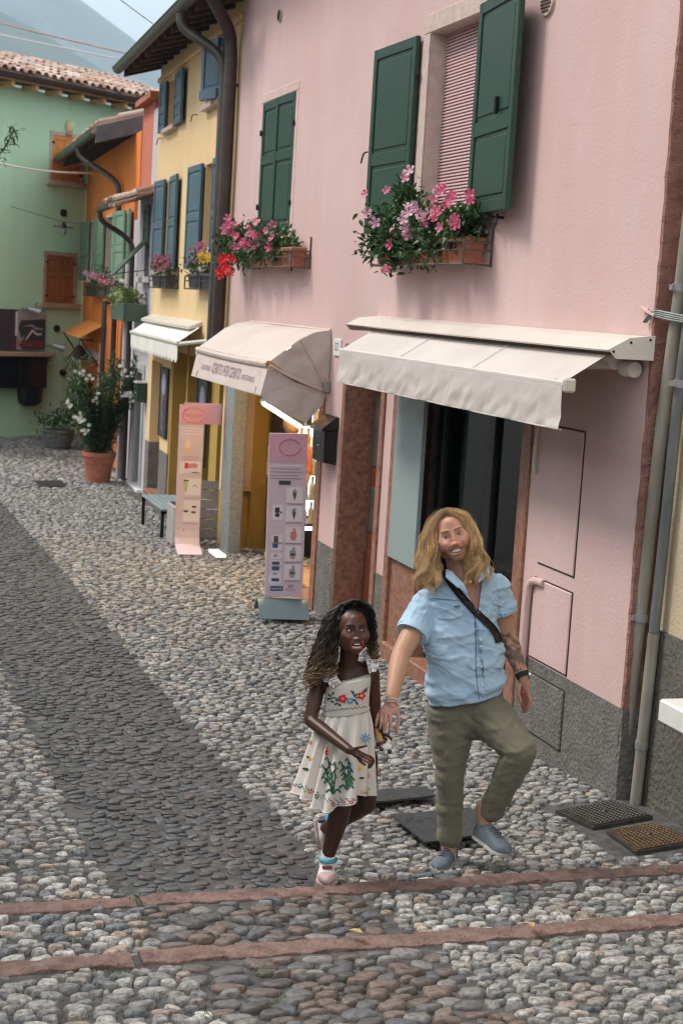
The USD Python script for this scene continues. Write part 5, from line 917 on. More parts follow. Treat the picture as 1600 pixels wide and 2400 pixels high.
# cables overhead
for lab, pts, rr, m_ in (('thin dark overhead cable crossing the mountain', [(0.5, 17., 7.2), (2.2, 20, 6.9), (5.5, 26, 6.6)], .006, 'dark_metal'), ('pair of grey overhead cables, upper of the two before the mountain', [(1.2, 26., 6.96), (3.6, 27, 6.78), (6.5, 28, 6.62)], .016, 'pale_stone'), ('white overhead cable just above the tiled roof', [(1.2, 26., 6.74), (3.6, 27, 6.64), (6.5, 28, 6.55)], .014, 'plastic_white'), ('fairy-light cable sagging across the green house', [(1.6, 23.0, 4.50), (3.0, 26., 4.55), (5.1, 31.5, 5.02)], .018, 'plastic_white')):
    c_ = Thing('overhead_cable', lab, 'cable', pts[1]); c_.add('cable', tube(bend(pts, 4), rr, 6), m_)
# drinks fridge and customer
fr = Thing('drinks_fridge', 'glass-fronted drinks fridge full of bottles inside the ice-cream shop', 'fridge', (5.3, 17.9, -.2)); zf = -.22
fr.add('cabinet', [bx(4.93, 5.62, 18.05, 18.1, zf, 1.9), bx(4.93, 4.97, 17.55, 18.05, zf, 1.9), bx(5.58, 5.62, 17.55, 18.05, zf, 1.9), bx(4.97, 5.58, 17.55, 18.05, 1.62, 1.9), bx(4.97, 5.58, 17.55, 18.05, zf, .16)], 'black_metal')
fr.add('lamp', [bx(4.99, 5.56, 17.52, 17.545, .10, .14)], 'tube_cool'); fr.add('back_light', bx(4.98, 5.57, 18.03, 18.045, .2, 1.6), 'fridge_light')
rb = np.random.default_rng(5); cols = ['print_teal', 'bottle_glass', 'print_amber', 'bottle_glass', 'print_red']
for sh in range(5):
    z = .17 + sh * .29; fr.add('shelf', bx(4.98, 5.57, 17.6, 18.02, z - .012, z), 'zinc')
    for k in range(7):
        x = 5.02 + k * .083; L = rb.uniform(.19, .24); b = fr.add('bottle', lathe([(0, 0), (.032, 0), (.033, L * .62), (.013, L * .82), (.013, L), (0, L)], 9, (x, 17.68, z)), ('bottle_glass', 'bottle_glass', 'bottle_glass', 'print_amber', 'print_dark')[sh] if rb.random() < .8 else 'print_white'); fr.add('cap', lathe([(0, L), (.015, L), (.015, L + .02), (0, L + .02)], 8, (x, 17.68, z)), rb.choice(['print_red', 'print_white', 'print_teal', 'print_amber']), parent=b)
# ground details
def plate(lab, cs, m, kind, z=None, name='grate'):
    cs = np.array(cs, float); c = cs.mean(0); T = Thing(name, lab, kind, (*c, gz(c[1]))); o = lambda k: np.array([c + (p - c) * k for p in cs])
    P = lambda q, dz: np.array([(x, y, gz(y) + dz) for x, y in q])
    T.add('frame', trimesh.convex.convex_hull(np.vstack([P(o(1.06), -.02), P(o(1.06), .010)])), 'dark_iron'); b = T.add('plate', trimesh.convex.convex_hull(np.vstack([P(o(.99), -.01), P(o(.99), .017)])), m)
    n = 13; u = (cs[1] - cs[0]); v = (cs[3] - cs[0])
    for i in range(1, n):
        for a, bb, w in ((cs[0] + u * i / n, cs[3] + (cs[2] - cs[3]) * i / n, .004), (cs[0] + v * i / n, cs[1] + (cs[2] - cs[1]) * i / n, .004)):
            T.add('rib', tube([(*(a + (bb - a) * t), gz((a + (bb - a) * t)[1]) + .018) for t in (.03, .97)], .0055, 4), m, parent=b)
    T.add('lifting_eye', trimesh.creation.icosphere(1, .016).apply_translation((*c, gz(c[1]) + .02)), 'dark_iron', parent=b); return T
plate('dark iron drain grate below the downpipes, the farther of the two', [(3.92, 7.80), (4.33, 7.92), (4.40, 7.62), (3.98, 7.48)], 'dark_iron', 'drain grate')
plate('rusty brown drain grate nearest the red kerb, at the right edge', [(4.02, 7.38), (4.34, 7.48), (4.42, 7.14), (4.0, 7.03)], 'rust_iron', 'drain grate')
plate('dark manhole cover on the far pavement before the oleander pot', [(3.1, 25.9), (3.55, 26.0), (3.55, 25.3), (3.1, 25.2)], 'dark_iron', 'manhole cover', name='manhole_cover')
def mat_(lab, cs, seed):
    cs = np.array(cs, float); c = cs.mean(0); T = Thing('door_mat', lab, 'mat', (*c, gz(c[1]) + .02)); U = np.linspace(0, 1, 12); P = []
    for a in U: P.append([(*(cs[0] * (1 - a) * (1 - b) + cs[1] * a * (1 - b) + cs[2] * a * b + cs[3] * (1 - a) * b), 0) for b in U])
    P = np.array(P); P[..., 2] = np.interp(P[..., 1], GZ[:, 0], GZ[:, 1]) + .040 + (meshkit.fbm(P * 5 + seed, 2) - .5) * .012; b_ = T.add('pad', thick(grid(P[::-1]), .010), 'rubber_mat', 30)
    rr = np.random.default_rng(seed)
    for _ in range(36):
        a, b = rr.uniform(.08, .92, 2); p = cs[0] * (1 - a) * (1 - b) + cs[1] * a * (1 - b) + cs[2] * a * b + cs[3] * (1 - a) * b; t = rr.uniform(-.6, .6); L = rr.uniform(.015, .03); z = gz(p[1]) + .044
        T.add('tread', tube(bend([(p[0] - L * math.cos(t), p[1] - L * math.sin(t), z), (p[0], p[1] + .008, z), (p[0] + L * math.cos(t), p[1] + L * math.sin(t), z)], 1), .005, 5), 'black_metal', parent=b_)
mat_('black rubber mat partly hidden behind the standing foot of the man', [(2.89, 7.74), (3.38, 7.80), (3.36, 7.32), (2.90, 7.24)], 4); mat_('thin black rubber mat farther back, between child and man', [(2.82, 8.22), (3.30, 8.28), (3.28, 8.08), (2.82, 7.98)], 8)
wd = Thing('weeds', 'small green weeds growing in the joints between the cobbles', 'weeds', (1.3, 6, .15), kind='stuff'); r = np.random.default_rng(3)
wd.add('blades', leaves([(np.array((x + r.normal() * .03, y + r.normal() * .02, gz(y) + .012)), r.normal(size=3) * .6 + (0, 0, .6)) for x, y in ((1.3, 6.58), (.98, 6.1), (1.02, 5.6), (1.55, 5.45), (1.25, 5.05), (1.5, 5.1), (3.2, 5.9), (4.05, 5.95), (1.12, 5.3), (3.9, 6.55)) for _ in range(16)], r, (.012, .026), .3), 'weed', kind='stuff')
for i, (x, y, a) in enumerate(((2.05, 5.72, .5), (2.77, 5.66, -.2), (2.48, 9.95, .2))):
    t = Thing('fallen_leaf', ('curled yellow leaf on the upper red kerb stone', 'brown fallen leaf below the upper red kerb stone at right', 'small orange leaf at the edge of the dark strip')[i], 'leaf', (x, y, gz(y))); P, f = leaf(.09, .035); t.add('blade', trimesh.Trimesh(P @ np.array([[math.cos(a), math.sin(a), 0], [-math.sin(a), math.cos(a), 0], [0, 0, 1]]) + (x, y, gz(y) + .05), f), 'dry_leaf')
# ------------------------------------------------------------------ people
FWH = np.array((.308, .951))
def ray(px, py): return F_ + (px - 800) / 3700 * R_ - (py - 1200) / 3700 * U_
def body_at(H):
    """Point of a figure standing at horizontal distance H: (along the picture, down it, d metres nearer)."""
    def P(px, py, d=0.): q = ray(px, py); return q * ((H - d) / (q[:2] @ FWH)) + (0, 0, 2.75)
    return P
Man = manifold3d.Manifold
def ball(c, r, n=24): return Man.sphere(r, n).translate([float(x) for x in c])
def chain(pts, radii, n=24):
    b = [ball(p, r, n) for p, r in zip(pts, radii)]; return [Man.batch_hull([x, y]) for x, y in zip(b[:-1], b[1:])]
def fuse(L): return Man.batch_boolean(L, manifold3d.OpType.Add)
def to_tm(m): q = m.to_mesh(); return trimesh.Trimesh(np.array(q.vert_properties[:, :3]), np.array(q.tri_verts), process=True)
def soften(m, L=.012, it=12):
    t = to_tm(m.refine_to_length(L)); v0 = t.vertices.copy(); trimesh.smoothing.filter_taubin(t, iterations=it); d = np.linalg.norm(t.vertices - v0, axis=1); bad = d > max(.02, 1.5 * L); v = t.vertices.copy(); v[bad] = v0[bad]; t.vertices = v; return t
def to_man(t): return Man(manifold3d.Mesh(np.asarray(t.vertices, np.float32), np.asarray(t.faces, np.uint32)))
def gauss(v, c, s): return np.exp(-(((v[:, 0] - c[0]) / s[0]) ** 2 + ((v[:, 1] - c[1]) / s[1]) ** 2))
def make_head(child=False):
    """Head in its own axes: x to the picture's right, y up, z towards the viewer; eyes at y = 0."""
    k = 1.0
    L = [Man.sphere(1., 48).scale([.078, .093, .098]).translate([0, .030, -.022])]
    if child: jaw = [ball((0, -.092, .052), .022), ball((-.042, -.06, .0), .024), ball((.042, -.06, .0), .024), ball((-.044, -.02, .046), .028), ball((.044, -.02, .046), .028), ball((0, .05, .052), .034)]
    else: jaw = [ball((-.012, -.104, .058), .020), ball((.012, -.104, .058), .020), ball((-.052, -.07, .0), .022), ball((.052, -.07, .0), .022), ball((-.047, -.018, .048), .026), ball((.047, -.018, .048), .026), ball((0, .055, .056), .032)]
    L.append(Man.batch_hull(jaw)); t = soften(fuse(L), .0042, 14); t = t.subdivide() if len(t.vertices) < 9000 else t
    v = t.vertices.copy(); f = np.clip((v[:, 2] - .01) / .03, 0, 1); m = -.004 if child else 0.
    def add(c, s, a, d=(0, 0, 1)): 
        nonlocal v; v = v + (gauss(v, c, s) * f * a)[:, None] * np.array(d)
    for s in (-1, 1):
        add((s * .031, .0), (.017, .012), -.010); add((s * .029, .020), (.02, .008), .005); add((s * .043, -.036), (.016, .014), .0095); add((s * .037, -.060), (.007, .014), -.006); add((s * .0125, -.046), (.0075, .007), .010 if not child else .011)
    add((0, -.004), (.009, .015), .008); add((0, -.024), (.0095, .014), .013 if not child else .008); add((0, -.043), (.012, .0095), .022 if not child else .015); add((0, -.054), (.010, .005), -.004)
    my = -.0745 if not child else -.073; op = .0098 if not child else .0125
    add((0, my + op + .004), (.022, .0045), .0055); add((0, my - op - .0045), (.019, .006), .0085); add((0, my), (.026 if child else .030, op * .85), -.015); add((0, -.105), (.016, .012), .006); add((0, my - op - .017), (.016, .006), -.004)
    t.vertices = v; return t, my, op
def head_tints(v, base, lip, warm, scalp, my, op, beard=None, hairline=.072):
    c = np.tile(np.array(base), (len(v), 1)); f = (v[:, 2] > .02)[:, None]
    def mix(w, col): 
        nonlocal c; w = np.clip(w, 0, 1)[:, None] * f; c = c * (1 - w) + np.array(col) * w
    for s in (-1, 1): mix(gauss(v, (s * .042, -.034), (.02, .016)) * .7, warm); mix(gauss(v, (s * .031, .0), (.018, .010)) * .45, np.array(base) * .55)
    mix(gauss(v, (0, -.042), (.016, .014)) * .7, warm); 
    if beard is not None: mix(gauss(v, (0, -.0585), (.022, .005)) * .75, beard); mix(np.clip((-.045 - v[:, 1]) / .02, 0, 1) * (.85 + .15 * np.clip((abs(v[:, 0]) - .015) / .03, 0, 1)) * (1 - gauss(v, (0, my), (.02, .012))), beard)
    bow = my + v[:, 0] ** 2 * 8.
    d = np.abs(v[:, 1] - bow); mix(np.clip(1.25 - np.maximum(np.abs(v[:, 0]) / .032, d / (op + .0062)) ** 4, 0, 1) * .9, lip)
    mix(np.clip(1.3 - np.maximum(np.abs(v[:, 0]) / .0275, d / (op * .8)) ** 4, 0, 1), (.05, .012, .01))
    sc = np.clip((v[:, 1] - hairline + .0 * v[:, 0]) / .008, 0, 1); sc = np.maximum(sc, np.clip((.028 - v[:, 2]) / .02, 0, 1)) ; c = c * (1 - sc[:, None]) + np.array(scalp) * sc[:, None]
    return c
def place(M, pts): return np.asarray(pts) @ M[:3, :3].T + M[:3, 3]
def face_bits(T, M, t, my, op, par, iris, lid, brow, squint=.5, browc='brow_hair', gaze=(0, 0), jawdrop=False):
    """Eyes, lids, brows and teeth seated in the head mesh t (own axes)."""
    tree = cKDTree(t.vertices[t.vertices[:, 2] > .02][:, :2]); fv = t.vertices[t.vertices[:, 2] > .02]; zof = lambda x, y: fv[tree.query((x, y), k=4)[1], 2].mean()
    for s in (-1, 1):
        z = zof(s * .031, 0) - .0065; c = np.array((s * .031, 0, z)); e = trimesh.creation.icosphere(3, .0122); e.apply_translation(c)
        p = T.add('eye', trimesh.Trimesh(place(M, e.vertices), e.faces), 'eye_white', True, parent=par)
        g = np.array((gaze[0], gaze[1], 1.)); g /= np.linalg.norm(g); i = trimesh.creation.icosphere(2, 1.); i.vertices = i.vertices * (.0066, .0066, .0022) + c + g * .0112; T.add('iris', trimesh.Trimesh(place(M, i.vertices), i.faces), iris, True, parent=p)
        V, F = [], []
        for up, a0, a1 in ((1, .16 + (.5 - squint) * .5, 1.7), (-1, .30 + (.5 - squint) * .3, 1.7)):
            b = np.linspace(-1.25, 1.25, 13); a = np.linspace(a0, a1, 6); q = np.array([[(math.sin(bb) * math.cos(aa * math.cos(bb) ** .6 if aa < 1.6 else aa * .95), up * math.sin(aa * max(math.cos(bb), .12) ** .6), math.cos(bb) * math.cos(aa * max(math.cos(bb), .12) ** .6)) for bb in b] for aa in a]) * .0136 + c
            gq = thick(grid(q if up < 0 else q[:, ::-1]), .0012); F.append(gq.faces + sum(len(x) for x in V)); V.append(gq.vertices)
        V = place(M, np.concatenate(V)); T.add('eyelid', trimesh.Trimesh(V, np.concatenate(F), process=False), 'skin' if not jawdrop else 'dark_skin', True, parent=par, tint=np.tile(np.array(lid), (len(V), 1)))
        bw = [(s * (.012 + .038 * u), brow + .004 * math.sin(u * 2.6), 0) for u in np.linspace(0, 1, 9)]; bw = np.array([(x, y, zof(x, y) + .0012) for x, y, _ in bw]); T.add('eyebrow', tube(place(M, bw), [.0024, .0040, .0044, .0042, .0038, .0034, .0028, .002, .001], 6), browc, True, parent=par)
    # teeth: a curved row, upper (and lower when laughing)
    zt = zof(0, my + op + .006) - (.011 if jawdrop else .0075)
    for lo in ((0, 1) if jawdrop else (0,)):
        for k in range(-4, 5):
            x = k * (.0046 if jawdrop else .0060); y1 = my + op * (.85 if not lo else -.35) + x * x * 8; hgt = op * (.62 if jawdrop else 1.45); b = bx(x - .00225 * (1 if jawdrop else 1.32), x + .00225 * (1 if jawdrop else 1.32), y1 - hgt, y1, zt - .004 - x * x * 14, zt - x * x * 14, .0008)
            T.add('tooth', trimesh.Trimesh(place(M, b.vertices), b.faces), 'teeth', parent=par)
def head_frame(P, px, py, d, roll, yaw=0., pitch=0.):
    """4x4 of a head whose eye midpoint shows at (px, py); roll tips its top to the picture's left."""
    z = -ray(px, py); z /= np.linalg.norm(z); x = R_ - z * (R_ @ z); x /= np.linalg.norm(x); y = np.cross(z, x)
    B = np.stack([x, y, z], 1); rz = trimesh.transformations.rotation_matrix(roll, (0, 0, 1))[:3, :3] @ trimesh.transformations.rotation_matrix(yaw, (0, 1, 0))[:3, :3] @ trimesh.transformations.rotation_matrix(pitch, (1, 0, 0))[:3, :3]
    M = np.eye(4); M[:3, :3] = B @ rz; M[:3, 3] = P(px, py, d) - M[:3, :3] @ (0, 0, .075); return M
def creases(t, amp, q1, q2, seed=0, w=None):
    """Sharp-crested pulls in cloth, long across direction q1 and close along q2."""
    v = t.vertices; a, b = v @ np.array(q1), v @ np.array(q2); n = meshkit.fbm(np.column_stack([a, b, a * 0 + seed]) + meshkit.fbm(v * 5 + seed, 2)[:, None] * 1.6, 3); e = np.clip(1 - np.abs(n - .5) * 9, 0, 1) ** 1.5
    t.vertices = v + t.vertex_normals * (e * (amp if w is None else amp * w(v)))[:, None]; return t
def folds(t, amp, freq, seed=0, w=None):
    v = t.vertices; e = meshkit.fbm(v * np.array(freq) + seed, 4) - .5; e = np.sign(e) * np.abs(e * 2) ** 1.0 * .5
    a = amp if w is None else amp * w(v)
    t.vertices = v + t.vertex_normals * (e * a)[:, None]; return t
def conform(T, name, mesh, poly, m, lift=.003, th=.0025, res=5., parent=None, label=None, tint=None):
    """A patch of cloth or print lying on a surface of the figure, its outline given as the viewer sees it."""
    pg = Polygon(poly); x0, y0, x1, y1 = pg.bounds; tr = trimesh.creation.triangulate_polygon(pg.segmentize(res), engine='earcut'); pt = trimesh.Trimesh(np.column_stack([tr[0], np.zeros(len(tr[0]))]), tr[1], process=False)
    if max(x1 - x0, y1 - y0) > res * 2: pt = pt.subdivide_to_size(res * 1.6)
    D = np.array([ray(a, b) for a, b in pt.vertices[:, :2]]); dn = D / np.linalg.norm(D, axis=1, keepdims=True); O = np.tile((0, 0, 2.75), (len(D), 1))
    loc, ir, _ = mesh.ray.intersects_location(O, dn, multiple_hits=False)
    if len(ir) < len(D) * .5: return None
    dist_ = np.full(len(D), np.nan); dist_[ir] = np.linalg.norm(loc - O[ir], axis=1); ok = ~np.isnan(dist_)
    if not ok.any() or np.nanmax(dist_) - np.nanmin(dist_) > .12 + .35 * (max(x1 - x0, y1 - y0) > 60): return None
    if not ok.all():
        kd = cKDTree(pt.vertices[ok, :2]); dist_[~ok] = dist_[ok][kd.query(pt.vertices[~ok, :2])[1]]
    v = O + dn * (dist_ - lift)[:, None]; f = pt.faces
    s = trimesh.Trimesh(v, f, process=False); n = s.face_normals.mean(0)
    if n @ dn.mean(0) > 0: s = trimesh.Trimesh(v, f[:, ::-1], process=False)
    k = len(v); sh = trimesh.Trimesh(np.vstack([s.vertices, v + dn * th]), np.vstack([s.faces, s.faces[:, ::-1] + k]), process=False)
    e = s.edges_sorted; u, c = np.unique(e, axis=0, return_counts=True); bd = {tuple(q) for q in u[c == 1]}; side = [q for a, b in s.edges if (min(a, b), max(a, b)) in bd for q in ((b, a, a + k), (b, a + k, b + k))]
    sh = trimesh.Trimesh(sh.vertices, np.vstack([sh.faces, np.array(side).reshape(-1, 3)]), process=False)
    return T.add(name, sh, m, parent=parent, label=label, tint=None if tint is None else np.tile(np.array(tint), (len(sh.vertices), 1)))
def loft(rings, n=40, cap=True):
    """Closed body of cloth through rings (centre, half-width vector, half-depth vector), slightly squared."""
    th = np.arange(n) * 2 * np.pi / n; c, s = np.cos(th), np.sin(th); c2, s2 = np.sign(c) * np.abs(c) ** .85, np.sign(s) * np.abs(s) ** .85
    R = np.array([[q for q in ring[0]] for ring in rings]); K = np.linspace(0, len(rings) - 1, (len(rings) - 1) * 7 + 1)
    def ip(i): A = np.array([r_[i] for r_ in rings]); return np.stack([np.interp(K, range(len(rings)), A[:, k]) for k in range(3)], 1)
    C, A, B = ip(0), ip(1), ip(2)
    for _ in range(3):
        for X in (C, A, B): X[1:-1] = .25 * X[:-2] + .5 * X[1:-1] + .25 * X[2:]
    V = (C[:, None] + c2[None, :, None] * A[:, None] + s2[None, :, None] * B[:, None]); m = len(K); V = V.reshape(-1, 3); F = []
    for i in range(m - 1):
        for j in range(n): a, b = i * n + j, i * n + (j + 1) % n; F += [(a, b, b + n), (a, b + n, a + n)]
    V = np.vstack([V, C[0], C[-1]]); k = len(V) - 2
    for j in range(n): F += [(k, (j + 1) % n, j), (k + 1, (m - 1) * n + j, (m - 1) * n + (j + 1) % n)]
    t = trimesh.Trimesh(V, F, process=False); t.fix_normals(); return t
def rings_px(P, L):
    """Rings from what is seen: left and right edge, depth of the middle and half-thickness."""
    out = []
    for (xl, yl), (xr, yr), d, b in L:
        a, e = P(xl, yl, d), P(xr, yr, d); c = (a + e) / 2; h = (e - a) / 2; z = np.cross(h / np.linalg.norm(h), (0, 0, 1.)); z = np.cross((0, 0, 1.), h / np.linalg.norm(h)) if z @ F_ > 0 else z
        q = c[:2] / np.linalg.norm(c[:2]); dv = -np.array((q[0], q[1], 0.)); out.append((c, h, dv * b))
    return out
def shoe(T, heel, toe, up, wid, upper, sole, name='shoe', laces='braid_white', sock=None, accents=()):
    """Low lace-up shoe from heel to toe with sole, collar, tongue and laces."""
    heel, toe = np.array(heel), np.array(toe); L = np.linalg.norm(toe - heel); f = (toe - heel) / L; u = np.array(up, float); u -= f * (u @ f); u /= np.linalg.norm(u); s = np.cross(f, u)
    U = np.linspace(0, 1, 15); wd = np.interp(U, (0, .06, .25, .5, .72, .88, 1), (.25, .62, .74, .80, 1., .85, .20)) * wid; ht = np.interp(U, (0, .08, .25, .42, .6, .8, .94, 1), (.55, 1.0, .92, .98, .72, .52, .40, .16)) * L * .30
    th = np.linspace(0, 2 * np.pi, 21)[:-1]
    def sec(k, w, h, z0): return np.array([heel + f * L * U[k] + s * w * math.cos(t) * (1 if math.sin(t) < 0 else (abs(math.sin(t)) ** .0)) + u * (z0 + (h if math.sin(t) > 0 else h * 0) * abs(math.sin(t)) ** .75) for t in th])
    def tubeof(ws, hs, z0):
        V = np.concatenate([sec(k, w, h, z0) for k, (w, h) in enumerate(zip(ws, hs))]); n = len(th); F = []
        for i in range(len(U) - 1):
            for j in range(n): a, b = i * n + j, i * n + (j + 1) % n; F += [(a, b, b + n), (a, b + n, a + n)]
        V = np.vstack([V, V[:n].mean(0), V[-n:].mean(0)]); k = len(V) - 2
        for j in range(n): F += [(k, (j + 1) % n, j), (k + 1, (len(U) - 1) * n + j, (len(U) - 1) * n + (j + 1) % n)]
        m = trimesh.Trimesh(V, F, process=False); m.fix_normals(); return m
    sh = T.add(name, tubeof(wd, ht, .018), 'shoe_mat', 50, tint=np.tile(upper, (len(U) * 20 + 2, 1)) if 0 else None) if 0 else None
    m = tubeof(wd, ht, .018); p = T.add(name, m, upper, 50)
    so = tubeof(wd * 1.07 + .003, np.full(15, .022), 0.); T.add('sole', so, sole, 40, parent=p)
    for k in np.linspace(.44, .66, 5):
        h = np.interp(k, U, ht) + .019; w = wid * .42; T.add('lace', tube([heel + f * L * k - s * w + u * (h * .92), heel + f * L * (k + .012) + u * (h + .004), heel + f * L * k + s * w + u * (h * .92)], .0035, 5), laces, parent=p)
    return p, (heel, f, s, u, L)

# ---- man
P = body_at(7.60)
mn = Thing('person', 'long-haired man in light blue shirt and olive trousers walking uphill, smiling', 'person', P(1080, 2030))
SK, ARM = (.52, .275, .195), (.44, .245, .155)
MH = head_frame(P, 1060, 1254, .10, math.radians(15), math.radians(3), math.radians(-3)); hd, my, op = make_head()
hl = hd.vertices.copy(); hw = place(MH, hl); S = 1.05; hw = (hw - MH[:3, 3]) * S + MH[:3, 3]
M2 = MH.copy(); M2[:3, :3] *= S
nb = P(1087, 1362, -.01); skull = place(M2, [(0, -.06, -.03)])[0]
parts = chain([skull, nb], [.060, .064]) + chain([nb, P(1090, 1400, -.02)], [.066, .10])
shR, shL = P(1003, 1412, -.02), P(1160, 1378, -.03); elR, elL = P(938, 1538, .17), P(1188, 1492, -.08); wrR, wrL = P(917, 1640, .37), P(1224, 1583, .03)
mid = lambda a, b, t: a * (1 - t) + b * t
parts += chain([shR, mid(shR, elR, .5), elR, mid(elR, wrR, .28), wrR], [.062, .056, .046, .047, .029]) + chain([shL, mid(shL, elL, .5), elL, mid(elL, wrL, .28), wrL], [.06, .054, .044, .047, .029])
parts += [Man.batch_hull([ball(shR, .06), ball(shL, .06), ball(P(1085, 1440, -.01), .07)])]
def fingers(P, rows, r=.0088):
    out = []
    for row in rows: out += chain([P(*q) for q in row], np.linspace(r * 1.08, r * .82, len(row)), 14)
    return out
hand = fingers(P, [[(914, 1674, 0.415), (915, 1694, 0.440), (912, 1712, 0.435)], [(904, 1671, 0.415), (903, 1694, 0.445), (899.5, 1714, .435)], [(895, 1670, 0.410), (893, 1692, 0.440), (890, 1709, 0.430)], [(887, 1673, 0.400), (883, 1689, 0.425), (880.5, 1701, .42)], [(929, 1665, 0.400), (935, 1685, 0.415), (930, 1713, 0.425)]])
hand += [Man.batch_hull([ball(P(x, y, d), .0125, 14) for x, y, d in ((913, 1674, 0.410), (904, 1671, 0.412), (895, 1670, 0.408), (888, 1673, 0.400), (911, 1650, 0.385), (924, 1652, 0.380))]), Man.batch_hull([ball(P(x, y, d), .0125, 14) for x, y, d in ((923, 1650, 0.380), (930, 1667, 0.398), (914, 1672, 0.405))])] + chain([wrR, P(917, 1652, 0.385)], [.028, .024])
hand += fingers(P, [[(1236, 1622, .04), (1242, 1643, .055), (1235, 1664, .05)], [(1232, 1624, .03), (1236, 1647, .03), (1231, 1668, .025)], [(1227, 1625, .02), (1229, 1648, .01), (1227, 1670, .01)], [(1221, 1623, .01), (1222, 1643, 0), (1224, 1660, 0)], [(1218, 1606, .05), (1214, 1625, .07), (1220, 1645, .07)]])
hand += [Man.batch_hull([ball(P(x, y, d), .0135, 14) for x, y, d in ((1235, 1620, .04), (1230, 1622, .03), (1224, 1622, .02), (1219, 1616, .015), (1221, 1596, .03), (1233, 1597, .035))])] + chain([wrL, P(1227, 1596, .032)], [.028, .022])
for a_, k_, dd in ((1050, 1958, -.02), (1133, 1893, .06)): parts += chain([P(a_, k_, dd), P(a_ + 2, k_ + 55, dd)], [.040, .036])
bodym = fuse([to_man(soften(fuse(parts), .014, 10)), to_man(soften(fuse(hand), .0045, 5)), to_man(trimesh.Trimesh(hw, hd.faces, process=False))]); bm = to_tm(bodym)
v = bm.vertices; kd = cKDTree(hw); dd, ii = kd.query(v); ht = head_tints(hl, SK, (.40, .15, .13), (.52, .235, .17), (.17, .09, .04), my, op, (.17, .085, .05), .078)
tint = np.where((dd < .004)[:, None], ht[ii], np.array(ARM)); neck = (dd >= .004) & (np.linalg.norm(v - nb, axis=1) < .17); tint[neck] = (.40, .20, .14)
fa = np.clip(1 - np.abs(np.linalg.norm(np.cross(v - elL, (wrL - elL) / np.linalg.norm(wrL - elL)), axis=1)) / .062, 0, 1) * (((v - elL) @ (wrL - elL)) / ((wrL - elL) @ (wrL - elL)) > .0) * (((v - elL) @ (wrL - elL)) / ((wrL - elL) @ (wrL - elL)) < .93)
ink = np.clip((meshkit.fbm(v * 48 + 3, 3) - .42) * 9, 0, 1) * (fa > .05) * .8; tint = tint * (1 - ink[:, None]) + np.array((.055, .05, .05)) * ink[:, None]
hn_ = np.linalg.norm(v - P(905, 1690, .42), axis=1) < .085; tint[hn_] = (.50, .255, .20); tint[np.linalg.norm(v - P(1230, 1640, .03), axis=1) < .085] = (.42, .20, .14)
bd = mn.add('body', bm, 'skin', 50, tint=tint)
face_bits(mn, M2, hd, my, op, bd, 'iris_blue', (.40, .19, .13), .020, .46)
# shirt
SR = rings_px(P, [((1001, 1650), (1176, 1622), .02, .135), ((999, 1612), (1187, 1592), .02, .138), ((996, 1560), (1185, 1545), .015, .135), ((993, 1505), (1171, 1495), .01, .132), ((990, 1455), (1168, 1440), .0, .13), ((987, 1415), (1176, 1390), -.01, .115), ((1000, 1378), (1168, 1345), -.02, .085), ((1040, 1350), (1135, 1326), -.03, .055)])
SR = [(c, a * .955, b * .9) for c, a, b in SR]; torso = loft(SR, 56)
slv = chain([mid(shR, elR, .02), mid(shR, elR, .56)], [.071, .077]) + chain([mid(shL, elL, .0), mid(shL, elL, .46)], [.066, .072])
cutR = mid(shR, elR, .58); cutL = mid(shL, elL, .47)
def halfspace(m, p, n): return m.trim_by_plane([float(x) for x in n], float(np.dot(p, n)))
slR = halfspace(fuse(slv[:1]), cutR, (shR - elR) / np.linalg.norm(shR - elR)); slL = halfspace(fuse(slv[1:]), cutL, (shL - elL) / np.linalg.norm(shL - elL))
sm_ = fuse([to_man(torso), slR, slL])
vz = [P(1060, 1345, .5), P(1135, 1330, .5), P(1117, 1400, .5), P(1122, 1432, .5), P(1085, 1380, .5)]
notch = Man.batch_hull([ball(P(x, y, d), .003, 8) for x, y, e in ((1074, 1338, -.03), (1133, 1322, -.03), (1086, 1372, .03), (1127, 1368, .03), (1119, 1434, .07)) for d in (e, .4)])
st_ = to_tm(sm_.refine_to_length(.009)); trimesh.smoothing.filter_taubin(st_, iterations=8)
st_ = folds(st_, .030, (7, 7, 11), 3); st_ = folds(st_, .012, (22, 22, 26), 9)
st_ = creases(st_, .011, (2.2, .5, 1.8), (3, 1, -9), 4); st_ = creases(st_, .007, (4, 1, -3.2), (-5, 1, -14), 14); c0, c1 = P(1000, 1520), P(1180, 1480); ax = (c1 - c0) / np.linalg.norm(c1 - c0)
v = st_.vertices; q = (v - P(1090, 1560)) ; ph = (q @ np.array((0, 0, 1.))) * 26 + (q @ ax) * 14 + 3 * meshkit.fbm(v * 6, 2); w_ = np.clip((P(1090, 1470)[2] - v[:, 2]) / .1, 0, 1) * np.clip((v[:, 2] - P(1090, 1640)[2]) / .06, 0, 1); st_.vertices = v + st_.vertex_normals * (np.sin(ph) * .0055 * w_)[:, None]
st2 = to_tm(to_man(st_) - notch); stn = len(st2.vertices)
SHC = (.37, .52, .66); sp_ = mn.add('shirt', st2, 'cloth', 40, tint=np.tile(SHC, (stn, 1)))
chest = trimesh.util.concatenate([loft([(c, a * .88, b * .84) for c, a, b in SR[3:]], 40)]); mn.add('chest_skin', chest, 'skin', 40, parent=bd, tint=np.tile((.42, .185, .13), (len(chest.vertices), 1)))
def strip(pts, w):
    pts = np.array(pts, float); t = np.gradient(pts, axis=0); n = np.stack([-t[:, 1], t[:, 0]], 1); n /= np.linalg.norm(n, axis=1, keepdims=True); return np.concatenate([pts + n * w, (pts - n * w)[::-1]])
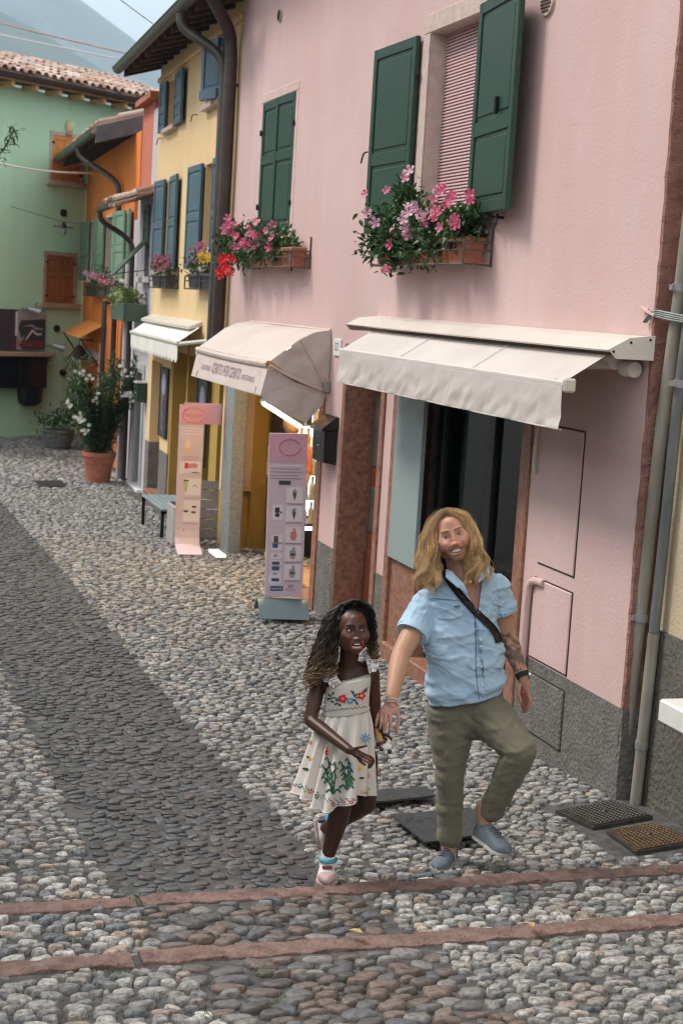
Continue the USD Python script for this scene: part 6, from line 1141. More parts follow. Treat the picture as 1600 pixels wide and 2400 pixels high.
pkt = bend([(1121, 1432), (1124, 1500), (1124, 1570), (1128, 1610), (1132, 1640)], 2); conform(mn, 'placket', st2, strip(pkt, 8), 'cloth', .005, .003, 6, sp_, tint=(.385, .535, .68)); conform(mn, 'placket_seam', st2, strip(pkt - (9, 0), 1.0), 'cloth', .0035, .002, 6, sp_, tint=(.22, .33, .46))
for x, y in ((1126, 1452), (1127, 1500), (1127, 1515), (1128, 1562), (1131, 1606), (1124, 1428), (1119, 1378)): conform(mn, 'button', st2, list(Point(x, y).buffer(2.6, 5).exterior.coords), 'button_pearl', .009, .003, 9, sp_)
conform(mn, 'pocket_flap', st2, [(1022, 1432), (1086, 1424), (1088, 1441), (1060, 1453), (1024, 1449)], 'cloth', .006, .004, 6, sp_, tint=(.385, .535, .68)); conform(mn, 'yoke_seam', st2, strip(bend([(1003, 1401), (1040, 1405), (1080, 1408)], 2), 1.1), 'cloth', .004, .002, 6, sp_, tint=(.25, .37, .5)); conform(mn, 'pocket_tab', st2, [(1064, 1421), (1077, 1418), (1078, 1421), (1065, 1424)], 'print_navy', .009, .003, 9, sp_)
conform(mn, 'pocket_flap', st2, [(1153, 1405), (1181, 1395), (1188, 1408), (1172, 1420), (1156, 1416)], 'cloth', .007, .004, 6, sp_, tint=(.40, .55, .69))
for x, y in ((1057, 1446), (1178, 1410)): conform(mn, 'button', st2, list(Point(x, y).buffer(2.4, 5).exterior.coords), 'button_pearl', .013, .003, 9, sp_)
for L in ([(1050, 1338, .06), (1062, 1346, .085), (1078, 1380, .118), (1070, 1372, .12), (1050, 1356, .10), (1040, 1347, .07)], [(1140, 1320, .06), (1128, 1334, .09), (1121, 1372, .115), (1133, 1366, .12), (1146, 1344, .09), (1150, 1330, .06)]):
    q = np.array([P(*p) for p in L]); c = q.mean(0); mn.add('collar', thick(trimesh.Trimesh(np.vstack([q, c + (P(1090, 1350, .02) - P(1090, 1350, 0)) * .5]), [(i, (i + 1) % 6, 6) for i in range(6)], process=False).subdivide().subdivide(), .006), 'cloth', 40, parent=sp_, tint=None) if 0 else None
def flap(T, L, m, tintc, parent, th=.005):
    q = np.array([P(*p) for p in L]); hull = Man.batch_hull([ball(p, th, 8) for p in q]); t = to_tm(hull.refine_to_length(.012)); T.add('collar', t, m, 30, parent=parent, tint=np.tile(tintc, (len(t.vertices), 1)))
flap(mn, [(1046, 1336, .05), (1060, 1342, .085), (1073, 1376, .125), (1046, 1352, .105)], 'cloth', (.39, .54, .68), sp_); flap(mn, [(1060, 1344, .085), (1073, 1374, .12), (1094, 1390, .135), (1085, 1370, .125)], 'cloth', (.33, .47, .61), sp_)
flap(mn, [(1140, 1316, .05), (1129, 1330, .085), (1122, 1364, .12), (1146, 1342, .09)], 'cloth', (.39, .54, .68), sp_)
for a, b, rr, dr in ((shR, elR, .080, cutR), (shL, elL, .076, cutL)):
    u = (a - b) / np.linalg.norm(a - b); cu = tube([dr - u * .004, dr + u * .034], rr, 28, False); cu = thick(cu, .007); cu = folds(cu, .008, (20, 20, 20), 5); mn.add('sleeve_cuff', cu, 'cloth', 40, parent=sp_, tint=np.tile((.40, .55, .69), (len(cu.vertices), 1)))
hem = bend([(1001, 1650), (1030, 1664), (1065, 1671), (1082, 1672), (1118, 1668), (1136, 1660), (1160, 1638), (1187, 1600)], 3)
stp = conform(mn, 'bag_strap', st2, strip(bend([(1043, 1346), (1060, 1372), (1090, 1408), (1120, 1440), (1145, 1462), (1163, 1482), (1170, 1506)], 3), 8.5), 'strap_black', .012, .006, 5)
# trousers
L1_ = [P(1056, 1672, 0), P(1055, 1740, .02), P(1055, 1800, .03), P(1054, 1870, 0), P(1053, 1962, -.02)]; L2_ = [P(1135, 1668, .02), P(1182, 1715, .13), P(1219, 1762, .22), P(1184, 1835, .14), P(1150, 1900, .06)]
tr = [Man.batch_hull([ball(P(1055, 1650, .0), .112), ball(P(1128, 1645, .0), .112), ball(P(1060, 1680, .0), .116), ball(P(1132, 1676, .01), .112)])] + chain(L1_, [.122, .098, .070, .066, .058]) + chain(L2_, [.118, .098, .078, .067, .058])
tm_ = soften(fuse(tr), .010, 12); tm_ = folds(tm_, .014, (9, 9, 14), 21); tm_ = folds(tm_, .004, (26, 26, 34), 22); tm_ = creases(tm_, .006, (3, .5, 2.), (4, 1, -11), 31); tm_ = creases(tm_, .0035, (5, 1, -3.), (-6, 1, -20), 33)
kn = L2_[2]; v = tm_.vertices; dk = np.linalg.norm(v - (P(1182, 1772, .15)), axis=1); ph = (v @ (L2_[2] - L2_[0])) / np.linalg.norm(L2_[2] - L2_[0]) * 95; tm_.vertices = v + tm_.vertex_normals * (np.sin(ph + 3 * meshkit.fbm(v * 8, 2)) * .006 * np.exp(-(dk / .10) ** 2))[:, None]
cr_ = P(1118, 1705, .06); v = tm_.vertices; dk = np.linalg.norm(v - cr_, axis=1); ph = (v[:, 2] * 90 + (v @ ax) * 60); tm_.vertices = v + tm_.vertex_normals * (np.sin(ph) * .005 * np.exp(-(dk / .10) ** 2))[:, None]
TC = (.155, .145, .105); tp = mn.add('trousers', tm_, 'cloth', 50, tint=np.tile(TC, (len(tm_.vertices), 1)))
for e, k, rr in ((L1_[4], L1_[3], .062), (L2_[4], L2_[3], .062)):
    u = (k - e) / np.linalg.norm(k - e); cu = thick(tube([e - u * .012, e + u * .012, e + u * .045], [rr, rr + .004, rr], 26, False), .008); cu = folds(cu, .014, (14, 14, 20), 2); mn.add('turn_up', cu, 'cloth', 40, parent=tp, tint=np.tile((.165, .155, .112), (len(cu.vertices), 1)))
plain('shoe_blue', (.10, .125, .155), .75, c2=(.13, .155, .185), nscale=60., bump=.2, bscale=300.); plain('shoe_lace', (.09, .11, .14), .8)
shoe(mn, P(1112, 1958, .03) , P(1192, 2010, .24), (.1, -.25, 1), .052, 'shoe_blue', 'concrete', laces='shoe_lace')
shoe(mn, P(1062, 2012, -.08), P(1020, 2046, .12), (0, 0, 1), .05, 'shoe_blue', 'concrete', laces='shoe_lace')
for k, dz in ((0, 0), (1, .013)): mn.add('bracelet', tube([wrR * 1 + (mid(wrR, P(917, 1652, .385), .55 + .5 * k) - wrR) + .0315 * (math.cos(t) * R_ + math.sin(t) * np.cross(R_, (wrR - elR) / np.linalg.norm(wrR - elR))) for t in np.linspace(0, 2 * np.pi, 25)], .0032, 6), 'braid_white')
uw = (wrL - elL) / np.linalg.norm(wrL - elL); wa = mn.add('watch', thick(tube([wrL - uw * .012, wrL + uw * .014], .0335, 24, False), .005), 'strap_black'); mn.add('watch_case', tube([wrL + R_ * .030 - F_ * .004, wrL + R_ * .041 - F_ * .006], .017, 18), 'watch_silver', parent=wa)
mn.add('pendant', trimesh.creation.icosphere(1, .007).apply_translation(P(1102, 1364, .115)), 'print_amber')
# man's hair: wavy locks from a parting
def lock_hair(T, P, c, n, clumps, guide, rw, seed, m, jitter=.012, name='hair', pts=26, parent=None):
    r = np.random.default_rng(seed); G = [guide(r, i / clumps) for i in range(clumps)]; S_, Wd, Ti = [], [], []; cf = r.uniform(.62, 1.4, clumps)
    for i in range(n):
        g = G[i % clumps]; o = r.normal(size=3) * jitter; ph, am = r.uniform(0, 6), r.uniform(.002, .006); t = np.linspace(0, 1, pts)[:, None]
        q = g + o * (.35 + .65 * np.sin(np.pi * np.clip(t * .85 + .1, 0, 1))) + np.column_stack([np.sin(ph + t * 15), np.cos(ph + t * 13), 0 * t]) * am * t
        k = int(pts * r.uniform(.8, 1)); S_.append(q[:k]); Wd.append(np.interp(np.linspace(0, 1, k), (0, .75, 1), (1, 1, .25)) * rw * r.uniform(.7, 1.3)); tt = np.linspace(0, 1, pts)[:k]; f_ = cf[i % clumps] * r.uniform(.7, 1.35); Ti.append(np.stack([np.interp(tt, (0, .2, .5, 1), c_) for c_ in ((.27, .42, .56, .60), (.165, .265, .365, .395), (.08, .13, .18, .195))], 1) * f_)
    return T.curves(name, S_, Wd, m, parent, tint=Ti)
hc = P(1058, 1256, .02); hx, hy, hz_ = MH[:3, 0], MH[:3, 1], MH[:3, 2]; ix, iz = R_, U_
def man_guide(r, u):
    s = -1 if r.random() < .53 else 1; back = r.random(); a = r.uniform(.05, 1)
    root = hc + hx * (-.006 + s * .004) + hy * (.122 - .045 * back ** 2) + hz_ * (.052 - .16 * back)
    sd = hc + hx * s * (.082 + .022 * a) + hy * (.055 - .03 * (1 - a)) + hz_ * (.048 - .14 * back)
    if s < 0: m1 = hc + ix * (-.084 - .047 * a) + iz * (-.045) + hz_ * (.05 - .15 * back); m2 = hc + ix * (-.082 - .075 * a + r.normal() * .012) + iz * (-.14) + hz_ * (.045 - .12 * back); e = hc + ix * (-.075 - .085 * a ** 1.5 + r.normal() * .015) + iz * (-.235 + r.normal() * .022) + hz_ * (.09 - .12 * back)
    else: m1 = hc + ix * (.082 + .040 * a) + iz * (-.045) + hz_ * (.05 - .15 * back); m2 = hc + ix * (.083 + .066 * a + r.normal() * .012) + iz * (-.13) + hz_ * (.045 - .12 * back); e = hc + ix * (.095 + .08 * a ** 1.3 + r.normal() * .015) + iz * (-.205 + r.normal() * .03) + hz_ * (.08 - .12 * back)
    K = bend([root, mid(root, sd, .55) + hy * .012, sd, m1, m2, e], 3); t = np.linspace(0, 1, 26); q = np.stack([np.interp(t, np.linspace(0, 1, len(K)), K[:, k]) for k in range(3)], 1); ph, am = r.uniform(0, 6), r.uniform(.010, .026)
    return q + (np.sin(ph + t * 17) * am * np.clip(t * 2 - .5, 0, 1))[:, None] * ix + (np.cos(ph + t * 14) * am * np.clip(t * 2 - .5, 0, 1))[:, None] * hz_
lock_hair(mn, P, hc, 6500, 130, man_guide, .0016, 4, 'hair_strand', .009, 'hair', parent=bd)
lock_hair(mn, P, hc, 260, 60, man_guide, .0009, 14, 'hair_strand', .017, 'loose_hair', parent=bd)

# ---- child
C_ = body_at(7.16); Q = C_
ch = Thing('person', 'laughing girl in an embroidered white dress with long dark curls, running beside the man', 'person', Q(770, 2080))
DS, DW = (.052, .021, .012), (.074, .028, .016)
GH = head_frame(Q, 836, 1477, .10, math.radians(1), math.radians(17), math.radians(-6)); gd, gy, gp = make_head(True); gl = gd.vertices.copy(); SG = .97; G2 = GH.copy(); G2[:3, :3] *= SG; gw = place(G2, gl)
gn = Q(815, 1566, -.01); parts = chain([place(G2, [(0, -.055, -.035)])[0], gn], [.046, .042]) + [Man.batch_hull([ball(gn, .044), ball(Q(752, 1592, -.02), .034), ball(Q(872, 1576, -.03), .034), ball(Q(815, 1625, .0), .07)])]
sR, sL = Q(748, 1594, -.02), Q(872, 1580, -.04); eR, eL = Q(727, 1688, .06), Q(878, 1676, -.06); wR, wL = Q(818, 1758, .30), Q(888, 1722, -.06)
parts += chain([sR, mid(sR, eR, .5), eR, mid(eR, wR, .3), wR], [.037, .035, .030, .031, .021]) + chain([sL, eL, wL], [.036, .029, .022])
K1, A1 = Q(800, 1890, .10), Q(769, 2005, .0); K2, A2 = Q(858, 1885, -.02), Q(752, 1950, -.24)
parts += chain([Q(800, 1780, 0), K1, mid(K1, A1, .3), A1, A1 - np.array((0, 0, .05))], [.075, .050, .049, .031, .030]) + chain([Q(850, 1780, 0), K2, mid(K2, A2, .3), A2], [.072, .047, .045, .029])
hand = fingers(Q, [[(838, 1771, 0.340), (852, 1782, 0.355), (866, 1789, 0.355)], [(840, 1766, 0.330), (856, 1776, 0.345), (869, 1782, 0.345)], [(840, 1762, 0.320), (854, 1769, 0.330), (864, 1773, 0.330)], [(838, 1776, 0.335), (846, 1787, 0.345), (855, 1793, 0.345)], [(828, 1756, 0.325), (842, 1752, 0.345), (858, 1748, 0.350)]], .0068)
hand += [Man.batch_hull([ball(Q(x, y, d), .010, 12) for x, y, d in ((837, 1773, 0.335), (839, 1763, 0.325), (822, 1757, 0.305), (824, 1765, 0.305), (830, 1757, 0.325))])] + chain([wR, Q(824, 1761, 0.307)], [.021, .016])
hand += fingers(Q, [[(894, 1724, -0.020), (904, 1722, -0.005), (914, 1729, -0.010), (916, 1738, -0.020)], [(892, 1728, -0.020), (901, 1729, 0.000), (909, 1737, 0.000)], [(889, 1731, -0.020), (897, 1735, 0.000), (903, 1743, 0.000)], [(887, 1733, -0.030), (891, 1741, -0.010), (898, 1748, -0.010)], [(884, 1726, -0.030), (885, 1738, -0.010), (892, 1745, 0.000)]], .0068) + [Man.batch_hull([ball(Q(x, y, d), .011, 12) for x, y, d in ((888, 1720, -0.060), (895, 1724, -0.030), (889, 1732, -0.035), (884, 1726, -0.045))])]
gm = to_tm(fuse([to_man(soften(fuse(parts), .012, 10)), to_man(soften(fuse(hand), .004, 4)), to_man(trimesh.Trimesh(gw, gd.faces, process=False))])); v = gm.vertices; kd = cKDTree(gw); dd, ii = kd.query(v)
gt = head_tints(gl, DW, (.27, .085, .065), (.105, .040, .023), (.012, .009, .008), gy, gp, None, .082); tint = np.where((dd < .004)[:, None], gt[ii], np.array(DS)); tint[np.linalg.norm(v - Q(862, 1786, .355), axis=1) < .03] = (.16, .075, .05)
gb_ = ch.add('body', gm, 'dark_skin', 50, tint=tint); face_bits(ch, G2, gd, gy, gp, gb_, 'iris_dark', (.05, .02, .011), .021, .34, 'strap_black', (.25, .1), True)
# dress
BR = rings_px(Q, [((757, 1672), (864, 1660), .01, .088), ((760, 1640), (866, 1632), .012, .092), ((764, 1612), (869, 1602), .014, .092), ((778, 1596), (868, 1580), .014, .086)])
bo = loft(BR, 44); bo = folds(bo, .008, (14, 14, 14), 4); CR = (.60, .555, .515); bp = ch.add('dress', bo, 'cloth', 40, tint=np.tile(CR, (len(bo.vertices), 1)))
U = np.linspace(0, 2 * np.pi, 121)[:-1]; T_ = np.linspace(0, 1, 26); wc = (BR[0][0]); wa_, wb_ = BR[0][1], BR[0][2]; hl_, hr_ = Q(694, 1850, .03), Q(864, 1860, .03); hcn = (hl_ + hr_) / 2; ha = (hr_ - hl_) / 2 * 1.02; hb = -np.array((.31, .95, 0)) * .21
Vs = []
for t in T_:
    e = t ** .8; row = wc * (1 - t) + hcn * t + np.cos(U)[:, None] * (wa_ * (1 - e) + ha * e) * .985 + np.sin(U)[:, None] * (wb_ * (1 - e) + hb * e)
    ple = np.sin(U * 13 + 1.2 * np.sin(U * 3)) * (.012 + .010 * t) + np.sin(U * 29) * .005 * (1 - t) + np.sin(U * 7 + 1) * .016 * t; out = np.cos(U)[:, None] * ha / np.linalg.norm(ha) + np.sin(U)[:, None] * hb / np.linalg.norm(hb); row = row + out * (ple * min(1, t * 4 + .25))[:, None]
    row[:, 2] -= t * (.032 * np.exp(-((U - 1.75) / .42) ** 2) - .03 * np.exp(-((U - .75) / .4) ** 2)); Vs.append(row)
Vs = np.array(Vs); sg = grid(np.concatenate([Vs, Vs[:, :1]], 1)); 
if sg.face_normals[len(sg.faces) // 2] @ (sg.triangles_center[len(sg.faces) // 2] - wc) < 0: sg = trimesh.Trimesh(sg.vertices, sg.faces[:, ::-1], process=False)
sk_ = thick(sg, .004); kp = ch.add('skirt', sk_, 'cloth', 60, parent=bp, tint=np.tile(CR, (len(sk_.vertices), 1)))
ch.add('hem', tube(np.concatenate([Vs[-1], Vs[-1][:1]]), .0042, 6), 'cloth', parent=bp, tint=np.tile((.55, .51, .46), (6 * 121 + 2, 1)))
wl2 = [(c + np.cos(t) * a * 1.02 + np.sin(t) * b * 1.02) for (c, a, b) in BR[:1] for t in np.linspace(0, 2 * np.pi, 60)]; ch.add('waist_seam', tube(wl2, .005, 6), 'cloth', parent=bp, tint=np.tile((.42, .42, .38), (6 * 60 + 2, 1)))
# straps with frills
def frill(L0_, L1_, seed):
    n = 40; P_ = []
    for i, u in enumerate(np.linspace(0, 1, n * 2)):
        a, b = [np.array([np.interp(u, np.linspace(0, 1, len(L)), [p[k] for p in L]) for k in range(3)]) for L in (L0_, L1_)]; w = .012 * math.sin(u * 31 + seed)
        P_.append([mid(a, b, t) - F_ * w * t + np.array((0, 0, .006 * math.sin(u * 17 + seed))) * t for t in np.linspace(0, 1, 7)])
    return thick(grid(P_), .003)
for k, (a, b, c) in enumerate((([Q(782, 1556, .02), Q(785, 1570, .075), Q(790, 1588, .09), Q(800, 1600, .10)], [Q(768, 1560, .03), Q(768, 1574, .07), Q(772, 1592, .09), Q(784, 1606, .10)], [Q(748, 1552, .02), Q(746, 1578, .06), Q(764, 1602, .09), Q(782, 1612, .10)]), ([Q(852, 1525, -.03), Q(858, 1550, .04), Q(864, 1578, .075)], [Q(862, 1523, -.03), Q(868, 1548, .04), Q(870, 1576, .075)], [Q(886, 1517, -.03), Q(894, 1542, .02), Q(880, 1576, .06)]))):
    s1 = frill(a, b, k); ch.add('strap', s1, 'cloth', True, parent=bp, tint=np.tile((.66, .62, .60), (len(s1.vertices), 1))); s2 = frill(b, c, k + 2); ch.add('frill', s2, 'cloth', True, parent=bp, tint=np.tile((.68, .64, .63), (len(s2.vertices), 1)))
# embroidery
alld = trimesh.util.concatenate([bo, sk_]); EM = lambda poly, m, nm='embroidery', lift=.0035: conform(ch, nm, alld, poly, m, lift, .0015, 7, bp)
def el(x, y, a, b, rot=0): return list(affinity.rotate(ell(x, y, a, b), rot).exterior.coords)[::2]
def bud(x, y, r_, m, c='print_amber'):
    for k in range(5): EM(el(x + .62 * r_ * math.cos(k * 1.257), y + .62 * r_ * math.sin(k * 1.257), r_ * .5, r_ * .42), m)
    EM(el(x, y, r_ * .34, r_ * .34), c, lift=.005)
def stem_(pts, w=1.0, m='green_paint'): EM(list(strip(bend(pts, 2), w)), m)
plain('embroid_leaf', (.02, .10, .06), .8); plain('embroid_blue', (.10, .28, .42), .8); plain('embroid_red', (.58, .035, .03), .8)
bud(803, 1638, 10, 'embroid_red', 'print_rose'); bud(847, 1631, 9, 'embroid_red'); bud(820, 1643, 7, 'embroid_blue', 'print_white')
stem_([(768, 1641), (782, 1634), (795, 1640)]); stem_([(826, 1624), (832, 1634), (840, 1636)]); stem_([(850, 1622), (856, 1615), (862, 1612)])
for x, y, a in ((772, 1630, 40), (780, 1626, -50), (778, 1645, 20), (787, 1650, -30), (790, 1642, 10), (826, 1622, 30), (833, 1629, -30), (836, 1648, 50), (830, 1641, 20), (857, 1620, -40), (770, 1638, -10), (795, 1652, 30)): EM(el(x, y, 5, 2.2, a), 'embroid_leaf')
for i in range(18): x = 792 + i * 4.2; EM(el(x, 1599 - i * 1.25 + (i % 2) * 2.2, 1.9, 1.1, i * 37), 'dark_sage')
for i in range(20): EM(el(760 + i * 5.1, 1666 - i * .55 + (i % 2) * 2, 2, 1.1, i * 41), 'dark_sage')
for base, tips in (((781, 1862), [(757, 1795), (768, 1778), (786, 1790), (760, 1822), (772, 1812)]), ((812, 1852), [(800, 1788), (816, 1780), (822, 1800), (826, 1822), (806, 1815)])):
    for tx, ty in tips: stem_([base, (mid(np.array(base), np.array((tx, ty)), .5) + (2, -3)).tolist(), (tx, ty)], 1.5, 'embroid_leaf')
    for tx, ty in tips:
        for k in range(4): EM(el(tx + (base[0] - tx) * k * .14 + (4 if k % 2 else -4), ty + (base[1] - ty) * k * .14, 5.5, 2, 55 if k % 2 else -55), 'embroid_leaf')
for a in ((781, 1862), (812, 1852)):
    for s in (-1, 1): stem_([a, (a[0] + s * 9, a[1] - 14), (a[0] + s * 17, a[1] - 4)], 2., 'embroid_leaf')
for k in range(6): EM(el(764 + (k % 2) * 3 - 1.5, 1752 + k * 3.2, 4, 2.4, 20 if k % 2 else -20), 'embroid_red')
for x, y in ((724, 1738), (708, 1758), (720, 1720)): bud(x, y, 5.5, 'embroid_red', 'print_rose')
bud(727, 1777, 5, 'print_amber'); EM(el(717, 1803, 9, 3, 10), 'embroid_leaf'); EM(el(723, 1776, 6, 2.5, 30), 'embroid_leaf')
for k in range(8): a = k * .785; EM(list(strip([(857 + 3 * math.cos(a), 1731 + 3 * math.sin(a)), (857 + 12 * math.cos(a), 1731 + 12 * math.sin(a))], 1.6)), 'embroid_blue')
EM(el(846, 1799, 5, 5), 'print_amber'); EM(el(848, 1824, 6, 2.5, -5), 'embroid_leaf'); EM(el(864, 1818, 3, 5), 'print_rose')
for i, (x, y, m) in enumerate(((781, 1886, 'embroid_red'), (804, 1883, 'print_rose'), (823, 1881, 'embroid_red'), (792, 1889, 'embroid_blue'), (813, 1888, 'embroid_blue'), (690, 1838, 'print_rose'), (703, 1842, 'embroid_blue'), (727, 1856, 'embroid_red'), (714, 1851, 'print_lime'), (742, 1868, 'dark_sage'), (850, 1856, 'print_amber'), (862, 1850, 'print_lime'))): bud(x, y, 4.6, m, 'print_white')
for i in range(40): u = i / 39; x = 690 + 175 * u; y = np.interp(x, (690, 735, 770, 828, 866), (1832, 1852, 1873, 1872, 1848)); EM(el(x, y + (i % 3) * 4, 2.6, 1.1, i * 47), 'dark_sage')
# shoes, socks
plain('shoe_pale', (.62, .59, .57), .55); plain('shoe_pink', (.46, .33, .33), .6); plain('shoe_teal', (.06, .32, .40), .4); plain('shoe_wine', (.16, .02, .06), .5); plain('shoe_navy', (.02, .03, .09), .5); plain('sock_olive', (.30, .24, .03), .8)
hp, tp_ = Q(765, 2018, -.10), Q(766, 2078, .12); s_, (h0, f0, s0_, u0, L_) = shoe(ch, hp + np.array((0, 0, -.03)), tp_ + np.array((0, 0, .0)), (-.1, -.25, 1), .047, 'shoe_pale', 'shoe_pink')
tc_ = Man.batch_hull([ball(h0 + f0 * L_ * .97 + u0 * .026, .024, 14), ball(h0 + f0 * L_ * .84 + u0 * .028 + s0_ * .018, .026, 14), ball(h0 + f0 * L_ * .84 + u0 * .028 - s0_ * .018, .026, 14)]); ch.add('toe_cap', soften(tc_, .01, 4), 'shoe_pink', 50, parent=s_)
ch.add('toe_flash', tube([h0 + f0 * L_ * .70 + u0 * (.3 * L_ * .62 + .024) - s0_ * .022, h0 + f0 * L_ * .72 + u0 * (.3 * L_ * .62 + .026), h0 + f0 * L_ * .70 + u0 * (.3 * L_ * .62 + .024) + s0_ * .022], .008, 8), 'shoe_wine', parent=s_); ch.add('collar_band', tube([A1 + (.036 * math.cos(t), .036 * math.sin(t), -.02) for t in np.linspace(0, 6.3, 22)], .010, 8), 'shoe_teal', parent=s_); ch.add('sock', tube([A1 + (0, 0, .015), A1 - (0, 0, .05)], [.034, .038], 18), 'plastic_white', parent=s_); ch.add('tongue', tube([h0 + f0 * L_ * .45 + u0 * .085, h0 + f0 * L_ * .36 + u0 * .115], [.016, .018], 8), 'sock_olive', parent=s_)
s_, (h0, f0, s0_, u0, L_) = shoe(ch, Q(735, 1922, -.26), Q(744, 1990, -.18), (.75, -.3, .1), .044, 'shoe_pale', 'shoe_pink', laces='shoe_teal'); ch.add('heel_panel', soften(Man.batch_hull([ball(h0 + f0 * .02 + u0 * z + s0_ * y, .02, 12) for z in (.03, .06) for y in (-.014, .014)]), .01, 4), 'shoe_navy', 50, parent=s_); ch.add('collar_band', tube([h0 + f0 * L_ * .2 + u0 * .07 + f0 * .035 * math.cos(t) + s0_ * .035 * math.sin(t) for t in np.linspace(0, 6.3, 20)], .012, 8), 'shoe_teal', parent=s_)
# locs: twisted dark strands turning golden and curly at the ends
gc = Q(822, 1474, .0); gx, gy_, gz_ = GH[:3, 0], GH[:3, 1], GH[:3, 2]; S_, Wd, Ti = [], [], []; r = np.random.default_rng(8)
for i in range(360):
    s = -1 if r.random() < .68 else 1; b = r.random(); a = r.random()
    root = gc + ix * .02 + iz * (.128 - .05 * b * b) + gz_ * (.045 - .15 * b) + ix * s * r.uniform(0, .03)
    if s < 0: K = [root, gc + ix * (-.052 - .04 * a) + iz * .10 + gz_ * (.055 - .14 * b), gc + ix * (-.066 - .06 * a) + iz * (-.0) + gz_ * (.075 - .16 * b), gc + ix * (-.075 - .10 * a) + iz * -.12 + gz_ * (.06 - .13 * b), gc + ix * (-.085 - .13 * a + r.normal() * .01) + iz * (-.20 - .07 * r.random() * a - .03 * r.random()) + gz_ * (.075 - .12 * b)]
    else: K = [root, gc + ix * (.085 + .012 * a) + iz * .09 + gz_ * (.05 - .14 * b), gc + ix * (.098 + .02 * a) + iz * .0 + gz_ * (.02 - .12 * b), gc + ix * (.10 + .02 * a) + iz * -.07 + gz_ * (.02 - .1 * b), gc + ix * (.092 + .028 * a + r.normal() * .006) + iz * (-.12 - .05 * r.random()) + gz_ * (.03 - .1 * b)]
    K = bend(K, 3); n = 70; t = np.linspace(0, 1, n); q = np.stack([np.interp(t, np.linspace(0, 1, len(K)), K[:, k]) for k in range(3)], 1); am = np.interp(t, (0, .3, .6, 1), (.0012, .0025, .0065, .0125)) * r.uniform(.7, 1.2); w = 2 * np.pi * r.uniform(7.5, 10); ph = r.uniform(0, 6)
    q = q + (np.cos(w * t + ph) * am)[:, None] * ix + (np.sin(w * t + ph) * am)[:, None] * gz_; S_.append(q); Wd.append(np.interp(t, (0, .5, 1), (.0075, .0062, .0028)) * r.uniform(.8, 1.2)); t2_ = np.clip(t + r.uniform(-.12, .1), 0, 1); Ti.append(np.stack([np.interp(t2_, (0, .58, .8, 1), c_) for c_ in ((.010, .013, .085, .21), (.009, .010, .052, .135), (.008, .009, .027, .062))], 1))
ch.curves('hair', S_, Wd, 'hair_strand', gb_, tint=Ti)

# ---- ice-cream cone in the child's hand
ic = Thing('ice_cream_cone', 'melting white ice-cream in a chocolate-rimmed wafer cone held upside down by the girl', 'ice cream', Q(898, 1730, -.02))
tipc, rim = Q(880, 1706, -.035), Q(893, 1742, -.005); ic.add('wafer', tube([tipc, mid(tipc, rim, .5), rim], [.006, .015, .024], 18), 'wafer'); dcr = (rim - tipc) / np.linalg.norm(rim - tipc); ic.add('choc_rim', tube([rim - dcr * .004, rim + dcr * .010], [.0255, .027], 18), 'choc_ice')
sc = soften(fuse([ball(rim + dcr * .018 + R_ * .010, .024, 20), ball(rim + dcr * .03 + R_ * .024 + U_ * .01, .018, 20), ball(rim + dcr * .012 + R_ * .030 + U_ * .018, .013, 16), ball(rim + dcr * .045 + R_ * .006, .012, 16)]), .005, 3); ic.add('scoop', folds(sc, .006, (60, 60, 60)), 'ice_cream', True); ic.add('choc_drip', soften(fuse([ball(rim + dcr * .028 - R_ * .008 - F_ * .01, .012, 14), ball(rim + dcr * .042 + R_ * .026 - F_ * .01, .011, 14)]), .005, 2), 'choc_ice', True)

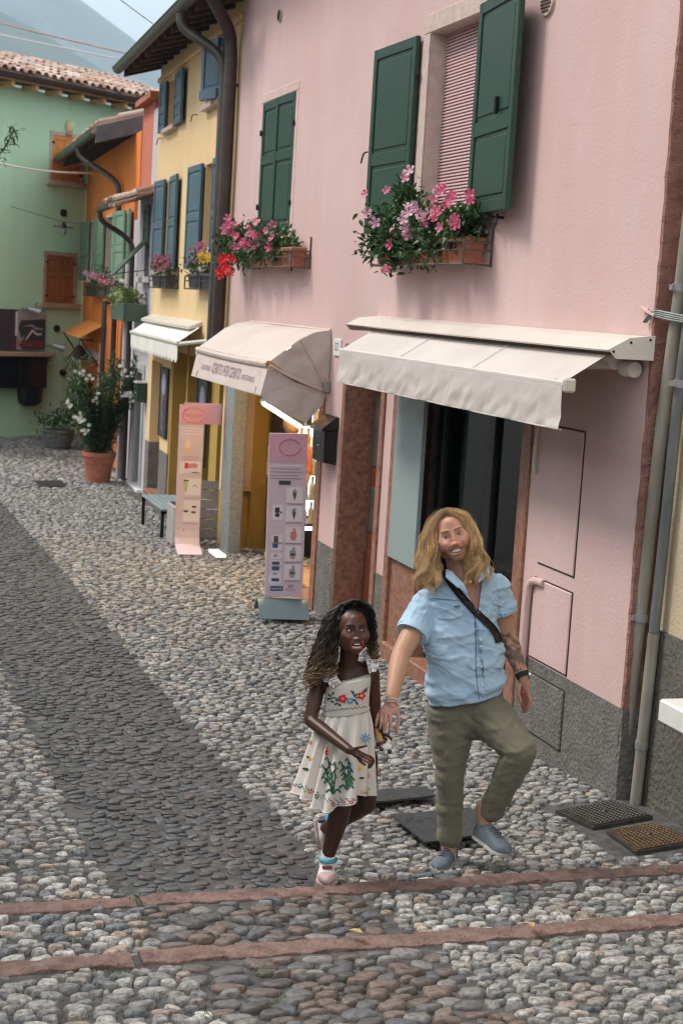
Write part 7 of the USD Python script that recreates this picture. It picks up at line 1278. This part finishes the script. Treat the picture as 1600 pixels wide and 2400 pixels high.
# ---- customer inside the shop: lower body only is seen past the totem
N = lambda x, y, z: np.array((x, y, z)); fz = gz(15.4) + .01
cu = Thing('person', 'customer in orange clothes and brown shoes, mostly hidden behind the near menu totem', 'person', (4.40, 15.3, fz))
pt_ = N(4.87, 16.7, fz); leg = [pt_ + (0, 0, .95), pt_ + (.03, .02, .5), pt_ + (.0, .0, .1)]; leg2 = [pt_ + (-.16, .05, .95), pt_ + (-.17, .1, .5), pt_ + (-.2, .16, .1)]
hd2 = [ball(pt_ + (-.08, .04, 1.60), .10), ball(pt_ + (-.08, .02, 1.55), .085)]; cb_ = soften(fuse(chain([pt_ + (0, 0, .95), pt_ + (.03, .02, .5), pt_ + (0, 0, .12), pt_ + (0, 0, .05)], [.09, .06, .045, .045]) + chain([pt_ + (-.16, .05, .95), pt_ + (-.17, .1, .5), pt_ + (-.2, .16, .12), pt_ + (-.2, .16, .05)], [.09, .06, .045, .045]) + [Man.batch_hull(hd2)] + chain([pt_ + (-.08, .04, 1.5), pt_ + (-.08, .04, 1.38)], [.055, .06]) + [Man.batch_hull([ball(pt_ + (-.26, .05, 1.32), .06), ball(pt_ + (.08, .02, 1.32), .06), ball(pt_ + (-.08, .04, .95), .12)])] + chain([pt_ + (.1, .02, 1.3), pt_ + (.12, .02, 1.05), pt_ + (.06, -.1, .9)], [.05, .042, .032]) + chain([pt_ + (-.28, .05, 1.3), pt_ + (-.3, .05, 1.05), pt_ + (-.24, -.1, .9)], [.05, .042, .032])), .02, 8)
cp = cu.add('body', cb_, 'skin', 50, tint=np.tile((.40, .24, .16), (len(cb_.vertices), 1)))
tr2 = folds(soften(fuse(chain(leg, [.115, .085, .075]) + chain(leg2, [.115, .085, .075])), .02, 8), .016, (9, 9, 12)); cu.add('trousers', tr2, 'orange_trousers', 50); tp2 = folds(soften(fuse([Man.batch_hull([ball(pt_ + (-.26, .05, 1.31), .075), ball(pt_ + (.08, .02, 1.31), .075), ball(pt_ + (-.08, .04, .92), .155)])] + chain([pt_ + (.1, .02, 1.3), pt_ + (.12, .02, 1.08)], [.065, .06])), .02, 8), .014, (9, 9, 9)); cu.add('top', tp2, 'print_coral', 50)
shoe(cu, pt_ + (-.03, .08, .0), pt_ + (.15, -.14, .0), (0, 0, 1), .05, 'tan_stone', 'plastic_white', laces='dark_wood'); shoe(cu, pt_ + (-.2, .25, .0), pt_ + (-.2, -.02, .0), (0, 0, 1), .05, 'tan_stone', 'plastic_white', laces='dark_wood')

# ------------------------------------------------------------------ what belongs together
GROUPS = dict(kerb_stone='red kerb stones of the two ramp steps', cassette_awning='awnings over the shop fronts', flower_box='flower boxes under the windows', window_planter='purple planters under the blue shutters', mailbox='mailboxes along the house fronts', menu_totem='ice-cream menu totems', drainpipe='drainpipes between the houses', overhead_cable='cables strung over the street',
              spotlight='spotlights of the photo sign', door_mat='rubber mats on the cobbles', grate='drain grates beside the kerb', fallen_leaf='leaves lying on the stones', hanging_signboard='dark sign boards of the yellow house')
for p in W.GetPrim().GetChildren():
    n = p.GetName(); n = n[:-4] if n[-3:].isdigit() else n
    if n in GROUPS: p.SetCustomDataByKey('group', GROUPS[n])
